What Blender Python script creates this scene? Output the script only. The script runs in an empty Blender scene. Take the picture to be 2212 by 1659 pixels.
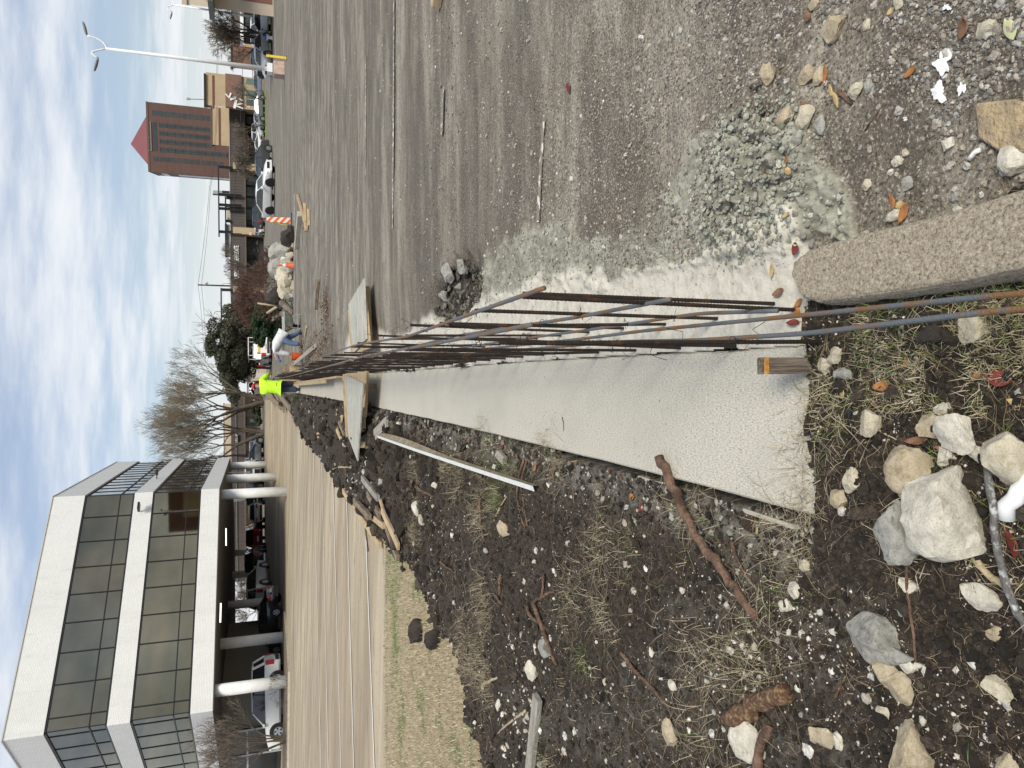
import bpy, bmesh, math, random
import numpy as np
from mathutils import Vector, Matrix
R = math.radians
C = bpy.context.scene.collection
SC = bpy.context.scene
random.seed(7); rng = np.random.default_rng(7)

# ------------------------------------------------------------ camera (phone held on its side: rolled 90 degrees)
H = 1.7; FPX = 1600.; TH = math.atan(556/1600.); RO = math.atan(.0094)
FW = Vector((0, math.cos(TH), -math.sin(TH))); U0 = Vector((0, math.sin(TH), math.cos(TH))); R0 = Vector((1, 0, 0))
UPV = math.cos(RO)*U0 + math.sin(RO)*R0; RTV = math.cos(RO)*R0 - math.sin(RO)*U0
cd = bpy.data.cameras.new('camera'); cam = bpy.data.objects.new('camera', cd); C.objects.link(cam)
cd.sensor_fit = 'HORIZONTAL'; cd.sensor_width = 36; cd.lens = 36*FPX/2212; cd.clip_start = .05; cd.clip_end = 5000
m = Matrix((-UPV, RTV, -FW)).transposed().to_4x4(); m.translation = Vector((0, 0, H)); cam.matrix_world = m
SC.camera = cam
SUN_AZ, SUN_EL = 158., 46.          # azimuth clockwise from +Y (the view direction)
SC.view_settings.view_transform = 'Standard'; SC.view_settings.look = 'None'; SC.view_settings.exposure = .74
# ------------------------------------------------------------ world
w = bpy.data.worlds.new('World'); SC.world = w; w.use_nodes = True
nt = w.node_tree; N = nt.nodes; LK = nt.links; N.clear()
out = N.new('ShaderNodeOutputWorld'); bg = N.new('ShaderNodeBackground'); bg.inputs[1].default_value = .118
sky = N.new('ShaderNodeTexSky'); sky.sky_type = 'NISHITA'; sky.sun_disc = False
sky.sun_elevation = R(SUN_EL); sky.sun_rotation = R(SUN_AZ); sky.air_density = 1.3; sky.dust_density = .6; sky.ozone_density = 1.5
tc = N.new('ShaderNodeTexCoord'); sep = N.new('ShaderNodeSeparateXYZ'); LK.new(tc.outputs['Generated'], sep.inputs[0])
def wmath(op, a, b=None, c=None):
    n = N.new('ShaderNodeMath'); n.operation = op
    for i, v in enumerate((a, b, c)):
        if v is None: continue
        if isinstance(v, (int, float)): n.inputs[i].default_value = v
        else: LK.new(v, n.inputs[i])
    return n.outputs[0]
zz = wmath('MAXIMUM', wmath('ADD', sep.outputs[2], .10), .03)
px = wmath('DIVIDE', sep.outputs[0], zz); py = wmath('DIVIDE', sep.outputs[1], zz)
cmb = N.new('ShaderNodeCombineXYZ'); LK.new(px, cmb.inputs[0]); LK.new(py, cmb.inputs[1])
mp = N.new('ShaderNodeMapping'); mp.inputs['Rotation'].default_value = (0, 0, R(-20)); mp.inputs['Scale'].default_value = (.75, 1.2, 1); LK.new(cmb.outputs[0], mp.inputs[0])
n1 = N.new('ShaderNodeTexNoise'); n1.inputs['Scale'].default_value = .9; n1.inputs['Detail'].default_value = 9; n1.inputs['Roughness'].default_value = .56; n1.inputs['Distortion'].default_value = .25
n2 = N.new('ShaderNodeTexNoise'); n2.inputs['Scale'].default_value = 3.2; n2.inputs['Detail'].default_value = 7; n2.inputs['Roughness'].default_value = .6
LK.new(mp.outputs[0], n1.inputs[0]); LK.new(mp.outputs[0], n2.inputs[0])
cl = wmath('ADD', wmath('MULTIPLY', n1.outputs[0], .68), wmath('MULTIPLY', n2.outputs[0], .32))
mr = N.new('ShaderNodeMapRange'); mr.interpolation_type = 'SMOOTHERSTEP'; LK.new(cl, mr.inputs[0]); mr.inputs[1].default_value = .36; mr.inputs[2].default_value = .70; mr.inputs[3].default_value = .26; mr.inputs[4].default_value = 1
cm = N.new('ShaderNodeMix'); cm.data_type = 'RGBA'; hz = N.new('ShaderNodeMapRange'); LK.new(sep.outputs[2], hz.inputs[0]); hz.inputs[1].default_value = .0; hz.inputs[2].default_value = .16; hz.inputs[3].default_value = .93; hz.inputs[4].default_value = 0.
LK.new(wmath('MAXIMUM', mr.outputs[0], hz.outputs[0]), cm.inputs[0]); tn = N.new('ShaderNodeMix'); tn.data_type = 'RGBA'; tn.blend_type = 'MULTIPLY'; tn.inputs[0].default_value = 1; LK.new(sky.outputs[0], tn.inputs[6]); tn.inputs[7].default_value = (.40, .44, .54, 1); LK.new(tn.outputs[2], cm.inputs[6]); cm.inputs[7].default_value = (4.55, 4.7, 4.9, 1)
LK.new(cm.outputs[2], bg.inputs[0]); LK.new(bg.outputs[0], out.inputs[0])
# ------------------------------------------------------------ sun
sd = bpy.data.lights.new('sun', 'SUN'); sd.energy = 2.15; sd.angle = R(20); sd.color = (1, .94, .79)
so = bpy.data.objects.new('sun', sd); C.objects.link(so)
_a, _e = R(SUN_AZ), R(SUN_EL)
sdir = Vector((math.sin(_a)*math.cos(_e), math.cos(_a)*math.cos(_e), math.sin(_e)))
so.rotation_euler = sdir.to_track_quat('Z', 'Y').to_euler(); so.location = sdir*100

# ------------------------------------------------------------ survey: bearings measured on the photograph -> points on real surfaces
def ray(x, y):
    return FW + RTV*((829.5-y)/FPX) - UPV*((x-1106)/FPX)
def G(x, y, z=0.):
    v = ray(x, y); t = (z-H)/v.z
    return Vector((v.x*t, v.y*t, z))
def P(x, y, Y):
    v = ray(x, y); t = Y/v.y
    return Vector((v.x*t, Y, H+v.z*t))
def sstep(t): t = np.clip(t, 0, 1); return t*t*(3-2*t)
def lotz(x, y):
    x = np.asarray(x, float); y = np.asarray(y, float)
    pl = -.0342*(np.maximum(x, -30)+4) - .0072*(np.minimum(y, 50)-10)
    return pl*(1-sstep((y-50)/18)) + .85*sstep((y-50)/18)
def gz(x, y):
    b = 1-sstep((np.asarray(x, float)+1.5)/3.)
    near = sstep((np.asarray(y, float)-3)/6)
    return lotz(x, y)*b*near
def GG(x, y):                       # point of the sloping ground seen at a bearing
    z = 0.
    for _ in range(30):
        p = G(x, y, min(z, 1.2)); z = .5*z+.5*float(gz(p.x, p.y))
    return p

# ------------------------------------------------------------ numpy noise
def _h(ix, iy, s):
    with np.errstate(over='ignore'):
        n = (ix.astype(np.int64)*374761393 + iy.astype(np.int64)*668265263 + s*974634777) & 0xffffffff
        n = ((n ^ (n >> 13))*1274126177) & 0xffffffff
        n = ((n ^ (n >> 16))*2246822519) & 0xffffffff
    return ((n ^ (n >> 15)) & 0xffff)/65535.
def vn(x, y, s=0):
    x = np.asarray(x, float); y = np.asarray(y, float)
    ix = np.floor(x); iy = np.floor(y); fx = x-ix; fy = y-iy
    fx = fx*fx*(3-2*fx); fy = fy*fy*(3-2*fy)
    a = _h(ix, iy, s); b = _h(ix+1, iy, s); c = _h(ix, iy+1, s); d = _h(ix+1, iy+1, s)
    return (a*(1-fx)+b*fx)*(1-fy)+(c*(1-fx)+d*fx)*fy
def fbm(x, y, o=4, s=0):
    r = 0; a = .5; t = 0
    for i in range(o):
        r = r+a*vn(x*2**i+17.3*i, y*2**i-9.1*i, s+i); t += a; a *= .5
    return r/t
def pip(x, y, poly):
    x = np.asarray(x, float); y = np.asarray(y, float); r = np.zeros(x.shape, bool); n = len(poly)
    for i in range(n):
        x1, y1 = poly[i][0], poly[i][1]; x2, y2 = poly[(i+1) % n][0], poly[(i+1) % n][1]
        if y1 == y2: continue
        c = ((y1 > y) != (y2 > y)) & (x < (x2-x1)*(y-y1)/(y2-y1)+x1); r ^= c
    return r
def rampf(v, xs, ys): return np.interp(v, xs, ys)

# ------------------------------------------------------------ materials
def mat(name, col, rough=.8, metal=0., var=.0, scale=8., bump=0., bscale=60., spec=.5, col2=None, cpos=(.4, .65), stretch=None, attr=None, coat=0, detail=6, trans=0):
    m = bpy.data.materials.new(name); m.use_nodes = True; t = m.node_tree; n = t.nodes; l = t.links
    b = n['Principled BSDF']; b.inputs['Roughness'].default_value = rough; b.inputs['Metallic'].default_value = metal
    b.inputs['Specular IOR Level'].default_value = spec; b.inputs['Base Color'].default_value = (*col, 1)
    if coat: b.inputs['Coat Weight'].default_value = coat; b.inputs['Coat Roughness'].default_value = .08
    tc = n.new('ShaderNodeTexCoord'); src = tc.outputs['Object']
    if stretch:
        mp = n.new('ShaderNodeMapping'); mp.inputs['Scale'].default_value = stretch; l.new(src, mp.inputs[0]); src = mp.outputs[0]
    cur = None
    if attr:
        a = n.new('ShaderNodeAttribute'); a.attribute_name = attr; cur = a.outputs['Color']
    if col2 or var:
        nz = n.new('ShaderNodeTexNoise'); nz.inputs['Scale'].default_value = scale; nz.inputs['Detail'].default_value = detail; nz.inputs['Roughness'].default_value = .62; l.new(src, nz.inputs[0])
        rp = n.new('ShaderNodeValToRGB'); l.new(nz.outputs[0], rp.inputs[0])
        rp.color_ramp.elements[0].position = cpos[0]; rp.color_ramp.elements[1].position = cpos[1]
        if cur:
            rp.color_ramp.elements[0].color = (1-var, 1-var, 1-var, 1); rp.color_ramp.elements[1].color = (1+var, 1+var, 1+var, 1)
            mx = n.new('ShaderNodeMix'); mx.data_type = 'RGBA'; mx.blend_type = 'MULTIPLY'; mx.inputs[0].default_value = 1
            l.new(cur, mx.inputs[6]); l.new(rp.outputs[0], mx.inputs[7]); cur = mx.outputs[2]
        else:
            c2 = col2 or tuple(c*(1+var) for c in col); c1 = col if col2 else tuple(c*(1-var) for c in col)
            rp.color_ramp.elements[0].color = (*c1, 1); rp.color_ramp.elements[1].color = (*c2, 1); cur = rp.outputs[0]
    if cur: l.new(cur, b.inputs['Base Color'])
    if bump:
        nb = n.new('ShaderNodeTexNoise'); nb.inputs['Scale'].default_value = bscale; nb.inputs['Detail'].default_value = 5; l.new(src, nb.inputs[0])
        bu = n.new('ShaderNodeBump'); bu.inputs['Strength'].default_value = min(bump, 1); bu.inputs['Distance'].default_value = .01*max(1, bump); l.new(nb.outputs[0], bu.inputs['Height']); l.new(bu.outputs[0], b.inputs['Normal'])
    return m
def mathn(t, op, a, b=None):
    n = t.nodes.new('ShaderNodeMath'); n.operation = op
    for i, v in enumerate((a, b)):
        if v is None: continue
        if isinstance(v, (int, float)): n.inputs[i].default_value = v
        else: t.links.new(v, n.inputs[i])
    return n.outputs[0]
def mixc(t, f, a, b, mode='MIX'):
    n = t.nodes.new('ShaderNodeMix'); n.data_type = 'RGBA'; n.blend_type = mode
    for i, v in ((0, f), (6, a), (7, b)):
        if isinstance(v, (int, float)): n.inputs[i].default_value = v
        elif isinstance(v, tuple): n.inputs[i].default_value = (*v, 1) if len(v) == 3 else v
        else: t.links.new(v, n.inputs[i])
    return n.outputs[2]
def tex(t, src, scale, detail=5, rough=.6, stretch=None, kind='noise', dist=0, rot=None):
    if stretch or rot:
        mp = t.nodes.new('ShaderNodeMapping'); mp.inputs['Scale'].default_value = stretch or (1, 1, 1)
        if rot: mp.inputs['Rotation'].default_value = rot
        t.links.new(src, mp.inputs[0]); src = mp.outputs[0]
    if kind == 'noise':
        n = t.nodes.new('ShaderNodeTexNoise'); n.inputs['Scale'].default_value = scale; n.inputs['Detail'].default_value = detail; n.inputs['Roughness'].default_value = rough; n.inputs['Distortion'].default_value = dist
    else:
        n = t.nodes.new('ShaderNodeTexVoronoi'); n.inputs['Scale'].default_value = scale
    t.links.new(src, n.inputs[0]); return n
def ramp(t, src, stops):
    n = t.nodes.new('ShaderNodeValToRGB'); t.links.new(src, n.inputs[0]); e = n.color_ramp.elements
    while len(e) < len(stops): e.new(.5)
    for i, (p, c) in enumerate(stops):
        e[i].position = p; e[i].color = (*c, 1) if not isinstance(c, (int, float)) else (c, c, c, 1)
    return n.outputs[0]
def newmat(name, rough=.9):
    m = bpy.data.materials.new(name); m.use_nodes = True; t = m.node_tree; b = t.nodes['Principled BSDF']; b.inputs['Roughness'].default_value = rough
    return m, t, b, t.nodes.new('ShaderNodeTexCoord').outputs['Object']
def bumpn(t, b, h, s=.5, d=.01, prev=None):
    n = t.nodes.new('ShaderNodeBump'); n.inputs['Strength'].default_value = s; n.inputs['Distance'].default_value = d; t.links.new(h, n.inputs['Height'])
    t.links.new(n.outputs[0], b.inputs['Normal']); return n

# ------------------------------------------------------------ object helpers
def tag(o, label=None, cat=None, group=None, kind=None):
    if label: o['label'] = label
    if cat: o['category'] = cat
    if group: o['group'] = group
    if kind: o['kind'] = kind
    return o
def thing(name, label, cat, loc=(0, 0, 0), rz=0., group=None):
    o = bpy.data.objects.new(name, None); C.objects.link(o); o.location = loc; o.rotation_euler = (0, 0, rz); o.empty_display_size = .2
    return tag(o, label, cat, group)
def mesh_obj(name, V, F, mats, parent=None, smooth=False, mi=None, world=False):
    if world and parent is not None:
        inv = (Matrix.Translation(parent.location) @ parent.rotation_euler.to_matrix().to_4x4()).inverted(); V = [tuple(inv @ Vector(v)) for v in V]
    me = bpy.data.meshes.new(name); me.from_pydata([tuple(v) for v in V], [], F)
    if not isinstance(mats, (list, tuple)): mats = [mats]
    for q in mats: me.materials.append(q)
    if mi is not None: me.polygons.foreach_set('material_index', mi)
    if smooth: me.polygons.foreach_set('use_smooth', [True]*len(me.polygons))
    me.update(); o = bpy.data.objects.new(name, me); C.objects.link(o)
    if parent is not None: o.parent = parent
    return o
def np_mesh(name, V, F, mats, attrs=None, smooth=True, mi=None, parent=None):
    """V (n,3), F (m,k) arrays with fixed k"""
    me = bpy.data.meshes.new(name); n = len(V); k = F.shape[1]; m_ = len(F)
    me.vertices.add(n); me.vertices.foreach_set('co', np.asarray(V, np.float32).ravel())
    me.loops.add(m_*k); me.loops.foreach_set('vertex_index', F.astype(np.int32).ravel())
    me.polygons.add(m_); me.polygons.foreach_set('loop_start', np.arange(0, m_*k, k, dtype=np.int32)); me.polygons.foreach_set('loop_total', np.full(m_, k, np.int32))
    if not isinstance(mats, (list, tuple)): mats = [mats]
    for q in mats: me.materials.append(q)
    if mi is not None: me.polygons.foreach_set('material_index', np.asarray(mi, np.int32))
    me.polygons.foreach_set('use_smooth', np.full(m_, smooth)); me.update(calc_edges=True)
    for an, av in (attrs or {}).items():
        if av.ndim == 2:
            a = me.color_attributes.new(an, 'FLOAT_COLOR', 'POINT'); a.data.foreach_set('color', np.concatenate([av, np.ones((n, 1))], 1).astype(np.float32).ravel())
        else:
            a = me.attributes.new(an, 'FLOAT', 'POINT'); a.data.foreach_set('value', av.astype(np.float32))
    me.validate(); o = bpy.data.objects.new(name, me); C.objects.link(o)
    if parent is not None: o.parent = parent
    return o
class MB:
    def __init__(s): s.v = []; s.f = []; s.m = []
    def add(s, V, F, mi=0):
        b = len(s.v); s.v += [tuple(v) for v in V]; s.f += [tuple(i+b for i in f) for f in F]; s.m += [mi]*len(F); return s
    def box(s, x0, x1, y0, y1, z0, z1, mi=0, M=None):
        V = [(x, y, z) for z in (z0, z1) for y in (y0, y1) for x in (x0, x1)]
        if M is not None: V = [M @ Vector(v) for v in V]
        return s.add(V, [(0, 2, 3, 1), (4, 5, 7, 6), (0, 1, 5, 4), (2, 6, 7, 3), (0, 4, 6, 2), (1, 3, 7, 5)], mi)
    def tube(s, pts, rad, n=8, mi=0, cap=True, flat=1.):
        pts = [Vector(p) for p in pts]
        if isinstance(rad, (int, float)): rad = [rad]*len(pts)
        V = []; F = []; up = None
        for i, p in enumerate(pts):
            d = (pts[min(i+1, len(pts)-1)]-pts[max(i-1, 0)]).normalized()
            if up is None: up = Vector((0, 0, 1)) if abs(d.z) < .9 else Vector((1, 0, 0))
            a = d.cross(up)
            if a.length < 1e-5: a = d.orthogonal()
            a.normalize(); b = a.cross(d).normalized(); up = b
            for k in range(n):
                t = 2*math.pi*k/n; V.append(p+a*math.cos(t)*rad[i]+b*math.sin(t)*rad[i]*flat)
        for i in range(len(pts)-1):
            for k in range(n):
                k2 = (k+1) % n; F.append((i*n+k, i*n+k2, (i+1)*n+k2, (i+1)*n+k))
        if cap: F.append(tuple(range(n))[::-1]); F.append(tuple(range((len(pts)-1)*n, len(pts)*n)))
        return s.add(V, F, mi)
    def cyl(s, p, r, h, n=16, mi=0, r2=None): return s.tube([p, Vector(p)+Vector((0, 0, h))], [r, r if r2 is None else r2], n, mi)
    def prism(s, poly, z0, z1, mi=0, M=None):
        n = len(poly); V = [(x, y, z0) for x, y in poly]+[(x, y, z1) for x, y in poly]
        if M is not None: V = [M @ Vector(v) for v in V]
        F = [tuple(range(n))[::-1], tuple(range(n, 2*n))]+[(i, (i+1) % n, n+(i+1) % n, n+i) for i in range(n)]
        return s.add(V, F, mi)
    def loft(s, rings, mi=0, cap=True, closed=True):
        n = len(rings[0]); V = [p for r in rings for p in r]; F = []
        for i in range(len(rings)-1):
            for k in range(n if closed else n-1):
                k2 = (k+1) % n; F.append((i*n+k, i*n+k2, (i+1)*n+k2, (i+1)*n+k))
        if cap: F.append(tuple(range(n))[::-1]); F.append(tuple(range((len(rings)-1)*n, len(rings)*n)))
        return s.add(V, F, mi)
    def build(s, name, mats, parent=None, smooth=False, world=False, bevel=0, auto=None):
        o = mesh_obj(name, s.v, s.f, mats, parent, smooth, s.m, world)
        if bevel: b = o.modifiers.new('bevel', 'BEVEL'); b.width = bevel; b.segments = 2; b.limit_method = 'ANGLE'
        return o
def wframe(p0, ang=0., tilt=None):      # matrix at p0 with heading ang (rotation about z)
    M = Matrix.Translation(Vector(p0)) @ Matrix.Rotation(ang, 4, 'Z')
    if tilt: M = M @ tilt
    return M

# ============================================================ GROUND
def PXG(*pp): return [tuple(GG(x, y))[:2] for x, y in pp]
BK = [(-9, 1.2), (-9, -6), (9, -6)]
# border between the dug strip and lawn / lot (from far to near), then outwards on the left
edge_far = PXG((600, 862), (640, 915), (672, 950), (700, 990), (722, 1020), (745, 1055), (775, 1085), (800, 1110), (830, 1155), (850, 1180), (880, 1212), (905, 1235), (930, 1262), (936, 1290), (945, 1340), (965, 1370), (985, 1385), (1000, 1410), (1004, 1450), (1025, 1490), (1020, 1540), (1038, 1600), (1042, 1659))
xs0 = lambda y: -.43+.10*min(1, max(0, (y-2)/9.6))
SOIL = edge_far+[(-4.2, 4.6), (-6.0, 2.6), (-9, 1.5), (-9, -6), (9, -6), (9, -1.), (1.6, 0.2), (.52, .95), (.41, 1.35), (.31, 1.9), (.20, 1.97), (.12, 1.97), (.12, 12.), (.14, 31.), (-.3, 34.)]
LOTE = edge_far[:9]+[tuple(GG(836, y))[:2] for y in (1180, 1260, 1400, 1659)]
LOT = LOTE+[(-34, 16), (-60, 30), (-60, 68.5), (-1.2, 68.5), (-1.0, 45)]
LAWN = [tuple(GG(836, y))[:2] for y in (1659, 1400, 1260, 1180)]+edge_far[8:]+[(-4.2, 4.6), (-6.0, 2.6), (-9, 1.5), (-34, 4), (-34, 16)]
POWD = [(.10, 1.95), (.2, 1.93), (.52, 1.95), (.56, 2.2), (.50, 2.6), (.53, 2.95), (.52, 3.3), (.64, 3.8), (.63, 4.3), (.66, 5.0), (.70, 6.1), (.72, 7.0), (.66, 8.), (.6, 9.5), (.85, 11.2), (1.0, 12.5), (.95, 14.5), (.6, 15.5), (.45, 17), (.10, 17)]
GREY = [(.42, 1.7), (.78, 1.95), (1.0, 2.25), (.98, 2.6), (.78, 2.9), (.7, 3.4), (.95, 4.0), (1.0, 4.8), (.95, 5.6), (.8, 6.6), (.6, 6.), (.5, 3)]
SLAB = [(-.432, 1.93), (.115, 1.945), (.12, 2.4), (.14, 4), (.16, 8), (.18, 12), (.19, 34), (-.30, 34), (-.31, 18), (-.325, 11.6), (-.36, 6.5), (-.40, 3.6)]
NPL = len(POWD)
TRENCH = [(.19, 12.6), (.33, 12.6), (.44, 14), (.46, 33.5), (.19, 33.5)]

def ground_grid():
    na, nr = 560, 760
    az = np.radians(np.linspace(-43, 43, na)); dep = np.radians(np.concatenate([np.linspace(68, 1.15, nr)]))
    r = H/np.tan(dep)
    A, Rr = np.meshgrid(az, r); return Rr*np.sin(A), Rr*np.cos(A), Rr
X, Y, RR = ground_grid(); NR, NA_ = X.shape
fade = lambda lo, hi: 1-sstep((RR-lo)/(hi-lo))
wx = X+(fbm(X*5, Y*5, 4, 3)-.5)*.16*np.clip(RR/4, .5, 2.); wy = Y+(fbm(X*5, Y*5, 4, 8)-.5)*.2*np.clip(RR/4, .5, 2.)
M_soil = pip(wx, wy, SOIL); M_lot = pip(X+(wx-X)*.3, Y+(wy-Y)*.3, LOT) & ~M_soil; M_lawn = pip(wx, wy, LAWN) & ~M_soil & ~M_lot
wx2 = X+(fbm(X*7, Y*7, 4, 31)-.5)*.3*np.clip(RR/5, .35, 3); wy2 = Y+(fbm(X*7, Y*7, 4, 33)-.5)*.4*np.clip(RR/5, .35, 2)
wxp = X+(fbm(X*7, Y*7, 4, 31)-.5)*.22*np.clip((X-.3)*3, 0, 1)
M_pow = pip(wxp, Y, POWD); M_grey = pip(wx2, wy2, GREY)
M_slab = pip(X, Y, SLAB); M_tr = pip(wx+.02, wy, TRENCH)
def soft(mask, k=2):
    a = mask.astype(float)
    for _ in range(k):
        b = np.pad(a, 1, mode='edge'); a = (b[1:-1, 1:-1]*2+b[:-2, 1:-1]+b[2:, 1:-1]+b[1:-1, :-2]+b[1:-1, 2:])/6
    return a
base = gz(X, Y)
Z = base.copy()
# asphalt: gritty, worn
az_ = (fbm(X*.6, Y*.6, 3, 40)-.5)*.03+(fbm(X*9, Y*9, 3, 41)-.5)*.008*fade(5, 20)+(vn(X*60, Y*60, 42)-.5)*.0035*fade(3, 8)
bil = lambda f, s: 1-np.abs(2*vn(X*f, Y*f, s)-1)
clod = bil(9, 51)*.035+bil(21, 52)*.022*fade(10, 30)+bil(55, 53)*.012*fade(4, 12)+bil(120, 54)*.006*fade(3, 6)+(fbm(X*2.2, Y*2.2, 4, 55)-.5)*.16
dleft = np.interp(Y, [1.93, 3.6, 6.5, 11.6, 18, 34], [-.432, -.40, -.36, -.325, -.31, -.30])-X                                           # distance to the left of the walk
prof = np.interp(dleft, [-.5, 0, .032, .05, .14, .35, .8, 1.6, 3], [0, -.17, -.16, -.045, -.06, -.03, .03, .05, .02]); prof = np.where(Y > 5, np.interp(dleft, [-.5, 0, .12, .35, .8, 1.6, 3], [0, -.13, -.10, -.05, .03, .05, .02]), prof)
prof = np.where(Y < 1.95, np.interp(Y, [0, 1.3, 1.75, 1.95], [.0, .02, .03, .035])+.4*np.minimum(prof, .0)*np.clip(dleft*4, 0, 1), prof)
md = np.interp(Y, [9, 12, 16, 22, 30, 40], [0, .12, .2, .26, .25, .1])*np.exp(-((X+1.0+.00*Y)/.75)**2)*(.6+.9*bil(1.6, 58))+bil(4.2, 57)*.07*np.clip((Y-4)/8, 0, 1)
amp = np.interp(Y, [0, 1.9, 3, 9, 12, 40], [.45, .5, .8, 1., 1.35, 1.6])
zs = np.where(X > -.3, 0, base)*0+base*sstep((-X-.5)/1.)+prof-.035+clod*amp+md
Z = np.where(M_soil, zs, Z+az_)
zl = base+.02+(fbm(X*6, Y*6, 4, 60)-.5)*.04
Z = np.where(M_lawn, zl, Z); Z = np.where(M_lot, base+(fbm(X*.3, Y*.3, 2, 61)-.5)*.02, Z)
sp, sg, ss = soft(M_pow, 3), soft(M_grey, 3), soft(M_slab, 1)
Z = Z+sp*(.006+(fbm(X*5, Y*5, 3, 70)-.5)*.008+(vn(X*70, Y*70, 75)-.5)*.002)*(1-M_soil)
pile = np.exp(-(((X-.68)/.23)**2+((Y-2.2)/.28)**2)*1.1)*.075+np.exp(-(((X-.95)/.2)**2+((Y-2.15)/.18)**2))*.045
Z = Z+(sg*(bil(26, 71)*.018+bil(60, 72)*.012)*fade(5, 9)+pile*(.6+bil(20, 73)))*(1-M_soil)
# broken hole beside the bars, and the open trench further on
hx = X+(fbm(X*9, Y*9, 3, 91)-.5)*.16; hy = Y+(fbm(X*7, Y*7, 3, 92)-.5)*.5
hole = sstep(1.6-np.sqrt(((hx-.84)/.27)**2+((hy-6.5)/.95)**2)*1.3)
Z -= hole*(.15+.14*(fbm(X*12, Y*8, 3, 93)-.5))
trs = soft(M_tr, 1); Z = Z-trs*.42
Z = np.where(M_slab, np.minimum(Z, -.20), Z)
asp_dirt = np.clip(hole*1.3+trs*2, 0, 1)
tr2 = np.exp(-((X-(1.05+.0*Y))/.12)**2)*sstep((Y-13)/1.)*0
Fg = np.stack([(np.arange(NR-1)[:, None]*NA_+np.arange(NA_-1)[None, :])], -1)
i0 = Fg[..., 0]; QF = np.stack([i0, i0+1, i0+NA_+1, i0+NA_], -1).reshape(-1, 4)
cell = lambda M_: M_[:-1, :-1].ravel()
VX = np.stack([X, Y, Z], -1).reshape(-1, 3)

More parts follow.
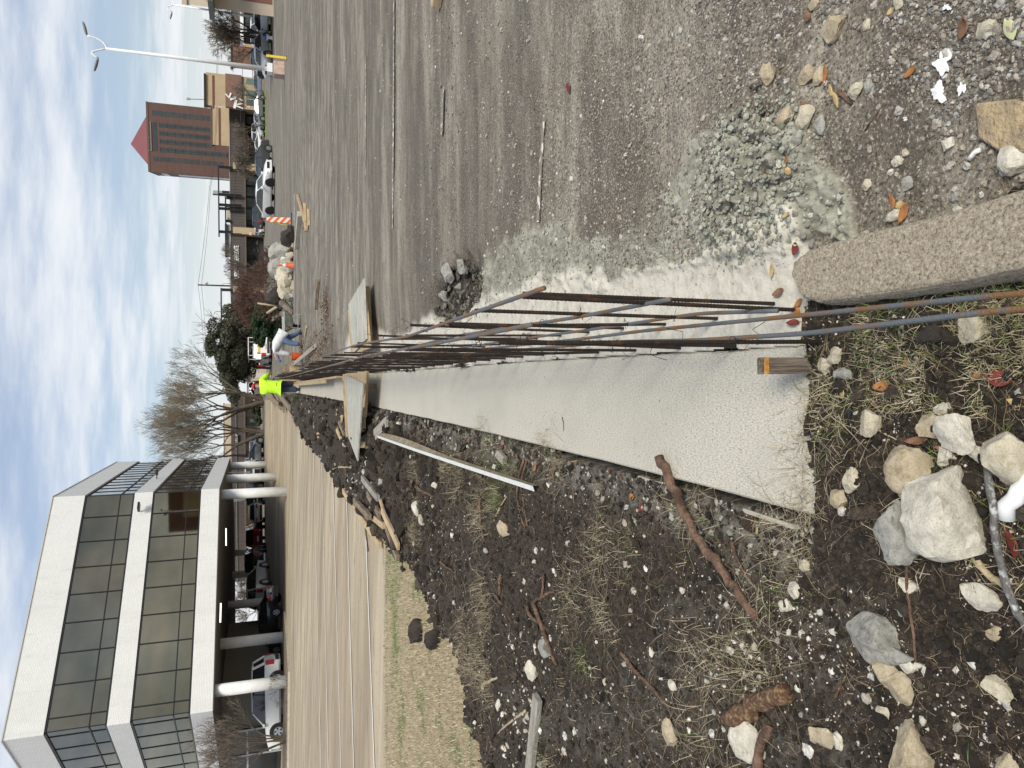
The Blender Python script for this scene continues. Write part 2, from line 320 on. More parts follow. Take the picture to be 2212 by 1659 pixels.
# --- materials of the ground
def m_asphalt():
    m, t, b, o = newmat('gritty_asphalt', .92)
    wav = tex(t, o, 1.5, 8, .68, (.13, 1.5, 1), dist=.5, rot=(0, 0, R(13))); wav2 = tex(t, o, 1.0, 8, .68, (.20, 1.3, 1), dist=.9, rot=(0, 0, R(-16)))
    big = tex(t, o, .30, 6, .6, (.5, 1, 1), dist=1.)
    c = ramp(t, wav.outputs[0], [(.36, (.125, .104, .078)), (.47, (.20, .175, .136)), (.56, (.275, .246, .195)), (.66, (.39, .355, .29))])
    c = mixc(t, ramp(t, wav2.outputs[0], [(.40, .85), (.49, 0.)]), c, (.110, .091, .070)); c = mixc(t, ramp(t, wav2.outputs[0], [(.54, 0.), (.64, .75)]), c, (.38, .345, .285))
    c = mixc(t, ramp(t, big.outputs[0], [(.38, .6), (.5, 0.)]), c, (.125, .105, .08)); c = mixc(t, ramp(t, big.outputs[0], [(.52, 0.), (.66, .5)]), c, (.31, .285, .235))
    # tyre sweeps: darker curved bands
    w = t.nodes.new('ShaderNodeTexWave'); w.wave_type = 'RINGS'; w.rings_direction = 'Z'; w.inputs['Scale'].default_value = .42; w.inputs['Distortion'].default_value = 22; w.inputs['Detail'].default_value = 3; w.inputs['Detail Scale'].default_value = .4
    mp = t.nodes.new('ShaderNodeMapping'); mp.inputs['Location'].default_value = (-13, -24, 0); t.links.new(o, mp.inputs[0]); t.links.new(mp.outputs[0], w.inputs[0])
    sy = t.nodes.new('ShaderNodeSeparateXYZ'); t.links.new(o, sy.inputs[0])
    far = ramp(t, mathn(t, 'MULTIPLY', sy.outputs[1], .02), [(.12, 0.), (.34, .35)])
    c = mixc(t, mathn(t, 'MULTIPLY', ramp(t, w.outputs[0], [(.1, 1.), (.5, 0.)]), far), c, (.085, .072, .06))
    mo_ = tex(t, o, 4.2, 7, .72, (.55, 1, 1), dist=.4); c = mixc(t, ramp(t, mo_.outputs[0], [(.36, .65), (.50, 0.)]), c, (.085, .072, .055)); c = mixc(t, ramp(t, mo_.outputs[0], [(.54, 0.), (.68, .6)]), c, (.30, .275, .235))
    mo2 = tex(t, o, .85, 6, .68, (.3, 1.2, 1), dist=1.5, rot=(0, 0, R(-9))); c = mixc(t, ramp(t, mo2.outputs[0], [(.38, .6), (.47, 0.)]), c, (.075, .063, .048)); c = mixc(t, ramp(t, mo2.outputs[0], [(.55, 0.), (.64, .65)]), c, (.36, .325, .265))
    # grit flecks
    g1 = tex(t, o, 95, 3, .7); g2 = tex(t, o, 26, 4, .7); nearm = ramp(t, mathn(t, 'MULTIPLY', sy.outputs[1], .05), [(.08, 1.), (.8, .45)])
    c = mixc(t, mathn(t, 'MULTIPLY', ramp(t, g1.outputs[0], [(.57, 0.), (.64, 1.)]), nearm), c, (.42, .39, .34))
    c = mixc(t, mathn(t, 'MULTIPLY', ramp(t, g1.outputs[0], [(.38, 1.), (.47, 0.)]), nearm), c, (.045, .037, .029))
    c = mixc(t, ramp(t, g2.outputs[0], [(.35, .5), (.55, 0.)]), c, (.075, .063, .052))
    # spilled cement
    pa = t.nodes.new('ShaderNodeAttribute'); pa.attribute_name = 'powder'; ga = t.nodes.new('ShaderNodeAttribute'); ga.attribute_name = 'slurry'; da = t.nodes.new('ShaderNodeAttribute'); da.attribute_name = 'dirt'; gr = t.nodes.new('ShaderNodeAttribute'); gr.attribute_name = 'verge'
    n3 = tex(t, o, 18, 7, .7); n4 = tex(t, o, 5, 6, .65)
    gf = mathn(t, 'MULTIPLY', ga.outputs['Fac'], ramp(t, n4.outputs[0], [(.33, .15), (.55, .95)]))
    c = mixc(t, gf, c, ramp(t, n3.outputs[0], [(.35, (.17, .165, .13)), (.62, (.38, .375, .31))]))
    pf = mathn(t, 'SMOOTH_MIN', mathn(t, 'MULTIPLY', pa.outputs['Fac'], ramp(t, n3.outputs[0], [(.30, .75), (.5, 1.)])), 1.)
    c = mixc(t, pf, c, ramp(t, n3.outputs[0], [(.30, (.26, .24, .20)), (.40, (.52, .49, .42)), (.65, (.64, .61, .54))]))
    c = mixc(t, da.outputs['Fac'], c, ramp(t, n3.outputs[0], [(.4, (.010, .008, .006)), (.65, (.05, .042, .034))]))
    c = mixc(t, gr.outputs['Fac'], c, ramp(t, n3.outputs[0], [(.4, (.07, .095, .03)), (.6, (.16, .17, .07))]))
    # worn rag of bluish sheen near the camera
    t.links.new(c, b.inputs['Base Color']); bumpn(t, b, g1.outputs[0], .6, .006); return m
def m_soil():
    m, t, b, o = newmat('dug_dark_soil', .95)
    n1 = tex(t, o, 3, 6, .6); n2 = tex(t, o, 45, 6, .75); n3 = tex(t, o, 130, 3, .7)
    c = ramp(t, n2.outputs[0], [(.36, (.011, .008, .0055)), (.50, (.030, .021, .014)), (.66, (.082, .060, .042))])
    c = mixc(t, ramp(t, n1.outputs[0], [(.52, 0.), (.74, .35)]), c, (.055, .042, .031))
    pf = mathn(t, 'MULTIPLY', ramp(t, n3.outputs[0], [(.63, 0.), (.67, 1.)]), ramp(t, n1.outputs[0], [(.40, 0.), (.6, 1.)]))
    c = mixc(t, pf, c, (.42, .40, .36))
    ga = t.nodes.new('ShaderNodeAttribute'); ga.attribute_name = 'slurry'; n4 = tex(t, o, 11, 6, .7)
    c = mixc(t, mathn(t, 'MULTIPLY', ga.outputs['Fac'], ramp(t, n4.outputs[0], [(.42, 0.), (.6, .9)])), c, (.30, .29, .26))
    t.links.new(c, b.inputs['Base Color']); bumpn(t, b, n2.outputs[0], .9, .012); return m
def m_lot():
    m, t, b, o = newmat('tan_lot_paving', .9)
    a = R(-16)
    s1 = tex(t, o, .9, 6, .62, (.18, 1.3, 1), rot=(0, 0, R(-17)), dist=.5); s2 = tex(t, o, .16, 4, .55); g = tex(t, o, 60, 3, .7); s3 = tex(t, o, 3.5, 6, .7, (.4, 1.5, 1), rot=(0, 0, R(-17)))
    c = ramp(t, s1.outputs[0], [(.36, (.27, .215, .145)), (.5, (.40, .33, .235)), (.62, (.50, .42, .305))])
    c = mixc(t, ramp(t, s2.outputs[0], [(.42, 0.), (.62, .6)]), c, (.31, .24, .17))
    c = mixc(t, ramp(t, s3.outputs[0], [(.34, .8), (.44, 0.)]), c, (.20, .165, .12))
    c = mixc(t, ramp(t, g.outputs[0], [(.38, .5), (.48, 0.)]), c, (.15, .125, .10))
    t.links.new(c, b.inputs['Base Color']); bumpn(t, b, g.outputs[0], .4, .004); return m
def m_turf():
    m, t, b, o = newmat('turf_base', .95)
    n1 = tex(t, o, 1.6, 5, .6); n2 = tex(t, o, 60, 4, .7)
    c = ramp(t, n2.outputs[0], [(.35, (.19, .15, .095)), (.6, (.48, .40, .27))])
    c = mixc(t, ramp(t, n1.outputs[0], [(.54, 0.), (.64, .8)]), c, (.11, .16, .045))
    t.links.new(c, b.inputs['Base Color']); bumpn(t, b, n2.outputs[0], .9, .02); return m
MA, MS, ML, MT = m_asphalt(), m_soil(), m_lot(), m_turf()
def sub(name, mask, m, attrs):
    f = QF[cell(mask)]; ids = np.unique(f); mp = np.full(len(VX), -1); mp[ids] = np.arange(len(ids))
    o = np_mesh(name, VX[ids], mp[f], m, {k: v.ravel()[ids] for k, v in attrs.items()}); tag(o, kind='structure'); return o
# verge: strips of grass along the far edge of the right-hand car park
def verge_f(X, Y):
    a = PXG((584, 0), (583, 120), (585, 160), (575, 160), (573, 0)); b_ = PXG((577, 200), (579, 300), (576, 345), (571, 345), (571, 200))
    return (pip(X, Y, a) | pip(X, Y, b_))
vg = verge_f(X, Y).astype(float)
M_as = ~(M_soil | M_lot | M_lawn)
sub('ground', M_as, MA, {'powder': sp*(1-hole), 'slurry': sg*(1-hole), 'dirt': asp_dirt, 'verge': vg})
slur = .6*np.exp(-((dleft-.1)/.14)**2)*((Y > 2) & (Y < 13)) + .16*soft(pip(wx, wy, PXG((1500, 1250), (1700, 1180), (1900, 1300), (1860, 1659), (1400, 1659), (1150, 1600), (1100, 1480), (1300, 1520))), 6)
sub('dug_soil', M_soil, MS, {'slurry': slur})
sub('parking_lot', M_lot, ML, {}); sub('lawn', M_lawn, MT, {})
# the rest of the plain, all the way round and out to the horizon
def far_ring():
    V = []; F = []; att = []
    def ring(r, a0, a1, n):
        b = len(V)
        for i in range(n+1):
            a = R(a0+(a1-a0)*i/n); x, y = r*math.sin(a), r*math.cos(a); V.append((x, y, float(gz(x, y)) if y > 0 else 0.))
        return b
    r0 = H/math.tan(R(1.15)); prev = None
    for r in (r0, 100, 130, 180, 300, 700, 2500):
        b = ring(r, -43, 43, 90)
        if prev is not None: F.extend([(prev+i, prev+i+1, b+i+1, b+i) for i in range(90)])
        prev = b
    prev = None
    for r in (.02, .6867, 2, 5, 10, 20, 35, 50, 60, 70, 84.7, 100, 130, 180, 300, 700, 2500):
        b = ring(r, 43, 317, 110)
        if prev is not None: F.extend([(prev+i, prev+i+1, b+i+1, b+i) for i in range(110)])
        prev = b
    b = len(V); r = H/math.tan(R(68)); n = 30
    V.append((0, 0, 0))
    for i in range(n+1):
        a = R(-43+86*i/n); V.append((r*math.sin(a), r*math.cos(a), 0.))
    F.extend([(b, b+1+i, b+2+i) for i in range(n)])
    return V, F
for k_, pts_ in enumerate((((586, -30), (585, 110), (586, 165), (578, 165), (576, 110), (575, -30)), ((575.5, 196), (576.5, 290), (573, 352), (570.5, 352), (570.5, 196)))):
    q_ = [G(a, b, .05) for a, b in pts_]; tag(mesh_obj('grass_verge', [tuple(p) for p in q_]+[(p.x, p.y, -.1) for p in q_], [tuple(range(len(q_)))]+[(i, len(q_)+i, len(q_)+(i+1) % len(q_), (i+1) % len(q_)) for i in range(len(q_))], mat('verge_grass', (.10, .15, .035), .95, col2=(.22, .24, .10), scale=1.5)), kind='structure')
fv, ff = far_ring(); o = mesh_obj('far_ground', fv, ff, MA, smooth=True); tag(o, kind='structure')

# --- concrete walk
def m_conc(name, base, dark=.75, scale=1.):
    m, t, b, o = newmat(name, .88)
    n1 = tex(t, o, 1.2*scale, 5, .6); n2 = tex(t, o, 90*scale, 5, .75, (2.4, .8, 1)); n3 = tex(t, o, 300*scale, 2, .6); n4 = tex(t, o, 9*scale, 6, .7)
    c0 = tuple(x*dark for x in base); c = ramp(t, n2.outputs[0], [(.38, tuple(x*.42 for x in base)), (.47, tuple(x*.86 for x in base)), (.56, base), (.68, tuple(min(.9, x*1.3) for x in base))])
    c = mixc(t, ramp(t, n1.outputs[0], [(.42, 0.), (.7, .5)]), c, c0)
    n6 = tex(t, o, 2.6*scale, 7, .7, (1, .5, 1)); c = mixc(t, ramp(t, n6.outputs[0], [(.50, 0.), (.70, .5)]), c, tuple(x*.72 for x in base)); c = mixc(t, ramp(t, n4.outputs[0], [(.28, .7), (.34, 0.)]), c, tuple(x*.35 for x in base)); n7 = tex(t, o, 42*scale, 3, .6); c = mixc(t, ramp(t, n7.outputs[0], [(.29, .85), (.33, 0.)]), c, tuple(x*.28 for x in base))
    c = mixc(t, ramp(t, n3.outputs[0], [(.27, .8), (.34, 0.)]), c, tuple(x*.35 for x in base))
    t.links.new(c, b.inputs['Base Color']); bumpn(t, b, n2.outputs[0], .35, .003); return m
M_walk = m_conc('broomed_concrete', (.555, .525, .45)); 
def walk():
    mb = MB()
    ys = np.concatenate([np.linspace(1.93, 12, 46), np.linspace(12.4, 34, 40)])
    lx = np.interp(ys, [1.93, 3.6, 6.5, 11.6, 18, 34], [-.432, -.40, -.36, -.325, -.31, -.30]); rx = np.interp(ys, [1.93, 2.4, 4, 8, 12, 34], [.115, .12, .14, .16, .18, .19])
    rings = []
    for i, y in enumerate(ys):
        a = lx[i]+(vn(np.array(y*9), np.array(0.), 5)-.5)*.008; b = rx[i]+(vn(np.array(y*7), np.array(3.), 6)-.5)*.006; e = .008
        rings.append([(a, y, -.16), (b, y, -.16), (b, y, -e), (b-e, y, 0), (a+e, y, 0), (a, y, -e)])
    mb.loft(rings); o = mb.build('sidewalk', M_walk); tag(o, kind='structure'); return o
walk()

# ============================================================ OFFICE BUILDING on round columns
def m_whitebrick(name='white_painted_brick', c1=(.76, .77, .77), c2=(.71, .72, .72), mo=(.58, .59, .59), sc=1., row=.075, bw=.22, kx=1., ky=.35):
    m, t, b, o = newmat(name, .75); s = t.nodes.new('ShaderNodeSeparateXYZ'); t.links.new(o, s.inputs[0])
    c = t.nodes.new('ShaderNodeCombineXYZ'); t.links.new(mathn(t, 'ADD', mathn(t, 'MULTIPLY', s.outputs[0], kx), mathn(t, 'MULTIPLY', s.outputs[1], ky)), c.inputs[0]); t.links.new(s.outputs[2], c.inputs[1])
    k = t.nodes.new('ShaderNodeTexBrick'); t.links.new(c.outputs[0], k.inputs[0]); k.inputs['Scale'].default_value = sc; k.inputs['Brick Width'].default_value = bw; k.inputs['Row Height'].default_value = row; k.inputs['Mortar Size'].default_value = .010
    k.inputs['Color1'].default_value = (*c1, 1); k.inputs['Color2'].default_value = (*c2, 1); k.inputs['Mortar'].default_value = (*mo, 1)
    n = tex(t, o, .8, 6, .65, (1, 1, .35)); n2 = tex(t, o, 5, 5, .7, (1, 1, .25))
    col = mixc(t, ramp(t, n.outputs[0], [(.45, 0.), (.72, .35)]), k.outputs[0], tuple(x*.72 for x in c1)); col = mixc(t, ramp(t, n2.outputs[0], [(.3, .3), (.45, 0.)]), col, tuple(x*.6 for x in c1))
    t.links.new(col, b.inputs['Base Color']); bumpn(t, b, k.outputs[1], .25, .004).invert = True; return m
M_wb = m_whitebrick(kx=.35, ky=1.)
M_glass = mat('bronze_mirror_glass', (.215, .19, .14), rough=.03, metal=1., var=.25, scale=.12)
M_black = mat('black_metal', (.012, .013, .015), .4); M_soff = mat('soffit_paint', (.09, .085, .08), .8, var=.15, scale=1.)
M_col = mat('column_paint', (.72, .73, .73), .7, var=.06, scale=3., bump=.3, bscale=40)
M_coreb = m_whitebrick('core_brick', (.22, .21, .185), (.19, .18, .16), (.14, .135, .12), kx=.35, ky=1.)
M_trim = mat('grey_trim', (.50, .50, .49), .5); M_tube = mat('lit_tube', (1, 1, .95), .5)
_b = M_tube.node_tree.nodes['Principled BSDF']; _b.inputs['Emission Color'].default_value = (1, .97, .85, 1); _b.inputs['Emission Strength'].default_value = 1.2
M_roofgrey = mat('roof_membrane', (.35, .35, .34), .9, var=.1)
M_dglass = mat('dark_shop_glass', (.02, .024, .024), .06, spec=.9, var=.4, scale=.3)

BL, BR, BR2 = Vector((-15.9, 39.2, 0)), Vector((-6.2, 48.5, 0)), Vector((-6.2, 69.3, 0))
BL2 = BL+Vector((-.69, .724, 0))*17
foot = [BL, BR, BR2, Vector((-13, 80.5, 0)), Vector((-30, 80.5, 0)), BL2]
bo = thing('office_building', 'three storey white brick office block with bronze glass bands raised on round white columns', 'building', (-15, 52, 0))
def shrink(poly, d):
    n = len(poly); r = []
    for i in range(n):
        a, b, c = poly[i-1], poly[i], poly[(i+1) % n]; e1 = (b-a).normalized(); e2 = (c-b).normalized()
        n1 = Vector((-e1.y, e1.x, 0)); n2 = Vector((-e2.y, e2.x, 0)); k = (n1+n2); k = k/ max(.3, k.dot(n1)); r.append(b+k*d)
    return r
def band(name, z0, z1, mt, inset=0., cap=True):
    p = shrink(foot, inset) if inset else foot; mb = MB(); mb.prism([(v.x, v.y) for v in p], z0, z1); return mb.build(name, mt, bo, world=True)
band('spandrel', 3.79, 4.80, M_wb); band('spandrel', 7.44, 8.41, M_wb); band('parapet', 11.0, 12.60, M_wb)
cop = MB(); cop.prism([(v.x, v.y) for v in shrink(foot, -.04)], 12.603, 12.66); cop.build('coping', M_trim, bo, world=True)
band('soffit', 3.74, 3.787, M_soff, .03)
for (za, zt, zb) in ((4.80, 5.56, 7.44), (8.41, 9.17, 11.0)):
    ins = shrink(foot, .10)
    for i in range(len(ins)):
        a, b = ins[i], ins[(i+1) % len(ins)]; d = (b-a); Ln = d.length; d.normalize(); nrm = Vector((d.y, -d.x, 0))
        g = MB(); ctr = (a+b)/2; M = Matrix.Translation(a) @ Matrix(((d.x, nrm.x, 0, 0), (d.y, nrm.y, 0, 0), (0, 0, 1, 0), (0, 0, 0, 1)))
        g.box(0, Ln, -.05, 0, za+.005, zb-.005, 0, M); win = g.build('window', M_glass, bo, world=True)
        mu = MB(); xs = [0.] ; x = .62 if i == 0 else .3
        while x < Ln: xs.append(x); x += 1.6
        if i < 1 or i == 5 or i == 1:
            for x in xs: mu.box(x, x+.05, .003, .035, za+.06, zb-.06, 0, M)
            mu.box(0, Ln, .004, .05, zt-.025, zt+.025, 0, M)
        mu.box(0, Ln, .002, .06, za+.006, za+.09, 0, M); mu.box(0, Ln, .002, .06, zb-.09, zb-.006, 0, M)
        mo = mu.build('mullions', M_black, win); mo.data.transform(Matrix.Translation(-bo.location))
for (x, y) in ((-15.4, 40.4), (-15.2, 47), (-16.4, 59.5), (-16.9, 71), (-16.7, 79.3), (-6.75, 49.7), (-6.75, 58), (-6.75, 67.3), (-11.2, 79)):
    mb = MB(); z = float(gz(x, y))-.3; mb.cyl((x, y, z), .315, 3.74-z, 28); c_ = mb.build('column', M_col, bo, world=True, smooth=False)
    for p in c_.data.polygons: p.use_smooth = len(p.vertices) == 4
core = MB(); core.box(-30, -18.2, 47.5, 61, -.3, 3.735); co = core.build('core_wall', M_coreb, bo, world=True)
en = MB(); en.box(-29, -20.6, 47.38, 47.5, -.1, 3.2); eo = en.build('entrance_glass', M_dglass, bo, world=True)
fr = MB()
for x in (-20.7, -22.2, -23.7, -25.2, -26.7, -28.2): fr.box(x, x+.1, 47.3, 47.375, .05, 3.2)
fr.box(-29, -20.6, 47.29, 47.372, 2.25, 2.35); f_ = fr.build('door_frame', M_trim, eo); f_.data.transform(Matrix.Translation(-bo.location))
for (x, y, a) in ((-13.2, 46.5, .8), (-10.6, 56, .1), (-21, 50, -.7)): lt = MB(); lt.box(-.6, .6, -.05, .05, 3.66, 3.735, 0, wframe((x, y, 0), a)); lt.build('strip_light', M_tube, bo, world=True)
for (x, y, z, az) in ((-7.15, 47.5, 8.05, R(-46)), (-6.18, 55.2, 8.0, R(0))):
    fl = MB(); M = wframe((x, y, z), az); 
    if az == 0: M = wframe((x, y, z), R(0))
    fl.box(.0, .35, -.04, .04, -.03, .03, 0, M); fl.box(.25, .62, -.22, .22, -.07, .05, 0, M); fl.build('flood_light', M_black, bo, world=True)
dp = MB(); dp.tube([(-6.75, 62.2, 3.7), (-6.8, 62.3, 2.1)], .05, 8); dp.build('downpipe', M_trim, bo, world=True)

# planter island at the left corner of the building: rocks, mulch, multi-stem shrub
M_mulch = mat('mulch', (.09, .065, .045), .95, col2=(.26, .21, .16), scale=9, bump=2, bscale=14)
M_kerbc = mat('kerb_concrete', (.42, .39, .33), .85, var=.12, scale=4)
isl = [(-17.2, 37.6), (-14.4, 39.0), (-13.9, 41.5), (-13.6, 46.8), (-14.5, 47.6), (-16, 44.5), (-18, 43.2), (-24, 42.2), (-29, 42), (-29, 35)]
def gpl(name, poly, dz, m, thick=.15, kind='structure'):
    mb = MB(); n = len(poly); V = [(x, y, float(gz(x, y))+dz) for x, y in poly]; V += [(x, y, z-thick) for x, y, z in V]
    mb.add(V, [tuple(range(n)), tuple(range(n, 2*n))[::-1]]+[(i, n+i, n+(i+1) % n, (i+1) % n) for i in range(n)]); o = mb.build(name, m); tag(o, kind=kind); return o
gpl('planter_kerb', isl, .10, M_kerbc, .3)
gpl('planter_bed', [(x*.975-.38, y*.99+.42) for x, y in isl], .12, M_mulch, .1)

# painted bay lines on the lot, strips of paper-thin paint following the paving
M_paint = mat('white_paint', (.72, .71, .68), .8, col2=(.40, .36, .30), cpos=(.56, .72), scale=22); M_wornpaint = mat('worn_white_paint', (.215, .19, .15), .9, col2=(.62, .60, .55), cpos=(.52, .58), scale=14, detail=9)
def line(name, a, b, w, m, zf=gz, dz=.012, n=90):
    mb = MB(); L_ = []; a = Vector(a[:2]); b = Vector(b[:2]); d = (b-a).normalized(); s = Vector((-d.y, d.x))*w/2; V = []
    for i in range(n+1):
        p = a+(b-a)*i/n
        k = (.45+.55*float(fbm(i*.35, a.y, 3, 3))) if dz > .013 and w < .3 else 1.
        for q in (p-s*k, p+s*k): V.append((q.x, q.y, float(zf(q.x, q.y))+dz))
    mb.add(V, [(2*i, 2*i+1, 2*i+3, 2*i+2) for i in range(n)]); o = mb.build(name, m); tag(o, kind='structure'); return o
def pl(x0, y0, x1, y1, w=.1, m=None, name='bay_line', dz=.012):
    a = GG(x0, y0); b = GG(x1, y1); return line(name, a, b, w, m or M_paint, dz=dz)
for q in ((812.4, 1720, 791, 1140), (759, 1420, 749.6, 1068), (731, 1420, 719.7, 1025), (705, 1420, 696.1, 991), (688.5, 1420, 678, 970), (671.5, 1290, 664.5, 962), (657, 1420, 652.5, 930), (648, 1420, 644, 915), (641, 1380, 637, 900)):
    sl = (q[0]-q[2])/(q[1]-q[3]); L_ = pl(q[2]+sl*(1740-q[3]), 1740, q[2], q[3], .085)
pl(634.5, 1500, 629.5, 890, .30, mat('gutter_concrete', (.50, .46, .39), .85, var=.08, scale=2), 'gutter')
for q in ((796, 1316, 803.5, 1800), (770, 1690, 760, 1430)): pass
for q in ((853.4, -60, 850.3, 493, .12), (959.8, 190, 956.5, 292, .10), (1178, 262, 1166, 480, .07), (792, 120, 791, 392, .08), (719.5, 235, 718.5, 385, .10)):
    pl(*q[:4], q[4], M_wornpaint, 'worn_line', dz=.014)
pl(636.5, 420, 636, 760, .45, mat('chalky_gutter', (.42, .40, .37), .9, col2=(.62, .60, .57), scale=3), 'gutter', .016)

# ============================================================ BACKGROUND BUILDINGS
def fb(mb, v0, v1, ya, yb, Y, back, proud=0., mi=0, base=None):
    """upright block of a facade facing the lot: bearings v0 (top) v1 (bottom), ya (right) yb (left), plane at distance Y"""
    ym = (ya+yb)/2; vm = (v0+v1)/2
    x0 = P(vm, yb, Y).x; x1 = P(vm, ya, Y).x; z1 = P(v0, ym, Y).z; z0 = P(v1, ym, Y).z if base is None else base
    k = (Y+back)/Y; xa, xb = x0, x1
    if back > 3: xa = max(x0, x0*k+.2) if x0 > 0 else x0; xb = min(x1, x1*k-.2) if x1 < 0 else x1
    mb.prism([(x0, Y-proud), (x1, Y-proud), (max(xb, xa+.5), Y+back), (xa, Y+back)], z0, z1, mi); return x0, x1, z0, z1
M_tan = mat('tan_stucco', (.43, .33, .21), .85, var=.06, scale=.6); M_brown = mat('brown_standing_seam', (.085, .068, .062), .5, var=.12, scale=.4)
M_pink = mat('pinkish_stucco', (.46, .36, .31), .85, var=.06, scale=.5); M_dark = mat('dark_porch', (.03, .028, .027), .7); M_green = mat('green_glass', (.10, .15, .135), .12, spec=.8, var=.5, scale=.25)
M_redstripe = mat('oxblood_stripe', (.16, .05, .04), .8); M_fasc = mat('brown_fascia', (.12, .085, .065), .7); M_beige = mat('beige_wall', (.50, .41, .31), .85, var=.08, scale=.4)
M_hotel = m_whitebrick('hotel_brick', (.125, .065, .052), (.105, .056, .045), (.12, .075, .062), .35, .25, .8); M_hroof = mat('red_pyramid_roof', (.20, .065, .07), .6, var=.08, scale=.2)
M_rbrick = m_whitebrick('red_brick', (.25, .10, .07), (.20, .08, .055), (.26, .17, .13), 1., .10, .3); M_cream = mat('cream_plaster', (.52, .44, .35), .8, var=.06, scale=1.)
M_bbrick = mat('brown_brick', (.20, .115, .085), .85, var=.1, scale=2); M_white = mat('white_sign_paint', (.8, .8, .8), .5); M_pinksign = mat('pink_notice', (.75, .40, .38), .6); M_greytop = mat('grey_coping', (.30, .31, .31), .7)
M_shingle = mat('grey_shingles', (.13, .11, .10), .9, var=.2, scale=3)
def ribs(mb, x0, x1, z0, z1, Y, step=.45, w=.05, mi=1, tilt=0.):
    x = x0+step/2
    while x < x1-.05: mb.box(x, x+w, Y-.06, Y-.003, z0+.02, z1-.02, mi); x += step
def text(s, loc, size, m, parent, rz=0, name='lettering', ext=.02, wid=None, bold=0.):
    cu = bpy.data.curves.new(name, 'FONT'); cu.body = s; cu.size = size; cu.extrude = ext; cu.align_x = 'CENTER'; cu.align_y = 'CENTER'; cu.offset = bold
    tmp = bpy.data.objects.new('t', cu); C.objects.link(tmp); dg = bpy.context.evaluated_depsgraph_get(); me = bpy.data.meshes.new_from_object(tmp.evaluated_get(dg)); bpy.data.objects.remove(tmp)
    me.materials.clear(); me.materials.append(m)
    xs = [v.co.x for v in me.vertices]; k = (wid/(max(xs)-min(xs))) if wid else 1
    me.transform(Matrix.Diagonal((k, 1, 1, 1)))
    me.transform(Matrix.Translation(Vector(loc)-(parent.location if parent else Vector())) @ Matrix.Rotation(rz, 4, 'Z') @ Matrix.Rotation(R(90), 4, 'X'))
    me.name = name; o = bpy.data.objects.new(name, me); C.objects.link(o); o.parent = parent; return o

# --- strip mall with metal mansard, facing the far car park
YM = 135.
mall = thing('strip_mall', 'long brown metal roofed strip mall with tan pillars and white letters on its roof band', 'building', (P(560, 500, YM).x, YM+8, 0))
def part(name, m, par, fn, world=True):
    mb = MB(); fn(mb); return mb.build(name, m, par, world=world)
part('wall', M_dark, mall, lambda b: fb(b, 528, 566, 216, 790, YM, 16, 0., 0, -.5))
def rf(b):
    x0, x1, z0, z1 = fb(b, 499, 529, 216, 790, YM, 17, 1.6); ribs(b, x0, x1, z0, z1, YM-1.6, .5, .06, 0)
part('roof_band', M_brown, mall, rf); part('fascia', M_fasc, mall, lambda b: fb(b, 529, 532, 216, 790, YM, 2, 1.8)); part('coping', M_greytop, mall, lambda b: fb(b, 497.5, 499, 215, 791, YM, 17.2, 1.7))
for ya, yb in ((498, 512), (623, 635.5), (361, 376.5), (233, 247)):
    o = part('pillar', M_tan, mall, lambda b: fb(b, 504, 566, ya, yb, YM, .8, 2.4, 0, -.5))
part('notice', M_pinksign, mall, lambda b: fb(b, 538, 544, 502, 508, YM-2.46, .03))
for ya, yb, n in ((381, 476, 4), (252, 358, 5), (516, 620, 6), (640, 700, 3)):
    for i in range(n):
        a = ya+(yb-ya)*i/n; c = ya+(yb-ya)*(i+1)/n-1.2
        o = part('window', M_green if ya in (381, 252) else M_dglass, mall, lambda b: fb(b, 533, 558, a, c, YM, .05, .05))
        fr = part('frame', M_black, o, lambda b: (fb(b, 532.5, 533.2, a, c, YM-.06, .02, .04), fb(b, 544.5, 545.2, a, c, YM-.06, .02, .04), fb(b, 533.2, 558, a-.3, a+.4, YM-.06, .02, .04))); fr.data.transform(Matrix.Translation(-mall.location))
part('door', M_black, mall, lambda b: fb(b, 533, 564, 478, 486, YM, .05, .09))
tx0 = P(511.4, 602, YM-1.7).x; tx1 = P(511.4, 531, YM-1.7).x; tz = P(511.4, 566, YM-1.7).z; th_ = P(506.5, 566, YM).z-P(516.3, 566, YM).z
text('UPTOWN CHEAPSKATE', ((tx0+tx1)/2, YM-1.75, tz), th_*1.42, M_white, mall, wid=(tx1-tx0), ext=.08, bold=.02)
# roof-top frames of dark beams
def pergola(V, ya, yb, legs, Y, label, v2=None):
    p = thing('roof_frame', label, 'roof frame', P(500, (ya+yb)/2, Y), group='dark beam frames over the strip mall roof')
    part('beam', M_black, p, lambda b: fb(b, V-1.4, V+1.4, ya, yb, Y, .4, .2))
    for y in legs: part('post', M_black, p, lambda b: fb(b, V+1.4, v2 or 522, y-.6, y+.6, Y, .1, .1))
pergola(472.5, 357, 511, (365, 424, 446, 454, 504), YM-2.3, 'longest dark beam frame on posts over the green shop windows')
pergola(487.5, 425, 521, (430, 447, 480), YM-1.85, 'lower dark beam frame just behind the longest one', 499)
pergola(478, 622, 709, (629, 686, 698), YM-2.3, 'dark beam frame beside the utility pole, nearest the trees')
rt = thing('rooftop_unit', 'small tan box unit standing on the strip mall roof under the dark beams', 'rooftop unit', P(497, 458, YM+4))
part('casing', M_tan, rt, lambda b: fb(b, 490, 499, 447, 470, YM+4, 3))
ps = thing('pylon_sign', 'tall pylon sign with grey face and black post behind the strip mall roof', 'sign', P(560, 415, YM+20))
part('sign_box', M_greytop, ps, lambda b: fb(b, 460, 479, 411.5, 419, YM+20, .5)); part('side_panel', M_black, ps, lambda b: fb(b, 459.5, 479.5, 419.2, 421, YM+20, .5)); part('post', M_black, ps, lambda b: fb(b, 479.5, 500, 413.5, 417, YM+20, .3))
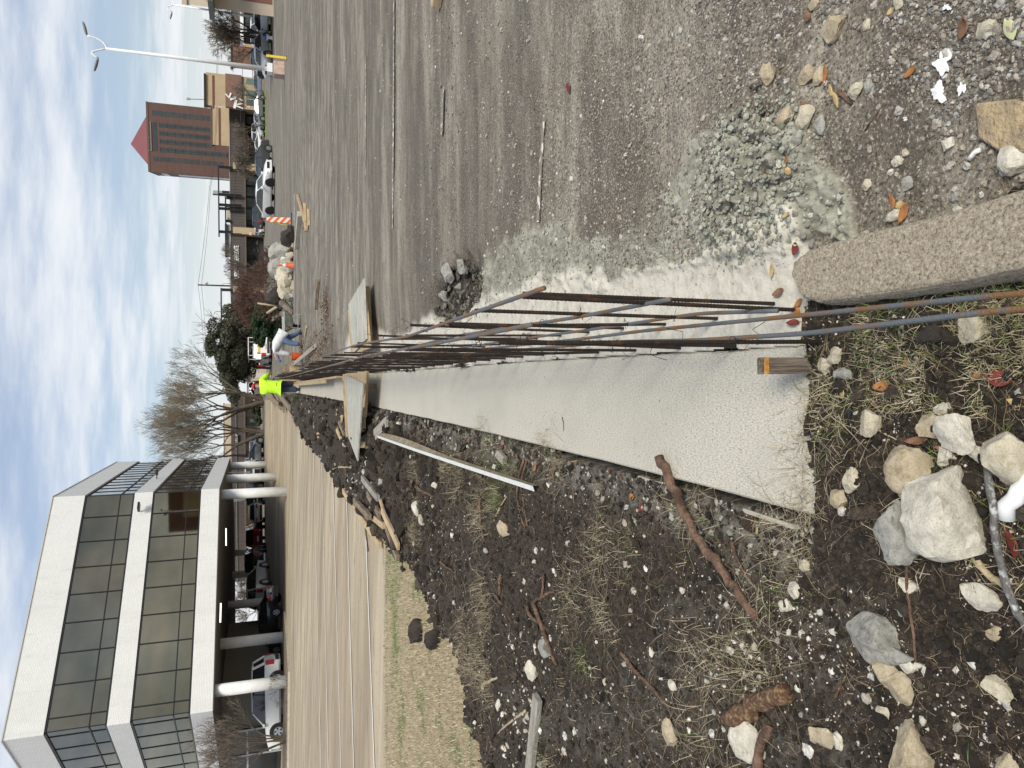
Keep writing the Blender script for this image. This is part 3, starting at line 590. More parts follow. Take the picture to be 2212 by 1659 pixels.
gb = thing('low_building', 'low grey roofed block peeking over the strip mall behind its lettering', 'building', P(560, 520, YM+40))
part('wall', M_greytop, gb, lambda b: fb(b, 491, 500, 485, 556, YM+40, 10, 0, 0, 0)); part('roof', M_black, gb, lambda b: fb(b, 486, 491, 484, 557, YM+40, 10.4, .4))

# --- hotel tower
ht = thing('hotel_tower', 'tall red brick hotel tower with dark window strips and red pyramid roof', 'tower', P(545, 300, 232)); ht.location.z = 0
HA = P(324.3, 370.6, 230.); HB = P(319.7, 220., 226.); HB.z = HA.z; zt = HA.z
HC = P(339.4, 398, 247.); HD = HB+(HC-HA); ex = (HB-HA); ex.z = 0; HW = ex.length; ex.normalize(); ey = Vector((-ex.y, ex.x, 0)); DP = 24.
MH = Matrix(((ex.x, ey.x, 0, HA.x), (ex.y, ey.y, 0, HA.y), (0, 0, 1, 0), (0, 0, 0, 1)))
def hb(b, u0, u1, z0, z1, y0, y1, mi=0): b.box(u0*HW, u1*HW, y0, y1, z0, z1, mi, MH)
part('wall', M_hotel, ht, lambda b: hb(b, 0, 1, -1, zt, 0, DP)); part('parapet', M_fasc, ht, lambda b: hb(b, -.004, 1.004, zt+.002, zt+.5, -.1, DP+.1))
hu = lambda y: (370.6-y)/150.6
hz_ = lambda V: P(V, 300, 229).z
ap = P(283.8, 308, 240.)
pb = MB(); u0, u1 = hu(356.7)*HW, hu(249)*HW; uc = hu(308)*HW
q = [MH @ Vector((u0, .8, zt+.5)), MH @ Vector((u1, .8, zt+.5)), MH @ Vector((u1, 20, zt+.5)), MH @ Vector((u0, 20, zt+.5)), MH @ Vector((uc, 10.4, ap.z))]
pb.add(q, [(0, 1, 4), (1, 2, 4), (2, 3, 4), (3, 0, 4), (3, 2, 1, 0)]); pb.build('pyramid_roof', M_hroof, ht, world=True)
for k in range(12):
    V = 333+k*12.75; z = hz_(V)
    for (ya, yb) in ((237, 247.5), (336.5, 346.5)):
        if ya < 300 and k > 9: continue
        part('window', M_dglass, ht, lambda b: hb(b, hu(yb), hu(ya), z-1.05, z+.25, -.04, 0.3))
for (ya, yb, vb) in ((262.5, 272, 456), (280, 289.5, 456), (297.5, 307.5, 458), (315, 325.5, 490)):
    o = part('window_strip', M_dglass, ht, lambda b: hb(b, hu(yb), hu(ya), hz_(vb), hz_(345.5), -.05, 0.3))
    def g(b):
        z = hz_(345.5)
        while z > hz_(vb): hb(b, hu(yb)+.003, hu(ya)-.003, z-.2, z-.08, -.09, -.055); z -= 1.95
        hb(b, (hu(yb)+hu(ya))/2-.002, (hu(yb)+hu(ya))/2+.002, hz_(vb)+.1, hz_(345.5), -.1, -.056)
    f_ = part('mullions', M_black, o, g); f_.data.transform(Matrix.Translation(-ht.location))
part('window_strip', M_dglass, ht, lambda b: hb(b, hu(324), hu(262), hz_(340.5), hz_(332), -.05, .3))
part('balcony_rail', M_greytop, ht, lambda b: (hb(b, hu(325), hu(261), hz_(327.6), hz_(326.6), -.3, -.2), hb(b, hu(325), hu(324.5), hz_(327.6), hz_(320), -.3, -.2), hb(b, hu(297), hu(296.5), hz_(327.6), hz_(320), -.3, -.2)))
# side wall of the tower
for k in range(12):
    for y0 in (2.2, 19.5):
        z = zt-2.6-k*2.75
        part('window', M_greytop, ht, lambda b: b.box(-.05, .2, y0, y0+1.9, z-1.2, z, 0, MH))
for y0 in (6, 9.6, 13.2): part('window_strip', M_dglass, ht, lambda b: b.box(-.05, .2, y0, y0+1.7, 4, zt-6.5, 0, MH))
part('sign', M_white, ht, lambda b: b.box(-.3, .0, 5, 15, zt-4.2, zt-2.4, 0, MH))

# --- tan building with oxblood stripe, right of the hotel
YT = 118.
tb = thing('shop_building', 'tan stucco store with oxblood stripe and brown brick band beside the strip mall', 'building', (P(560, 190, YT).x, YT+9, 0))
part('wall', M_tan, tb, lambda b: fb(b, 444.5, 566, 163, 233, YT, 18, 0, 0, -.5)); part('coping', M_black, tb, lambda b: fb(b, 440.5, 444.4, 160, 234, YT, 18.3, .3))
part('stripe', M_redstripe, tb, lambda b: fb(b, 458.6, 463, 163, 233, YT, .3, .06)); part('brick_band', M_bbrick, tb, lambda b: fb(b, 487, 522, 162.5, 233.5, YT, .3, .35))
for a, c in ((196, 214), (216, 229), (171, 183)):
    part('window', M_green, tb, lambda b: fb(b, 532, 560, a, c, YT, .1, .05))
part('notice', M_pinksign, tb, lambda b: fb(b, 534, 541, 229.7, 232.6, YT, .1, .04))
lg = MB(); c0 = P(512, 218, YT-.45)
for k, (dx, dz, w, h, a) in enumerate(((-.5, .25, 1.3, .35, .2), (.3, .55, .3, .9, -.5), (.75, .95, .7, .22, .3), (-.9, -.35, .18, 1.0, .3), (-.45, -.3, .16, .9, -.25), (.35, -.3, .16, 1., .45), (.6, 1.35, .14, .8, .8))):
    lg.box(-w/2, w/2, -.05, .0, -h/2, h/2, 0, Matrix.Translation(c0+Vector((dx, 0, dz))) @ Matrix.Rotation(a, 4, 'Y'))
lg.build('emblem', M_white, tb, world=True)
tw = thing('shop_building', 'stepped tan wing with oxblood stripe rising behind the strip mall roof before the hotel', 'building', (P(540, 285, 158).x, 160, 0))
part('wall', M_tan, tw, lambda b: fb(b, 457, 540, 233, 316, 156, 14, 0, 0, -.5)); part('coping', M_fasc, tw, lambda b: fb(b, 455, 457, 232, 317, 156, 14.2, .2))
part('stripe', M_redstripe, tw, lambda b: fb(b, 472, 476.5, 234, 315, 156, .3, .06))
for (V0, y0) in ((408.5, 214), (479, 195)): pass
for V1, V0, y in ((411, 443, 215), ):
    an = thing('antenna', 'thin pole antenna on the roof of the tan store', 'antenna', P(V0, y, YT+4)); an.location.z -= .3
    mb = MB(); mb.tube([P(V0+3, y, YT+4), P(V1, y-1, YT+4)], .07, 6); mb.build('mast', M_greytop, an, world=True); mb = MB(); q = P(V1, y-1, YT+4); mb.box(q.x-.15, q.x+.15, q.y-.1, q.y+.1, q.z, q.z+.5); mb.build('antenna_head', M_greytop, an, world=True)

# --- brick and cream building at the right edge
YB_ = 62.
rb = thing('corner_building', 'cream and red brick building with dark canopy cut by the right edge', 'building', (P(580, 0, YB_).x+4, YB_+6, 0))
x0 = P(590, 36, YB_).x; zt_ = P(403.6, 11, YB_).z
part('wall', M_cream, rb, lambda b: b.prism([(x0, YB_), (x0+16, YB_), (x0+20, YB_+14), (x0*(YB_+14)/YB_+.3, YB_+14)], -.3, zt_)); part('coping', M_beige, rb, lambda b: b.prism([(x0-.15, YB_-.15), (x0+16.1, YB_-.15), (x0+20.1, YB_+14.1), (x0*(YB_+14)/YB_+.2, YB_+14.1)], zt_+.003, zt_+.35))
zc1 = P(453, 20, YB_).z; zc0 = P(464, 20, YB_).z
z_ = lambda V: P(V, 20, YB_).z
part('brick_panel', M_rbrick, rb, lambda b: b.box(x0+.95, x0+4.2, YB_-.06, YB_+.05, z_(587), z_(508))); part('brick_panel', M_rbrick, rb, lambda b: b.box(x0+1.3, x0+4.2, YB_-.06, YB_+.05, z_(489), z_(436)))
part('canopy', mat('canopy_grey', (.13, .125, .11), .6), rb, lambda b: b.box(x0-1.0, x0+16, YB_-3.2, YB_-.07, zc0, zc1)); part('canopy_rod', M_black, rb, lambda b: b.tube([(x0-.6, YB_-2.5, zc1), (x0+1., YB_-.1, z_(425))], .04, 6))
# --- shops behind the right-hand trees
YS = 112.
sb = thing('shop_building', 'low shop with grey shingle roof, white fascia and posters behind the parked white vehicle', 'building', (P(560, 50, YS).x, YS+6, 0))
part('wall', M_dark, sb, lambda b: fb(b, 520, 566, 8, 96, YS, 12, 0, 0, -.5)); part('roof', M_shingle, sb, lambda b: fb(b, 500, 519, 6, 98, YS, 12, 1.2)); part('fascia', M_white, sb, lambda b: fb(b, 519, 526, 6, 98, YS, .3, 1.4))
for a, c in ((34, 52), (54, 57)): part('window', M_green, sb, lambda b: fb(b, 530, 556, a, c, YS, .1, .05))
part('poster', M_white, sb, lambda b: fb(b, 528, 533.5, 57.5, 72, YS, .1, .07)); part('poster', mat('navy_poster', (.02, .03, .07), .6), sb, lambda b: fb(b, 534, 543, 57.5, 69, YS, .1, .07))
text('SHOES', P(522.5, 24, YS-1.5), .5, M_black, sb, ext=.02, name='lettering'); 
b2 = thing('shop_building', 'brown brick shop with tan doorway behind the bare tree at the right', 'building', (P(560, 120, 126).x, 132, 0))
part('wall', M_bbrick, b2, lambda b: fb(b, 500, 566, 98, 150, 126, 12, 0, 0, -.5)); part('doorway', M_tan, b2, lambda b: fb(b, 528, 562, 92, 104, 126, .5, .2)); part('coping', M_fasc, b2, lambda b: fb(b, 498, 500, 97, 151, 126, 12, .2))

# --- pink walled shops beyond the lot on the left, seen past the trees and under the office
YL = 96.
ml = thing('strip_mall', 'pink walled row of shops under a dark metal roof beyond the tan lot', 'building', (P(560, 1000, YL).x, YL+8, .85))
part('wall', M_pink, ml, lambda b: fb(b, 530, 572, 850, 1176, YL, 14, 0, 0, .3))
def rf(b):
    x0, x1, z0, z1 = fb(b, 501, 528, 846, 1250, YL, 15, 1.4); ribs(b, x0, x1, z0, z1, YL-1.4, .5, .05, 0)
part('roof_band', M_brown, ml, rf); part('fascia', M_fasc, ml, lambda b: fb(b, 528, 531.5, 846, 1250, YL, 2, 1.6)); part('gutter', M_greytop, ml, lambda b: fb(b, 511.2, 512, 846, 1250, YL, .2, 1.52))
part('end_wall', mat('yellow_beige_wall', (.52, .43, .27), .85, var=.08), ml, lambda b: fb(b, 531.6, 572, 1070, 1172, YL, 1, .05, 0, .3))
part('upper_wall', M_beige, ml, lambda b: fb(b, 485, 500.8, 872, 1010, YL+2, 10)); part('coping', M_fasc, ml, lambda b: fb(b, 483, 485, 871, 1011, YL+2, 10))
for ya, yb in ((871, 893), (900, 920), (924, 942), (948, 960), (974, 1000), (1030, 1052)):
    o = part('window', M_green, ml, lambda b: fb(b, 534, 562, ya, yb, YL, .1, .04)); f_ = part('frame', M_black, o, lambda b: (fb(b, 533, 534, ya, yb, YL, .05, .1), fb(b, 547, 547.8, ya, yb, YL, .05, .1))); f_.data.transform(Matrix.Translation(-ml.location))
for ya, yb in ((880, 887), (905, 912), (930, 936)): part('window_blind', M_white, ml, lambda b: fb(b, 540, 553, ya, yb, YL, .05, .06))
part('sign_board', M_white, ml, lambda b: fb(b, 475.5, 489, 886, 899, YL, .2, 1.5)); part('sign_board', M_dark, ml, lambda b: fb(b, 508, 516, 938, 957, YL, .1, 1.62)); text('ITLE', P(512, 947, YL-1.66), .42, M_white, ml, wid=.95, name='lettering')
bw = thing('shop_building', 'beige low building with pale shutters seen beyond the workers', 'building', (P(560, 800, 118).x, 124, 0))
part('wall', M_beige, bw, lambda b: fb(b, 536, 576, 748, 852, 118, 10, 0, 0, -.5)); part('roof', M_fasc, bw, lambda b: fb(b, 533, 536, 747, 853, 118, 10, .4))
for ya, yb, a, c in ((795, 803, 549, 558), (783, 789, 548, 556), (806, 816, 548, 572), (770, 777, 541, 548)): part('shutter', M_trim, bw, lambda b: fb(b, a, c, ya, yb, 118, .1, .05))

# ============================================================ POLES AND WIRES
M_polew = mat('white_pole_paint', (.74, .75, .76), .5, var=.05); M_lamp = mat('lamp_head_grey', (.17, .165, .15), .5); M_wood = mat('weathered_pole', (.045, .038, .032), .9); M_blk = mat('pink_concrete', (.50, .36, .30), .9, var=.18, scale=4, bump=1, bscale=30)
def lamp_post(bx, by, vtop, ytop, arms, label, Y=None):
    g0 = GG(bx, by); Y = g0.y; t = thing('street_lamp', label, 'lamp post', g0, group='white twin arm car park lamps')
    hb_ = .92 if Y < 50 else .75; w_ = .36
    mb = MB(); mb.box(-w_, w_, -w_, w_, -.1, hb_*.62); mb.build('base_block', M_blk, t, bevel=.03)
    top = P(vtop, ytop, Y); top.x = g0.x; zt = top.z
    mb = MB(); mb.box(-.24, .24, -.24, .24, hb_*.62+.05, hb_*.62+.33); mb.build('base_plate', M_polew, t)
    mb = MB(); mb.tube([(0, 0, hb_*.62), (0, 0, zt)], [.125, .07], 14); mb.build('pole', M_polew, t, smooth=True)
    for (va, ya, kind) in arms:
        e = P(va, ya, Y)-g0; e.x = P(va, ya, Y).x-(P(vtop, ytop, Y).x)
        a = Vector((0, 0, zt-.05)); pts = [a+Vector((e.x*(math.sin(s*math.pi/2) if kind > 0 else math.sin(s*math.pi/2)), 0, (e.z-a.z)*(1-math.cos(s*math.pi/2)) if kind > 0 else (e.z-a.z)*math.sin(s*math.pi))) for s in [i/8 for i in range(9)]]
        if kind < 0: pts = [a+Vector((e.x*s, 0, .55*math.sin(s*math.pi)+(e.z-a.z)*s*s)) for s in [i/8 for i in range(9)]]
        mb = MB(); mb.tube(pts, .045, 8); mb.build('arm', M_polew, t, smooth=True)
        d = Vector((1 if e.x > 0 else -1, 0, .25)); p = pts[-1]; rings = []
        for s, r in ((0, .04), (.15, .11), (.4, .13), (.62, .09), (.7, .03)):
            c_ = p+d*s; rings.append([c_+Vector((0, math.cos(k*math.pi/4)*r, math.sin(k*math.pi/4)*r*.6)) for k in range(8)])
        mb = MB(); mb.loft(rings); mb.build('lamp_head', M_lamp, t, smooth=True)
    return t
lamp_post(614, 153, 228, 110.6, ((188, 83, 1), (212, 131, -1)), 'tall white twin arm lamp post nearest the camera on a pink concrete block')
lamp_post(583, 41, 375, 16, ((352, -8, 1), (372, 31, -1)), 'farther white lamp post partly behind the brick building canopy')
yp = thing('marker_post', 'short yellow marker post standing beside the lamp block', 'post', GG(620, 126)); mb = MB(); mb.box(-.06, .06, -.03, .03, 0, 1.0); mb.build('post', mat('yellow_plastic', (.75, .52, .06), .5, var=.1), yp); mb = MB(); mb.box(-.12, .12, -.1, .1, 0, .035); mb.build('foot', M_fasc, yp)
up_ = thing('utility_pole', 'dark wooden utility pole with wires in front of the brown strip mall', 'utility pole', G(570, 620)); gp = up_.location.copy()
YU = gp.y; tp = P(427.7, 618, YU); mb = MB(); mb.tube([gp, Vector((gp.x, YU, tp.z))], [.17, .12], 10); mb.build('pole', M_wood, up_, world=True)
mb = MB(); mb.tube([(gp.x-.05, YU-.2, tp.z-1), (gp.x+.45, YU-.2, tp.z-1.6)], .16, 8); mb.build('transformer', M_greytop, up_, world=True)
mb = MB(); mb.tube([(gp.x+.4, YU, tp.z-9), (gp.x+.4, YU, tp.z-4.2), (gp.x+.1, YU, tp.z-3.8)], .05, 6); mb.build('conduit', M_greytop, up_, world=True)
def wire(pts, label, r=.025, sag=.4):
    t = thing('power_line', label, 'wire', pts[0], group='power lines across the sky'); q = []
    for a, b in zip(pts[:-1], pts[1:]):
        for i in range(10): s = i/10; q.append(a.lerp(b, s)-Vector((0, 0, sag*4*s*(1-s))))
    q.append(pts[-1]); mb = MB(); mb.tube(q, r, 4); mb.build('wire', M_wood, t, world=True)
top = Vector((gp.x, YU, tp.z))
for k, dz in enumerate((0, -.55)):
    wire([P(441+k*3, 790, YU+6)+Vector((0, 0, 0)), top+Vector((0, 0, dz))], ('upper', 'lower')[k]+' power line from the utility pole towards the bare trees', sag=.2)
    wire([top+Vector((0, 0, dz)), P(452.5+k*2.5, 405, YU+3), P(463+k*2.5, 315, YU+8), P(468+k*2.5, 150, YU+12), P(470+k*2.5, -60, YU+12)], ('upper', 'lower')[k]+' power line from the utility pole across the hotel tower', sag=.15)
wire([P(504, 770, 110), P(497, 620, 112), P(497, 540, 112), P(510, 350, 112), P(521, 230, 112), P(527, -60, 112)], 'low cable crossing the dark roofs of the strip mall', .03, .1)
wire([P(515, 1200, 90), P(512.5, 860, 90)], 'pale cable strung before the pink walled shops', .03, .05)
rl = thing('street_lamp', 'thin curved street lamp far behind the strip mall roof', 'lamp post', P(520, 677, 190)); mb = MB(); mb.tube([P(520, 677, 190), P(467, 672.5, 190), P(463.5, 675, 190), P(463, 679, 190)], .1, 6); mb.build('pole', M_greytop, rl, world=True)

# tan and oxblood restaurant out of frame to the right: it shows only as the reflection in the office glass
rs_ = thing('restaurant_building', 'tan and dark red building mirrored in the right hand office windows', 'building', (52, 40, 0))
part('wall', M_bbrick, rs_, lambda b: b.box(46, 60, 34.5, 40.5, -.2, 12)); part('tower', M_tan, rs_, lambda b: b.prism([(45, 36.5), (60, 36.5), (60, 47), (45, 47)], -.2, 10.2)); part('arch_panel', M_beige, rs_, lambda b: b.tube([(44.9, 41, 7.2), (45.1, 41, 7.2)], 2.1, 24)); part('arch_panel', M_dark, rs_, lambda b: b.tube([(44.8, 41, 7.2), (45.05, 41, 7.2)], 1.6, 24)); part('arch_panel', M_tan, rs_, lambda b: b.tube([(44.7, 41, 7.2), (45.0, 41, 7.2)], 1.2, 24))

# ============================================================ TREES
def segs_obj(name, segs, m, parent, n=4, attrs=None):
    S = np.array(segs, float); p0, p1, r0, r1 = S[:, 0:3], S[:, 3:6], S[:, 6], S[:, 7]
    d = p1-p0; d /= np.maximum(np.linalg.norm(d, axis=1, keepdims=True), 1e-6)
    ref = np.where(np.abs(d[:, 2:3]) < .9, np.array([[0, 0, 1.]]), np.array([[1., 0, 0]])); a = np.cross(d, ref); a /= np.linalg.norm(a, axis=1, keepdims=True); b = np.cross(a, d)
    V = []
    for p, r in ((p0, r0), (p1, r1)):
        for k in range(n):
            t = 2*math.pi*k/n; V.append(p+(a*math.cos(t)+b*math.sin(t))*r[:, None])
    V = np.stack(V, 1).reshape(-1, 3); base = (np.arange(len(S))*2*n)[:, None]
    F = np.concatenate([base+np.array([[k, (k+1) % n, n+(k+1) % n, n+k]]) for k in range(n)], 0)
    return np_mesh(name, V, F, m, attrs, smooth=n > 4, parent=parent)
def grow(segs, twigs, p, d, L, r, lvl, maxl, rs, spread, upb, kids=(2, 3), shrink=.78, wob=.12, nseg=4, rmin=.008, droop=0.):
    q = Vector(p); dd = Vector(d).normalized(); rr = r; tgt = segs if lvl < 3 else twigs; r_end = max(r*.62, rmin)
    for i in range(nseg):
        dd = (dd+Vector((rs.gauss(0, wob), rs.gauss(0, wob), rs.gauss(0, wob)*.6+upb*.12-droop*(lvl/maxl)*.1))).normalized()
        nq = q+dd*L/nseg; r2 = r+(r_end-r)*(i+1)/nseg
        tgt.append((*q, *nq, rr, r2)); 
        if lvl >= 2 and lvl < maxl and i > 0 and rs.random() < .8:
            a = dd.orthogonal().normalized(); a.rotate(Matrix.Rotation(rs.uniform(0, 6.28), 3, dd)); grow(segs, twigs, nq, (dd+a*rs.uniform(.5, 1.)), L*rs.uniform(.35, .6), max(r2*.45, rmin), max(lvl+2, maxl-2) if lvl+2 <= maxl else maxl, maxl, rs, spread, upb, kids, shrink, wob, nseg, rmin, droop)
        q = nq; rr = r2
    if lvl < maxl:
        n = rs.choice(kids); a0 = rs.uniform(0, 6.28)
        for k in range(n):
            a = dd.orthogonal().normalized(); a.rotate(Matrix.Rotation(a0+6.28*k/n+rs.uniform(-.4, .4), 3, dd))
            nd = (dd+a*spread*rs.uniform(.6, 1.25)+Vector((0, 0, upb*.3))).normalized()
            grow(segs, twigs, q, nd, L*shrink*rs.uniform(.85, 1.12), r_end*.82, lvl+1, maxl, rs, spread, upb, kids, shrink, wob, nseg, rmin, droop)
M_bark = mat('bark', (.10, .08, .06), .95, var=.35, scale=9, bump=2, bscale=22, stretch=(1, 1, .2)); M_twig = mat('twig', (.13, .10, .075), .95, var=.3, scale=3)
M_elm = mat('elm_twig', (.20, .165, .115), .95, var=.3, scale=3); M_twigred = mat('reddish_twig', (.10, .055, .042), .95, var=.3, scale=3); M_twiggrey = mat('grey_twig', (.15, .125, .105), .95, var=.3, scale=3)
def bare_tree(label, loc, h, seed, stems=((0, 0, 1, 1.),), maxl=6, spread=.42, upb=.5, r0=.24, mt=None, tm=None, first=.34, name='bare_tree', cat='tree', kids=(2, 3), shrink=.76, group='bare trees', rmin=.009, wob=.1, droop=0., nseg=4):
    rs = random.Random(seed); t = thing(name, label, cat, loc, group=group); segs = []; tw = []
    for (dx, dy, dz, k) in stems: grow(segs, tw, (dx*.15, dy*.15, -.15), (dx, dy, dz), h*first*k, r0*k, 0, maxl, rs, spread, upb, kids, shrink, wob, nseg, rmin, droop)
    zmax = max(s[5] for s in segs+tw); f = h/zmax; sc = lambda S: [(*[c*f for c in s[:6]], s[6], s[7]) for s in S]
    segs_obj('trunk', sc(segs), mt or M_bark, t, 7); segs_obj('crown', sc(tw), tm or M_twig, t, 3); return t
def hpx(loc, v, y):         # height above loc of a bearing at that distance
    return P(v, y, loc.y).z-loc.z
def at(x, y, Y=None, dz=0.):
    p = GG(x, y)
    if Y: q = P(x, y, Y); p = Vector((q.x, Y, float(gz(q.x, Y))))
    p.z += dz; return p
l = at(569, 868, 76); bare_tree('tallest bare elm with wide fan of branches behind the lime shirted worker', l, hpx(l, 290, 880), 5, ((0, 0, 1, 1.), (-.42, .1, 1, .95), (.55, -.1, 1, .95), (.15, .3, 1, .9)), 7, .42, .36, .27, first=.25, shrink=.79, rmin=.0085, tm=M_elm)
l = at(569, 934, 77); bare_tree('leaning bare elm with two trunks between the tall elm and the office', l, hpx(l, 309, 964), 11, ((-.3, 0, 1, 1.), (.25, 0, 1, .85), (-.05, .2, 1, .9)), 7, .42, .4, .24, first=.25, shrink=.79, rmin=.0085, tm=M_elm)
l = at(571, 985, 84); bare_tree('bare tree whose crown shows right beside the office corner', l, hpx(l, 330, 985), 23, ((-.1, 0, 1, 1.),), 6, .36, .5, .2, first=.3)
# small bare trees before the far shops
l = at(562, 585, 112); bare_tree('spindly bare tree in front of the white roof letters', l, hpx(l, 476, 585), 31, ((0, 0, 1, 1.), (.3, 0, 1, .8)), 6, .45, .3, .12, tm=M_twiggrey, first=.25, rmin=.014, group='small bare trees by the shops')
l = at(566, 610, 108); bare_tree('spreading bare tree left of the spindly one by the utility pole', l, hpx(l, 488, 610), 32, ((-.2, 0, 1, 1.), (.4, 0, 1, .8)), 6, .5, .2, .12, tm=M_twigred, first=.25, rmin=.014, group='small bare trees by the shops')
l = at(569, 350, 112); bare_tree('dense round bare tree before the tan pillar', l, hpx(l, 499, 350), 33, ((0, 0, 1, 1.), (.4, .1, 1, .9), (-.4, -.1, 1, .9)), 6, .5, .15, .11, tm=M_twiggrey, first=.17, rmin=.015, kids=(3, 3), shrink=.72, group='small bare trees by the shops')
l = at(568, 312, 114); bare_tree('small brownish bare tree left of the white coupe', l, hpx(l, 520, 312), 34, ((0, 0, 1, 1.), (-.3, 0, 1, .8)), 5, .5, .15, .08, tm=M_twigred, first=.2, rmin=.016, kids=(3, 3), group='small bare trees by the shops')
l = at(571, 268, 100); bare_tree('bare parking lot tree standing over the silver sedan', l, hpx(l, 498, 268), 35, ((0, 0, 1, 1.),), 6, .45, .25, .13, tm=M_twiggrey, first=.3, rmin=.014, group='small bare trees by the shops')
l = at(573, 211, 96); bare_tree('bare parking lot tree on the green verge before the tan store', l, hpx(l, 497, 205), 36, ((0, 0, 1, 1.),), 6, .55, .1, .14, tm=M_twiggrey, first=.3, rmin=.013, group='small bare trees by the shops')
l = at(579, 80, 70); bare_tree('wide bare oak beyond the silver car at the right', l, hpx(l, 436, 80), 37, ((.25, 0, 1, 1.), (-.35, 0, .8, .9), (0, .2, 1, .9)), 7, .48, .12, .20, first=.2, shrink=.76, rmin=.010)
# multi-stem shrub in the planter at the left edge
l = Vector((-17.6, 38.6, float(gz(-17.6, 38.6)))); bare_tree('tangled multi stemmed bare crape myrtle in the planter at the office corner', l, 5.0, 41, tuple((math.cos(k*1.05)*.30, math.sin(k*1.05)*.30, 1, .9+.1*(k % 2)) for k in range(7)), 5, .42, .25, .06, tm=M_twiggrey, first=.34, rmin=.007, name='bare_shrub', cat='shrub', shrink=.76, group='')
l = at(604, 1486, 38.9); bare_tree('tiny dry twiggy shrub at the foot of the corner column', l, 1.1, 42, ((0, 0, 1, 1), (.5, 0, 1, .9), (-.5, 0, 1, .9)), 4, .5, .1, .015, tm=M_twig, first=.3, rmin=.005, name='bare_shrub', cat='shrub', group='')
# dry reddish bush beside the rubble
l = at(602, 585, 41); bare_tree('dry reddish brown bush behind the rubble pile', l, hpx(l, 541, 585), 43, tuple((math.cos(k*.9)*.6, math.sin(k*.9)*.6, 1, 1) for k in range(7)), 5, .55, .05, .03, tm=M_twigred, first=.26, rmin=.007, name='dry_bush', cat='bush', group='dry reddish bushes')
l = at(603, 618, 43); bare_tree('dry reddish thicket between the green bush and the rubble', l, hpx(l, 527, 622), 44, tuple((math.cos(k*.9)*.7, math.sin(k*.9)*.6, 1, 1) for k in range(7)), 5, .55, .05, .03, tm=M_twigred, first=.26, rmin=.008, name='dry_bush', cat='bush', group='dry reddish bushes')
l = at(575, 655, 66); bare_tree('tall thin brown thicket above the dark green bush', l, hpx(l, 497, 655), 45, tuple((math.cos(k*.9)*.8, math.sin(k*.9)*.5, 1, 1) for k in range(7)), 6, .5, .15, .05, tm=M_twigred, first=.24, rmin=.012, name='dry_bush', cat='bush', group='dry reddish bushes')

def leaf_cloud(name, blobs, n, size, m, cols, parent, seed, flat=.0):
    r = np.random.default_rng(seed); B = np.array(blobs, float); w = (B[:, 3]*B[:, 4]*B[:, 5]); w /= w.sum(); k = r.choice(len(B), n, p=w)
    u = r.normal(size=(n, 3)); u /= np.linalg.norm(u, axis=1, keepdims=True); rad = r.uniform(.45, 1.0, n)**.5
    c = B[k, :3]+u*B[k, 3:6]*rad[:, None]
    nz = fbm(c[:, 0]*1.6+c[:, 2]*.9, c[:, 1]*1.6+c[:, 2]*1.3, 3, seed); keep = nz > .36; c = c[keep]; nz = nz[keep]; n = len(c)
    a = r.normal(size=(n, 3)); a /= np.linalg.norm(a, axis=1, keepdims=True); b = np.cross(a, r.normal(size=(n, 3))); b /= np.linalg.norm(b, axis=1, keepdims=True)
    s = size*r.uniform(.6, 1.4, n)[:, None]; V = np.stack([c-a*s, c-b*s*.45, c+a*s, c+b*s*.45], 1).reshape(-1, 3); F = np.arange(n*4).reshape(-1, 4)
    cc = np.array(cols, float); q = r.integers(0, len(cc), n); col = cc[q]*r.uniform(.75, 1.25, n)[:, None]; return np_mesh(name, V, F, m, {'leafcol': np.repeat(col, 4, 0)}, smooth=False, parent=parent)
M_leaf = mat('foliage', (.05, .07, .03), .75, attr='leafcol')
def leafy_tree(label, loc, h, wdt, seed, cols, n=22000, size=.10, name='live_oak', cat='tree', group=None, trunk_h=.35, depth=None):
    t = thing(name, label, cat, loc, group=group); rs = random.Random(seed); d = depth or wdt*.8; segs = []; tw = []
    grow(segs, tw, (0, 0, -.2), (0, 0, 1), h*trunk_h, .03*h, 0, 4, rs, .7, .2, (3, 3), .8, .1, 3, .015)
    segs_obj('trunk', segs+tw, M_bark, t, 6); bl = []
    for i in range(26):
        a = rs.uniform(0, 6.28); q = rs.uniform(0, 1)**.5; z = rs.uniform(trunk_h*.75, .93); env = math.sqrt(max(.05, 1-((z-.5)/.55)**2)); s = rs.uniform(.10, .2)
        bl.append((math.cos(a)*q*env*wdt*.42, math.sin(a)*q*env*d*.42, h*z, wdt*s, d*s, h*s*.6))
    leaf_cloud('crown', bl, n, size, M_leaf, cols, t, seed); return t
oak = [(.055, .065, .038), (.075, .08, .05), (.10, .095, .06), (.04, .048, .03)]
l = at(574, 745, 80); leafy_tree('broad grey green live oak, tallest of the evergreens beyond the worker in white', l, hpx(l, 443, 740), 7.5, 3, oak, 26000, .11, group='live oaks beyond the site')
l = at(574, 795, 86); leafy_tree('dense live oak spreading left towards the bare elm', l, hpx(l, 462, 790), 8.5, 4, oak, 26000, .11, group='live oaks beyond the site')
l = at(574, 700, 88); leafy_tree('lower live oak at the right end of the evergreens', l, hpx(l, 478, 700), 5.5, 6, oak, 14000, .10, group='live oaks beyond the site')
bush = [(.018, .040, .014), (.030, .06, .02), (.045, .085, .026), (.012, .03, .012)]
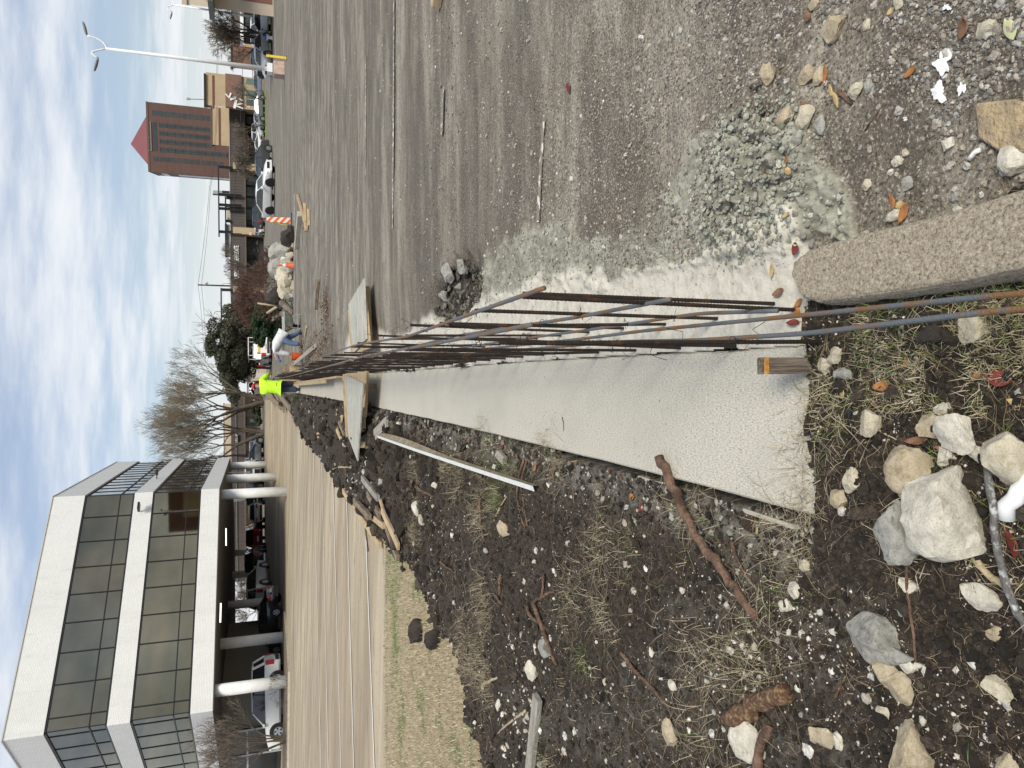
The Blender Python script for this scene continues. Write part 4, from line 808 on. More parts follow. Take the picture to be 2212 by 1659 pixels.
def bush_thing(label, loc, h, wdt, seed, cols, n, size, name='green_bush', group=None, dp=None):
    t = thing(name, label, 'bush', loc, group=group); rs = random.Random(seed); bl = []; segs = []; tw = []
    for i in range(5): grow(segs, tw, (rs.uniform(-.2, .2)*wdt, 0, -.1), (rs.uniform(-.5, .5), rs.uniform(-.5, .5), 1), h*.3, .03, 2, 4, rs, .6, .1, (2, 3), .8, .1, 3, .01)
    segs_obj('stems', segs+tw, M_bark, t, 4); d = dp or wdt*.8
    for i in range(22):
        a = rs.uniform(0, 6.28); q = rs.uniform(0, 1)**.5; z = rs.uniform(.18, .85); env = math.sqrt(max(.05, 1-((z-.4)/.62)**2)); s = rs.uniform(.12, .2)
        bl.append((math.cos(a)*q*env*wdt*.4, math.sin(a)*q*env*d*.4, h*z, wdt*s, d*s, h*s*.75))
    leaf_cloud('foliage', bl, n, size, M_leaf, cols, t, seed); return t
l = at(612, 697, 46); bush_thing('glossy dark green bush behind the bending worker', l, hpx(l, 539, 697), 3.1, 8, bush, 42000, .075)
for (x, y, Y, v, wd, lab) in ((570, 905, 90, 548, 1.6, 'small green bush at the elm trunk before the pink wall'), (571, 953, 90, 552, 1.5, 'small green bush between the two leaning trunks'), (571, 878, 89, 540, 2.2, 'green bush left of the tall elm trunk'), (575, 842, 92, 556, 2., 'green bush right of the tall elm trunk'), (570, 1055, 92, 551, 1.4, 'small green bush behind the first office column')):
    l = at(x, y, Y); bush_thing(lab, l, hpx(l, v, y), wd, int(Y+y), bush+oak, 2500, .09, group='green bushes before the pink shops')
l = at(597, 868, 33); bush_thing('fresh green weeds growing at the end of the timber stack', l, .5, .9, 15, [(.10, .17, .03), (.14, .2, .05)], 1500, .035, name='weed_clump', group=None)
# bare hedge seen under the office
for (y, v) in ((1215, 545), (1262, 540), (1305, 545), (1185, 548)):
    l = at(566, y, 100); bare_tree('thin bare thicket seen %s' % {1215: 'between the third and fourth round columns', 1262: 'just left of the thickest background thicket', 1305: 'beside the office core wall', 1185: 'at the end of the yellow beige wall'}[y], l, hpx(l, 500, y), y, tuple((math.cos(k*1.3)*.8, 0, 1, 1) for k in range(5)), 5, .5, .1, .06, tm=M_twiggrey, first=.22, rmin=.016, group='bare thickets beyond the office')

# ============================================================ VEHICLES
M_rub = mat('tyre_rubber', (.02, .02, .021), .85); M_rim = mat('alloy', (.55, .56, .58), .3, metal=.8); M_cglass = mat('car_glass', (.02, .025, .028), .05, spec=.9); M_hl = mat('headlight_lens', (.7, .72, .74), .15); M_tl = mat('tail_lens', (.40, .02, .02), .3); M_plast = mat('black_plastic', (.02, .02, .022), .5); M_plate = mat('number_plate', (.7, .7, .68), .5)
PAINT = {}
def paint(c):
    if c not in PAINT: PAINT[c] = mat('car_paint_%s' % c, {'white': (.78, .79, .79), 'black': (.012, .012, .014), 'charcoal': (.045, .05, .055), 'silver': (.42, .44, .46), 'red': (.22, .015, .02), 'mint': (.50, .55, .52), 'grey': (.12, .13, .15), 'blue': (.15, .2, .28)}[c], .28, coat=.8, spec=.5)
    return PAINT[c]
SH = {  # stations: x, top of body, half width ; greenhouse: base-front, roof-front, roof-rear, base-rear, roof height
    'sedan': dict(L=4.8, W=.92, st=((2.4, .55, .70), (2.28, .68, .84), (1.9, .80, .90), (.95, .93, .92), (-.2, .96, .92), (-1.4, .98, .92), (-2.15, 1.0, .88), (-2.36, .92, .82), (-2.42, .6, .76)), gh=(1.05, .25, -1.0, -1.75, 1.45)),
    'coupe': dict(L=4.8, W=.94, st=((2.4, .55, .72), (2.3, .70, .86), (1.9, .82, .92), (.8, .92, .94), (-.5, .95, .94), (-1.5, 1.0, .95), (-2.2, 1.02, .9), (-2.38, .94, .84), (-2.42, .6, .8)), gh=(.75, .0, -.9, -1.8, 1.36)),
    'suv': dict(L=4.75, W=.95, st=((2.37, .65, .76), (2.28, .92, .88), (1.9, 1.02, .93), (1.0, 1.10, .95), (-.2, 1.12, .95), (-1.4, 1.13, .95), (-2.1, 1.14, .92), (-2.34, 1.08, .88), (-2.38, .6, .84)), gh=(1.1, .35, -2.0, -2.28, 1.78)),
    'pickup': dict(L=5.4, W=.98, st=((2.7, .7, .8), (2.6, 1.0, .92), (2.2, 1.08, .96), (1.2, 1.14, .98), (.0, 1.14, .98), (-1.4, 1.12, .98), (-2.5, 1.12, .97), (-2.66, 1.1, .95), (-2.7, .6, .9)), gh=(1.25, .6, -.5, -.75, 1.85))}
def car(label, kind, col, loc, head, group='parked cars', cat='car', rimc=None, name=None):
    """head: direction of travel, angle from +X, counter-clockwise"""
    d = SH[kind]; t = thing(name or {'sedan': 'parked_car', 'coupe': 'parked_car', 'suv': 'parked_suv', 'pickup': 'pickup_truck'}[kind], label, cat, loc, R(head), group); pm = paint(col)
    mb = MB(); rings = []
    for x, zt, w in d['st']:
        zs = .24; r = [(w*.86, zs), (w*.97, zs+.10), (w, zs+(zt-zs)*.55), (w*.965, zt-.06), (w*.86, zt-.005), (w*.4, zt+.02)]
        rings.append([(x, y, z) for y, z in r]+[(x, -y, z) for y, z in r[::-1]])
    mb.loft(rings); b = mb.build('body', pm, t, smooth=True); b.modifiers.new('edge', 'EDGE_SPLIT').split_angle = R(38)
    gf, rf_, rr, gr, zr = d['gh']; wb = d['W']*.93; wr = d['W']*.70
    zb = np.interp([-gf, -rf_, -rr, -gr], [-s[0] for s in d['st']], [s[1] for s in d['st']])
    mb = MB(); rg = []
    for x, z, w in ((gf, zb[0]-.02, wb), (rf_, zr-.05, wr*1.02), (rr, zr-.05, wr*1.02), (gr, zb[3]-.02, wb)):
        pass
    V = [(gf, wb, zb[0]-.03), (gf, -wb, zb[0]-.03), (gr, -wb, zb[3]-.03), (gr, wb, zb[3]-.03), (rf_, wr, zr-.04), (rf_, -wr, zr-.04), (rr, -wr, zr-.04), (rr, wr, zr-.04)]
    mb.add(V, [(0, 1, 5, 4), (2, 3, 7, 6), (0, 4, 7, 3), (1, 2, 6, 5), (4, 5, 6, 7), (3, 2, 1, 0)]); mb.build('window', M_cglass, t)
    mb = MB(); rings = []
    for x, k, dz in ((rf_+.12, .90, -.05), (rf_-.1, 1.0, 0), ((rf_+rr)/2, 1.0, .035), (rr+.1, 1.0, 0), (rr-.08, .92, -.04)):
        rings.append([(x, y*wr*k*1.03, zr+dz+c) for y, c in ((1, -.06), (.93, -.015), (.4, .012), (-.4, .012), (-.93, -.015), (-1, -.06))])
    mb.loft(rings); mb.build('roof', pm, t, smooth=True)
    for s in (1, -1):
        mb = MB(); mb.tube([(gf, wb*s, zb[0]-.02), (rf_, wr*1.02*s, zr-.05)], .035, 5); mb.build('pillar', pm, t)
        mb = MB(); mb.tube([(gr, wb*s, zb[3]-.02), (rr, wr*1.02*s, zr-.05)], .05 if kind != 'suv' else .07, 5); mb.build('pillar', pm, t)
        xm = (rf_+rr)/2-(.05 if kind != 'suv' else -.2); mb = MB(); mb.tube([(xm, (wb+.005)*s, float(np.interp(-xm, [-q[0] for q in d['st']], [q[1] for q in d['st']]))-.02), (xm, (wr+.012)*s, zr-.05)], .03, 4); mb.build('pillar', M_plast, t)
        mb = MB(); mb.box(gf-.25, gf-.08, min(s*d['W'], s*(d['W']+.18)), max(s*d['W'], s*(d['W']+.18)), zb[0]-.0, zb[0]+.13); mb.build('mirror', pm, t, bevel=.03)
        f = d['st']; x0 = f[1][0]
        mb = MB(); mb.box(x0-.22, x0+.06, min(s*f[1][2]*.62, s*f[1][2]*1.0), max(s*f[1][2]*.62, s*f[1][2]), f[1][1]-.17, f[1][1]-.02); mb.build('headlight', M_hl, t, bevel=.03)
        e = f[-2]; h = .45 if kind in ('suv', 'pickup') else .18
        mb = MB(); mb.box(e[0]-.06, e[0]+.16, min(s*e[2]*(.72 if h > .3 else .55), s*e[2]*1.03), max(s*e[2]*(.72 if h > .3 else .55), s*e[2]*1.03), e[1]-.06-h, e[1]-.05); mb.build('taillight', M_tl, t, bevel=.02)
    f = d['st'][0]; mb = MB(); mb.box(f[0]-.1, f[0]+.025, -.42, .42, .42, d['st'][1][1]-.06); mb.build('grille', M_plast, t)
    mb = MB(); mb.box(f[0]-.1, f[0]+.03, -.7, .7, .24, .38); mb.build('bumper', M_plast if kind != 'sedan' else pm, t); e = d['st'][-1]; mb = MB(); mb.box(e[0]-.05, e[0]+.1, -.72, .72, .3, .5); mb.build('bumper', M_plast, t)
    mb = MB(); mb.box(e[0]-.075, e[0]-.052, -.26, .26, .62, .76); mb.build('number_plate', M_plate, t)
    r = .34 if kind in ('sedan', 'coupe') else .39; wx = d['L']*.29
    for x in (wx, -wx):
        for s in (1, -1):
            y = s*(d['W']-.10); mb = MB(); mb.tube([(x, y-.12*s, r), (x, y+.115*s, r)], r, 20); w_ = mb.build('wheel', M_rub, t)
            mb = MB(); yo = y+.125*s; mb.tube([(x, y+.116*s, r), (x, yo, r)], r*.64, 16)
            rim = mb.build('rim', M_plast if rimc == 'dark' else M_rim, w_)
            mb = MB()
            for k in range(5):
                a0 = k*1.2566+.35; P_ = [(x+math.cos(a)*q*r, yo+.004*s, r+math.sin(a)*q*r) for a, q in ((a0, .18), (a0-.28, .58), (a0+.28, .58))]
                mb.add(P_, [(0, 1, 2), (2, 1, 0)])
            mb.build('rim_gap', M_rub, w_)
            mb = MB(); mb.tube([(x, s*(d['W']-.08), r+.02), (x, s*(d['W']+.006), r+.02)], r+.07, 20, cap=True); mb.build('wheel_arch', M_plast, t)
    return t
def carat(label, kind, col, ya, yb, v1, head, Y=None, **k):
    g = at(v1, (ya+yb)/2, Y); return car(label, kind, col, g, head, **k)
# right-hand side of the picture
c = carat('white sedan facing the camera on the asphalt, nearest of the far cars', 'sedan', 'white', 374, 448, 591, 309, 64, rimc='dark', group='cars across the asphalt')
carat('black sedan passing behind the white one', 'sedan', 'charcoal', 330, 395, 586, 200, 70, group='cars across the asphalt')
carat('dark wagon parked before the green shop windows', 'suv', 'charcoal', 440, 480, 568.5, 25, 118, group='cars across the asphalt')
carat('silver hatchback nose on, left of the dark wagon', 'sedan', 'silver', 482, 507, 565, 268, 124, group='cars across the asphalt')
carat('white coupe with grey side stripes by the round bare tree', 'coupe', 'white', 298, 346, 566, 186, 112, group='cars across the asphalt')
carat('white compact parked behind the striped coupe', 'suv', 'white', 283, 303, 564, 225, 120, group='cars across the asphalt')
carat('silver sedan under the bare parking lot tree', 'sedan', 'silver', 246, 280, 565, 190, 108, group='cars across the asphalt')
carat('dark grey sedan in profile before the tan store', 'sedan', 'grey', 219, 257, 564, 178, 106, group='cars across the asphalt')
carat('small white car at the doorway of the tan store', 'sedan', 'white', 156, 170, 557, 240, 122, group='cars across the asphalt')
carat('big silver sedan on the verge between lamp post and bare oak', 'sedan', 'silver', 86, 148, 583, 215, 68, group='cars across the asphalt')
carat('dark pickup behind the big silver sedan', 'pickup', 'charcoal', 103, 146, 559, 200, 104, group='cars across the asphalt')
wv = carat('white sheriff style patrol vehicle with dark lettering, nose towards the camera', 'suv', 'white', 37, 77, 568, 300, 92, group='cars across the asphalt', rimc='dark')
wv['label'] = 'white van like vehicle with dark door lettering, nearest to the bare oak'
carat('white sedan half hidden at the second lamp base', 'sedan', 'white', 24, 62, 582, 120, 70, group='cars across the asphalt')
carat('small blue car deep in the distance before the tan store', 'sedan', 'blue', 175, 192, 559, 170, 116, group='cars across the asphalt')
# pickup with ladder rack behind the workers
pk = carat('white work truck with ladder rack and loaded bed beyond the orange bucket', 'pickup', 'white', 743, 778, 577, 100, 80, group='', cat='truck')
mb = MB()
for x in (-.6, -2.5):
    for s in (-.9, .9): mb.tube([(x, s, 1.1), (x, s, 2.25)], .04, 6)
    mb.tube([(x, -.9, 2.25), (x, .9, 2.25)], .04, 6)
for s in (-.9, .9): mb.tube([(.8, s, 2.25), (-2.6, s, 2.25)], .04, 6)
mb.build('ladder_rack', M_white, pk)
M_yel = mat('yellow_plastic_load', (.7, .45, .05), .5); M_redp = mat('red_plastic', (.5, .03, .03), .5)
for k, (x, y, w, m_) in enumerate(((-2.3, .3, .35, M_yel), (-2.3, -.35, .3, M_redp), (-1.7, .1, .4, M_white))): mb = MB(); mb.box(x-w, x+w, y-w, y+w, 1.0, 1.35+.06*k); mb.build('cargo', m_, pk)
# left side: beneath and behind the office
sv = car('white four wheel drive parked in profile under the office beside the core wall', 'suv', 'white', Vector((-17.9, 44.3, float(gz(-17.9, 44.3))+.0)), 187, group='cars under the office'); sv.scale = (1.02, 1, 1)
l = at(591, 1347, 52); car('black sedan in shade behind the second round column', 'sedan', 'black', l, 165, group='cars under the office')
l = at(583, 1260, 62); car('white car with red tail lights, rear towards the lot', 'suv', 'silver', l, 75, group='cars under the office')
l = at(580, 1206, 68); car('black car beside the silver one beneath the office', 'suv', 'black', l, 95, group='cars under the office')
l = at(572, 1150, 76); car('dark red car seen from behind beyond the round columns', 'suv', 'red', l, 88, group='cars behind the office')
l = at(573, 1104, 76); car('pale mint sedan parked before the yellow beige wall', 'sedan', 'mint', l, 96, group='cars behind the office')
l = at(573, 1048, 80); car('black car with a red tail light between the two nearest right columns', 'suv', 'black', l, 60, group='cars behind the office')
l = at(574, 1007, 80); car('white pickup seen between the right hand columns', 'pickup', 'white', l, 262, group='cars behind the office')
l = at(574, 984, 80); car('dark grey car just right of the last column', 'sedan', 'grey', l, 20, group='cars behind the office')
l = at(572, 965, 88); car('small light blue car at the foot of the leaning elm', 'sedan', 'blue', l, 90, group='cars behind the office')
l = at(572, 843, 92); car('white van parked beyond the lime shirted worker', 'suv', 'white', l, 95, group='cars behind the office')
hyd = thing('fire_hydrant', 'white fire hydrant with blue cap on the verge by the bare oak', 'fire hydrant', at(582, 81, 66))
mb = MB(); mb.tube([(0, 0, 0), (0, 0, .06), (0, 0, .07), (0, 0, .5)], [.2, .2, .14, .14], 12); mb.tube([(-.24, 0, .42), (.24, 0, .42)], .07, 8); mb.tube([(0, -.22, .38), (0, 0, .38)], .09, 8); mb.build('barrel', M_white, hyd)
mb = MB(); mb.tube([(0, 0, .5), (0, 0, .55), (0, 0, .7), (0, 0, .82)], [.18, .18, .13, .03], 12); mb.build('bonnet', mat('blue_enamel', (.02, .12, .45), .4), hyd)

# ============================================================ PEOPLE
M_skin = mat('skin', (.36, .19, .12), .6); M_jean = mat('denim', (.10, .16, .27), .9, var=.2, scale=25); M_jeand = mat('dark_denim', (.035, .05, .085), .9, var=.2, scale=25); M_hiviz = mat('lime_shirt', (.50, .85, .03), .8, var=.06, scale=12, bump=1.5, bscale=9); M_wsh = mat('white_shirt', (.62, .63, .66), .85, var=.08, scale=9, bump=1.5, bscale=9); M_redc = mat('red_cloth', (.45, .02, .03), .8); M_bluec = mat('blue_cap', (.10, .20, .40), .8); M_boot = mat('boot_leather', (.05, .04, .035), .7); M_hair = mat('dark_hair', (.015, .012, .01), .7)
def skinned(name, joints, edges, mt, parent, sub=2):
    me = bpy.data.meshes.new(name); me.from_pydata([j[0] for j in joints], edges, []); me.materials.append(mt); o = bpy.data.objects.new(name, me); C.objects.link(o); o.parent = parent
    sk = o.modifiers.new('skin', 'SKIN'); sk.use_smooth_shade = True; bulk = {'shirt': 1.22, 'trousers': 1.15}.get(name, 1.); me.skin_vertices.new() if not me.skin_vertices else None
    for i, j in enumerate(joints): r = j[1]; r = tuple(x*bulk for x in r) if isinstance(r, tuple) else r*bulk; me.skin_vertices[0].data[i].radius = r if isinstance(r, tuple) else (r, r); me.skin_vertices[0].data[i].use_root = (i == 0)
    s = o.modifiers.new('sub', 'SUBSURF'); s.levels = sub; s.render_levels = sub
    return o
def person(label, loc, rz, J, shirt, trouser, cap, group=None, sleeves=1., cat='person', grip=0.):
    """J: dict of joint positions in metres, figure faces +Y locally; hip, chest, neck, head, and l/r sh el wr hi kn an"""
    t = thing('person', label, cat, loc, rz, group); V = {k: Vector(v) for k, v in J.items()}
    pel, ch, nk, hd = V['hip'], V['chest'], V['neck'], V['head']; mid = (pel+ch)/2+Vector((0, -.01, 0))
    names = ['hip', 'mid', 'chest', 'neck', 'head0', 'head1']; hdir = (hd-nk).normalized(); fwd = V.get('face', Vector((0, 1, 0))).normalized()
    pts = [(pel, (.09, .08)), (mid, (.085, .07)), (ch, (.11, .08)), (nk, (.055, .055)), (nk+hdir*.10, (.07, .082)), (nk+hdir*.20, (.078, .092)), (nk+hdir*.265, (.05, .06))]
    ed = [(0, 1), (1, 2), (2, 3), (3, 4), (4, 5), (5, 6)]
    for s in 'lr':
        b = len(pts); sh, el, wr, hi, kn, an = (V[s+k] for k in ('sh', 'el', 'wr', 'hi', 'kn', 'an')); hn = (wr-el).normalized()
        pts += [(sh, .055), ((sh+el)/2, .045), (el, .038), (wr, .026), (wr+hn*.06, (.036, .02)), (wr+hn*.10, (.036, .017))]; ed += [(2, b), (b, b+1), (b+1, b+2), (b+2, b+3), (b+3, b+4), (b+4, b+5)]
        c_ = len(pts); pts += [(hi, .08), ((hi+kn)/2, .07), (kn, .055), ((kn+an)/2, .052), (an, .036), (an+V.get(s+'toe', Vector((0, .12, -.05))), (.04, .03))]; ed += [(0, c_), (c_, c_+1), (c_+1, c_+2), (c_+2, c_+3), (c_+3, c_+4), (c_+4, c_+5)]
    body = skinned('body', pts, ed, M_skin, t)
    for s in 'lr':      # fingers: five separate curled chains
        el, wr = V[s+'el'], V[s+'wr']; hn = (wr-el).normalized(); side = hn.cross(fwd).normalized() if hn.cross(fwd).length > .1 else Vector((1, 0, 0)); cu = side.cross(hn).normalized(); fp = []; fe = []
        base0 = wr+hn*.03; fp.append((base0, .016))
        for i, (o_, ln) in enumerate(((-.03, .075), (-.01, .085), (.01, .08), (.03, .065))):
            p0 = wr+hn*.085+side*o_; b = len(fp); fp += [(p0, .010), (p0+hn*ln*.5+cu*.012, .009), (p0+hn*ln*.85+cu*.035, .008)]; fe += [(0, b), (b, b+1), (b+1, b+2)]
        b = len(fp); sgn = -1 if s == 'l' else 1; p0 = wr+hn*.04-side*.035*sgn; fp += [(p0, .012), (p0+hn*.03-side*.02*sgn+cu*.01, .010), (p0+hn*.055-side*.022*sgn+cu*.02, .009)]; fe += [(0, b), (b, b+1), (b+1, b+2)]
        skinned('hand', fp, fe, M_skin, t, 1)
    # shirt
    sp = [(pel-(ch-pel)*.12, (.19, .165)), (mid, (.195, .165)), (ch, (.215, .165)), (nk-(nk-ch)*.15, (.10, .095)), (pel-(ch-pel)*.22, (.17, .15))]; se = [(0, 1), (1, 2), (2, 3), (4, 0)]
    for s in 'lr':
        b = len(sp); sh, el, wr = V[s+'sh'], V[s+'el'], V[s+'wr']; e_ = el+(wr-el)*.88 if sleeves > .9 else sh+(el-sh)*.8
        sp += [(sh, .10), ((sh+el)/2, .088)] + ([(el, .078), (e_, .055)] if sleeves > .9 else [(e_, .08)]); se += [(2, b), (b, b+1), (b+1, b+2)]+([(b+2, b+3)] if sleeves > .9 else [])
    skinned('shirt', sp, se, shirt, t)
    tp = [(pel+(ch-pel)*.1, (.19, .16)), (pel+Vector((0, 0, -.06)), (.18, .16))]; te = [(0, 1)]
    for s in 'lr':
        b = len(tp); hi, kn, an = V[s+'hi'], V[s+'kn'], V[s+'an']; tp += [(hi, .125), ((hi+kn)/2, .112), (kn, .092), ((kn+an)/2, .086), (an+(kn-an)*.02, .076)]; te += [(1, b), (b, b+1), (b+1, b+2), (b+2, b+3), (b+3, b+4)]
    skinned('trousers', tp, te, trouser, t)
    for s in 'lr':
        an = V[s+'an']; to = V.get(s+'toe', Vector((0, .12, -.05))); skinned('boot', [(an+Vector((0, 0, .02)), .065), (an+to*.3+Vector((0, 0, -.025)), .065), (an+to*1.1, (.06, .05))], [(0, 1), (1, 2)], M_boot, t)
    hc = nk+hdir*.19; sidev = fwd.cross(hdir).normalized(); up = hdir
    def sph(name, c, r, m_, par=t, sc=(1, 1, 1), cut=None, n=12):
        mb = MB(); rings = []
        for i in range(n+1):
            ph = math.pi*i/n; 
            if cut is not None and math.cos(ph) < cut: continue
            rings.append([c+sidev*math.sin(ph)*math.cos(a)*r*sc[0]+fwd*math.sin(ph)*math.sin(a)*r*sc[1]+up*math.cos(ph)*r*sc[2] for a in [k*math.pi/8 for k in range(16)]])
        mb.loft(rings); return mb.build(name, m_, par, smooth=True)
    sph('hair', hc-fwd*.012, .098, M_hair, sc=(.86, 1.02, 1.05), cut=-.25)
    cp = sph('cap', hc+up*.022-fwd*.002, .118, cap, sc=(.95, 1.08, 1.0), cut=-.12); mb = MB(); mb.loft([[hc+up*.03+fwd*(.09+.07*math.sin(a))+sidev*.075*math.cos(a)+up*dz for a in [k*math.pi/8 for k in range(9)]]+[hc+up*.03+fwd*.06+up*dz] for dz in (0, .012)]); mb.build('peak', cap, cp)
    sph('nose', hc+fwd*.097-up*.01, .016, M_skin, n=6)
    for k in (-1, 1): sph('eye', hc+fwd*.086+sidev*.03*k+up*.012, .011, M_hair, n=6); sph('ear', hc+sidev*.083*k-up*.005, .026, M_skin, sc=(.4, .8, 1.2), n=6)
    sph('mouth', hc+fwd*.088-up*.052, .02, M_redc, sc=(1, .35, .3), n=6)
    return t
# standing worker in lime shirt, back to the camera, arms forward to the form boards on his right
S = dict(hip=(0, 0, .93), chest=(.02, .10, 1.32), neck=(.0, .15, 1.44), head=(-.01, .21, 1.60), face=(.1, 1, -.3),
         lsh=(-.17, .12, 1.37), lel=(-.12, .32, 1.12), lwr=(.10, .45, 1.0), rsh=(.22, .14, 1.38), rel=(.33, .25, 1.22), rwr=(.36, .46, 1.10),
         lhi=(-.09, 0, .88), lkn=(-.08, .06, .48), lan=(-.10, .0, .09), rhi=(.09, 0, .88), rkn=(.08, .14, .50), ran=(.06, .22, .09))
sc_ = 1.0
w1 = person('worker in lime long sleeved shirt, dark jeans and red cap standing on the walk', Vector((-.03, 30.2, .0)), R(-12), S, M_hiviz, M_jeand, M_redc); w1.scale = (1.18, 1.1, 1.03)
# worker in white bending over, seen from his left side, reaching down towards the bucket
S = dict(hip=(0, 0, .80), chest=(-.05, .40, 1.02), neck=(-.06, .60, 1.0), head=(-.10, .74, .93), face=(0, .55, -.9),
         lsh=(-.20, .50, .98), lel=(-.22, .55, .68), lwr=(-.18, .60, .42), rsh=(.17, .44, 1.0), rel=(.20, .30, .74), rwr=(.10, .16, .52),
         lhi=(-.10, .02, .78), lkn=(-.12, .20, .42), lan=(-.14, .22, .09), rhi=(.10, 0, .78), rkn=(.18, .02, .42), ran=(.34, -.16, .09))
l = at(655, 744, 27.6); w2 = person('bending worker in white shirt and jeans with blue cap beside the wheelbarrow', Vector((1.80, 28.6, 0)), R(78), S, M_wsh, M_jean, M_bluec); w2.scale = (1.12, 1.0, .98)
S = dict(hip=(0, 0, .93), chest=(0, .03, 1.32), neck=(0, .06, 1.49), head=(0, .09, 1.68), face=(0, 1, -.2),
         lsh=(-.20, .02, 1.39), lel=(-.27, .02, 1.10), lwr=(-.18, .22, 1.0), rsh=(.20, .02, 1.39), rel=(.28, .02, 1.10), rwr=(.16, .24, .98),
         lhi=(-.09, 0, .88), lkn=(-.11, .03, .48), lan=(-.13, .0, .09), rhi=(.09, 0, .88), rkn=(.12, .04, .50), ran=(.15, .05, .09))
l = at(579, 791, 92); w3 = person('distant worker in red top and cap near the beige building', l, R(160), S, M_redc, M_jeand, M_redc)

# ============================================================ CLOSE GROUND DETAIL
AZL = np.radians(np.linspace(-43, 43, NA_)); DEPL = np.radians(np.linspace(68, 1.15, NR))
def hgt(x, y):
    x = np.asarray(x, float); y = np.asarray(y, float); r = np.hypot(x, y); a = np.arctan2(x, y); d = np.arctan2(H, r)
    i = np.clip(((DEPL[0]-d)/(DEPL[0]-DEPL[-1])*(NR-1)).round().astype(int), 0, NR-1); j = np.clip(((a-AZL[0])/(AZL[-1]-AZL[0])*(NA_-1)).round().astype(int), 0, NA_-1)
    return Z[i, j], M_soil[i, j], M_slab[i, j], M_lot[i, j], M_lawn[i, j], M_pow[i, j], M_grey[i, j]
def hz1(x, y): return float(hgt(x, y)[0])
def GH(x, y, dz=0.):          # point of the sculpted ground under a bearing
    z = 0.
    for _ in range(8): p = G(x, y, z); z = .5*z+.5*(0. if pip(p.x, p.y, SLAB) else hz1(p.x, p.y))
    p.z = z+dz; return p
bmi = bmesh.new(); bmesh.ops.create_icosphere(bmi, subdivisions=1, radius=1); ICV = np.array([v.co[:] for v in bmi.verts]); ICF = np.array([[v.index for v in f.verts] for f in bmi.faces]); bmi.free()
bmi = bmesh.new(); bmesh.ops.create_icosphere(bmi, subdivisions=2, radius=1); IC2V = np.array([v.co[:] for v in bmi.verts]); IC2F = np.array([[v.index for v in f.verts] for f in bmi.faces]); bmi.free()
def rotm(r, n):
    q = r.normal(size=(n, 4)); q /= np.linalg.norm(q, axis=1, keepdims=True); w, x, y, z = q.T
    return np.stack([1-2*(y*y+z*z), 2*(x*y-z*w), 2*(x*z+y*w), 2*(x*y+z*w), 1-2*(x*x+z*z), 2*(y*z-x*w), 2*(x*z-y*w), 2*(y*z+x*w), 1-2*(x*x+y*y)], 1).reshape(n, 3, 3)
def scatter(name, pos, size, cols, m, seed, big=False, flat=.7, sink=.25, smooth=False, kind='stuff', label=None, cat=None):
    r = np.random.default_rng(seed); n = len(pos); bv, bf = (IC2V, IC2F) if big else (ICV, ICF)
    jit = 1+r.normal(0, .2, (n, len(bv), 1)); sc = r.uniform(.55, 1.25, (n, 1, 3)); V = bv[None]*jit*sc*size[:, None, None]
    V = np.einsum('nij,nkj->nki', rotm(r, n), V); V[..., 2] *= flat; V += pos[:, None, :]; V[..., 2] += (size*(.5-sink))[:, None]
    F = (bf[None]+np.arange(n)[:, None, None]*len(bv)).reshape(-1, 3)
    o = np_mesh(name, V.reshape(-1, 3), F, m, {'stonecol': np.repeat(cols, len(bv), 0)}, smooth=smooth); tag(o, label, cat, kind=kind); return o
M_peb = mat('pebbles', (.3, .3, .3), .9, attr='stonecol', var=.22, scale=70, bump=.6, bscale=160)
PALE = np.array([(.50, .48, .43), (.60, .58, .54), (.40, .36, .30), (.34, .33, .31), (.46, .40, .33), (.28, .25, .22), (.22, .19, .16)])
def sample(n, mask_fn, rmin, rmax, seed, azr=36, p=1.):
    r = np.random.default_rng(seed); rr = np.exp(r.uniform(math.log(rmin), math.log(rmax), n)); a = np.radians(r.uniform(azr[0], azr[1], n)) if isinstance(azr, tuple) else np.radians(r.uniform(-azr, azr, n)); x, y = rr*np.sin(a), rr*np.cos(a); h = hgt(x, y); k = mask_fn(x, y, h)
    return np.stack([x, y, h[0]], 1)[k], rr[k]
r_ = np.random.default_rng(99)
def pebset(name, n, fn, rmin, rmax, seed, smin, smax, pal, pw=2.2, label=None, cat=None, big=False, sink=.25, az=36):
    P_, rr = sample(n, fn, rmin, rmax, seed, az); r = np.random.default_rng(seed+1); k = len(P_)
    s = smin+(smax-smin)*r.random(k)**pw*1.; s = s*np.clip(rr/4, 1, 1.9); c = pal[r.integers(0, len(pal), k)]*r.uniform(.8, 1.2, (k, 1)); return scatter(name, P_, s, c, M_peb, seed+2, label=label, cat=cat, big=big, sink=sink)
nz_ = lambda x, y, f, s, t: fbm(x*f, y*f, 3, s) > t
# gravel over the right-hand asphalt: densest close to the camera
pebset('gravel', 80000, lambda x, y, h: ~h[1] & ~h[2] & ~h[3] & ~h[4] & ~h[5] & (x > .3) & (r_.random(len(x)) < np.clip(1.6-.27*np.hypot(x, y), .12, 1)) & nz_(x, y, 2.1, 5, .38), 1.1, 8, 11, .0020, .0085, np.vstack([PALE*.8, PALE[4:]*.65, PALE[3:]*.5]), 2.6, az=(6, 42))
pebset('gravel', 1300, lambda x, y, h: ~h[1] & ~h[2] & ~h[3] & ~h[4] & ~h[5] & (x > .4) & nz_(x, y, 1.1, 6, .46), 1.1, 6, 14, .007, .015, PALE[:6]*.85, 1.8, big=True)
pebset('gravel', 5000, lambda x, y, h: ~h[1] & ~h[2] & ~h[3] & ~h[4] & (x > .9) & nz_(x, y, .6, 8, .45), 5, 28, 15, .003, .008, PALE*.8, 2)
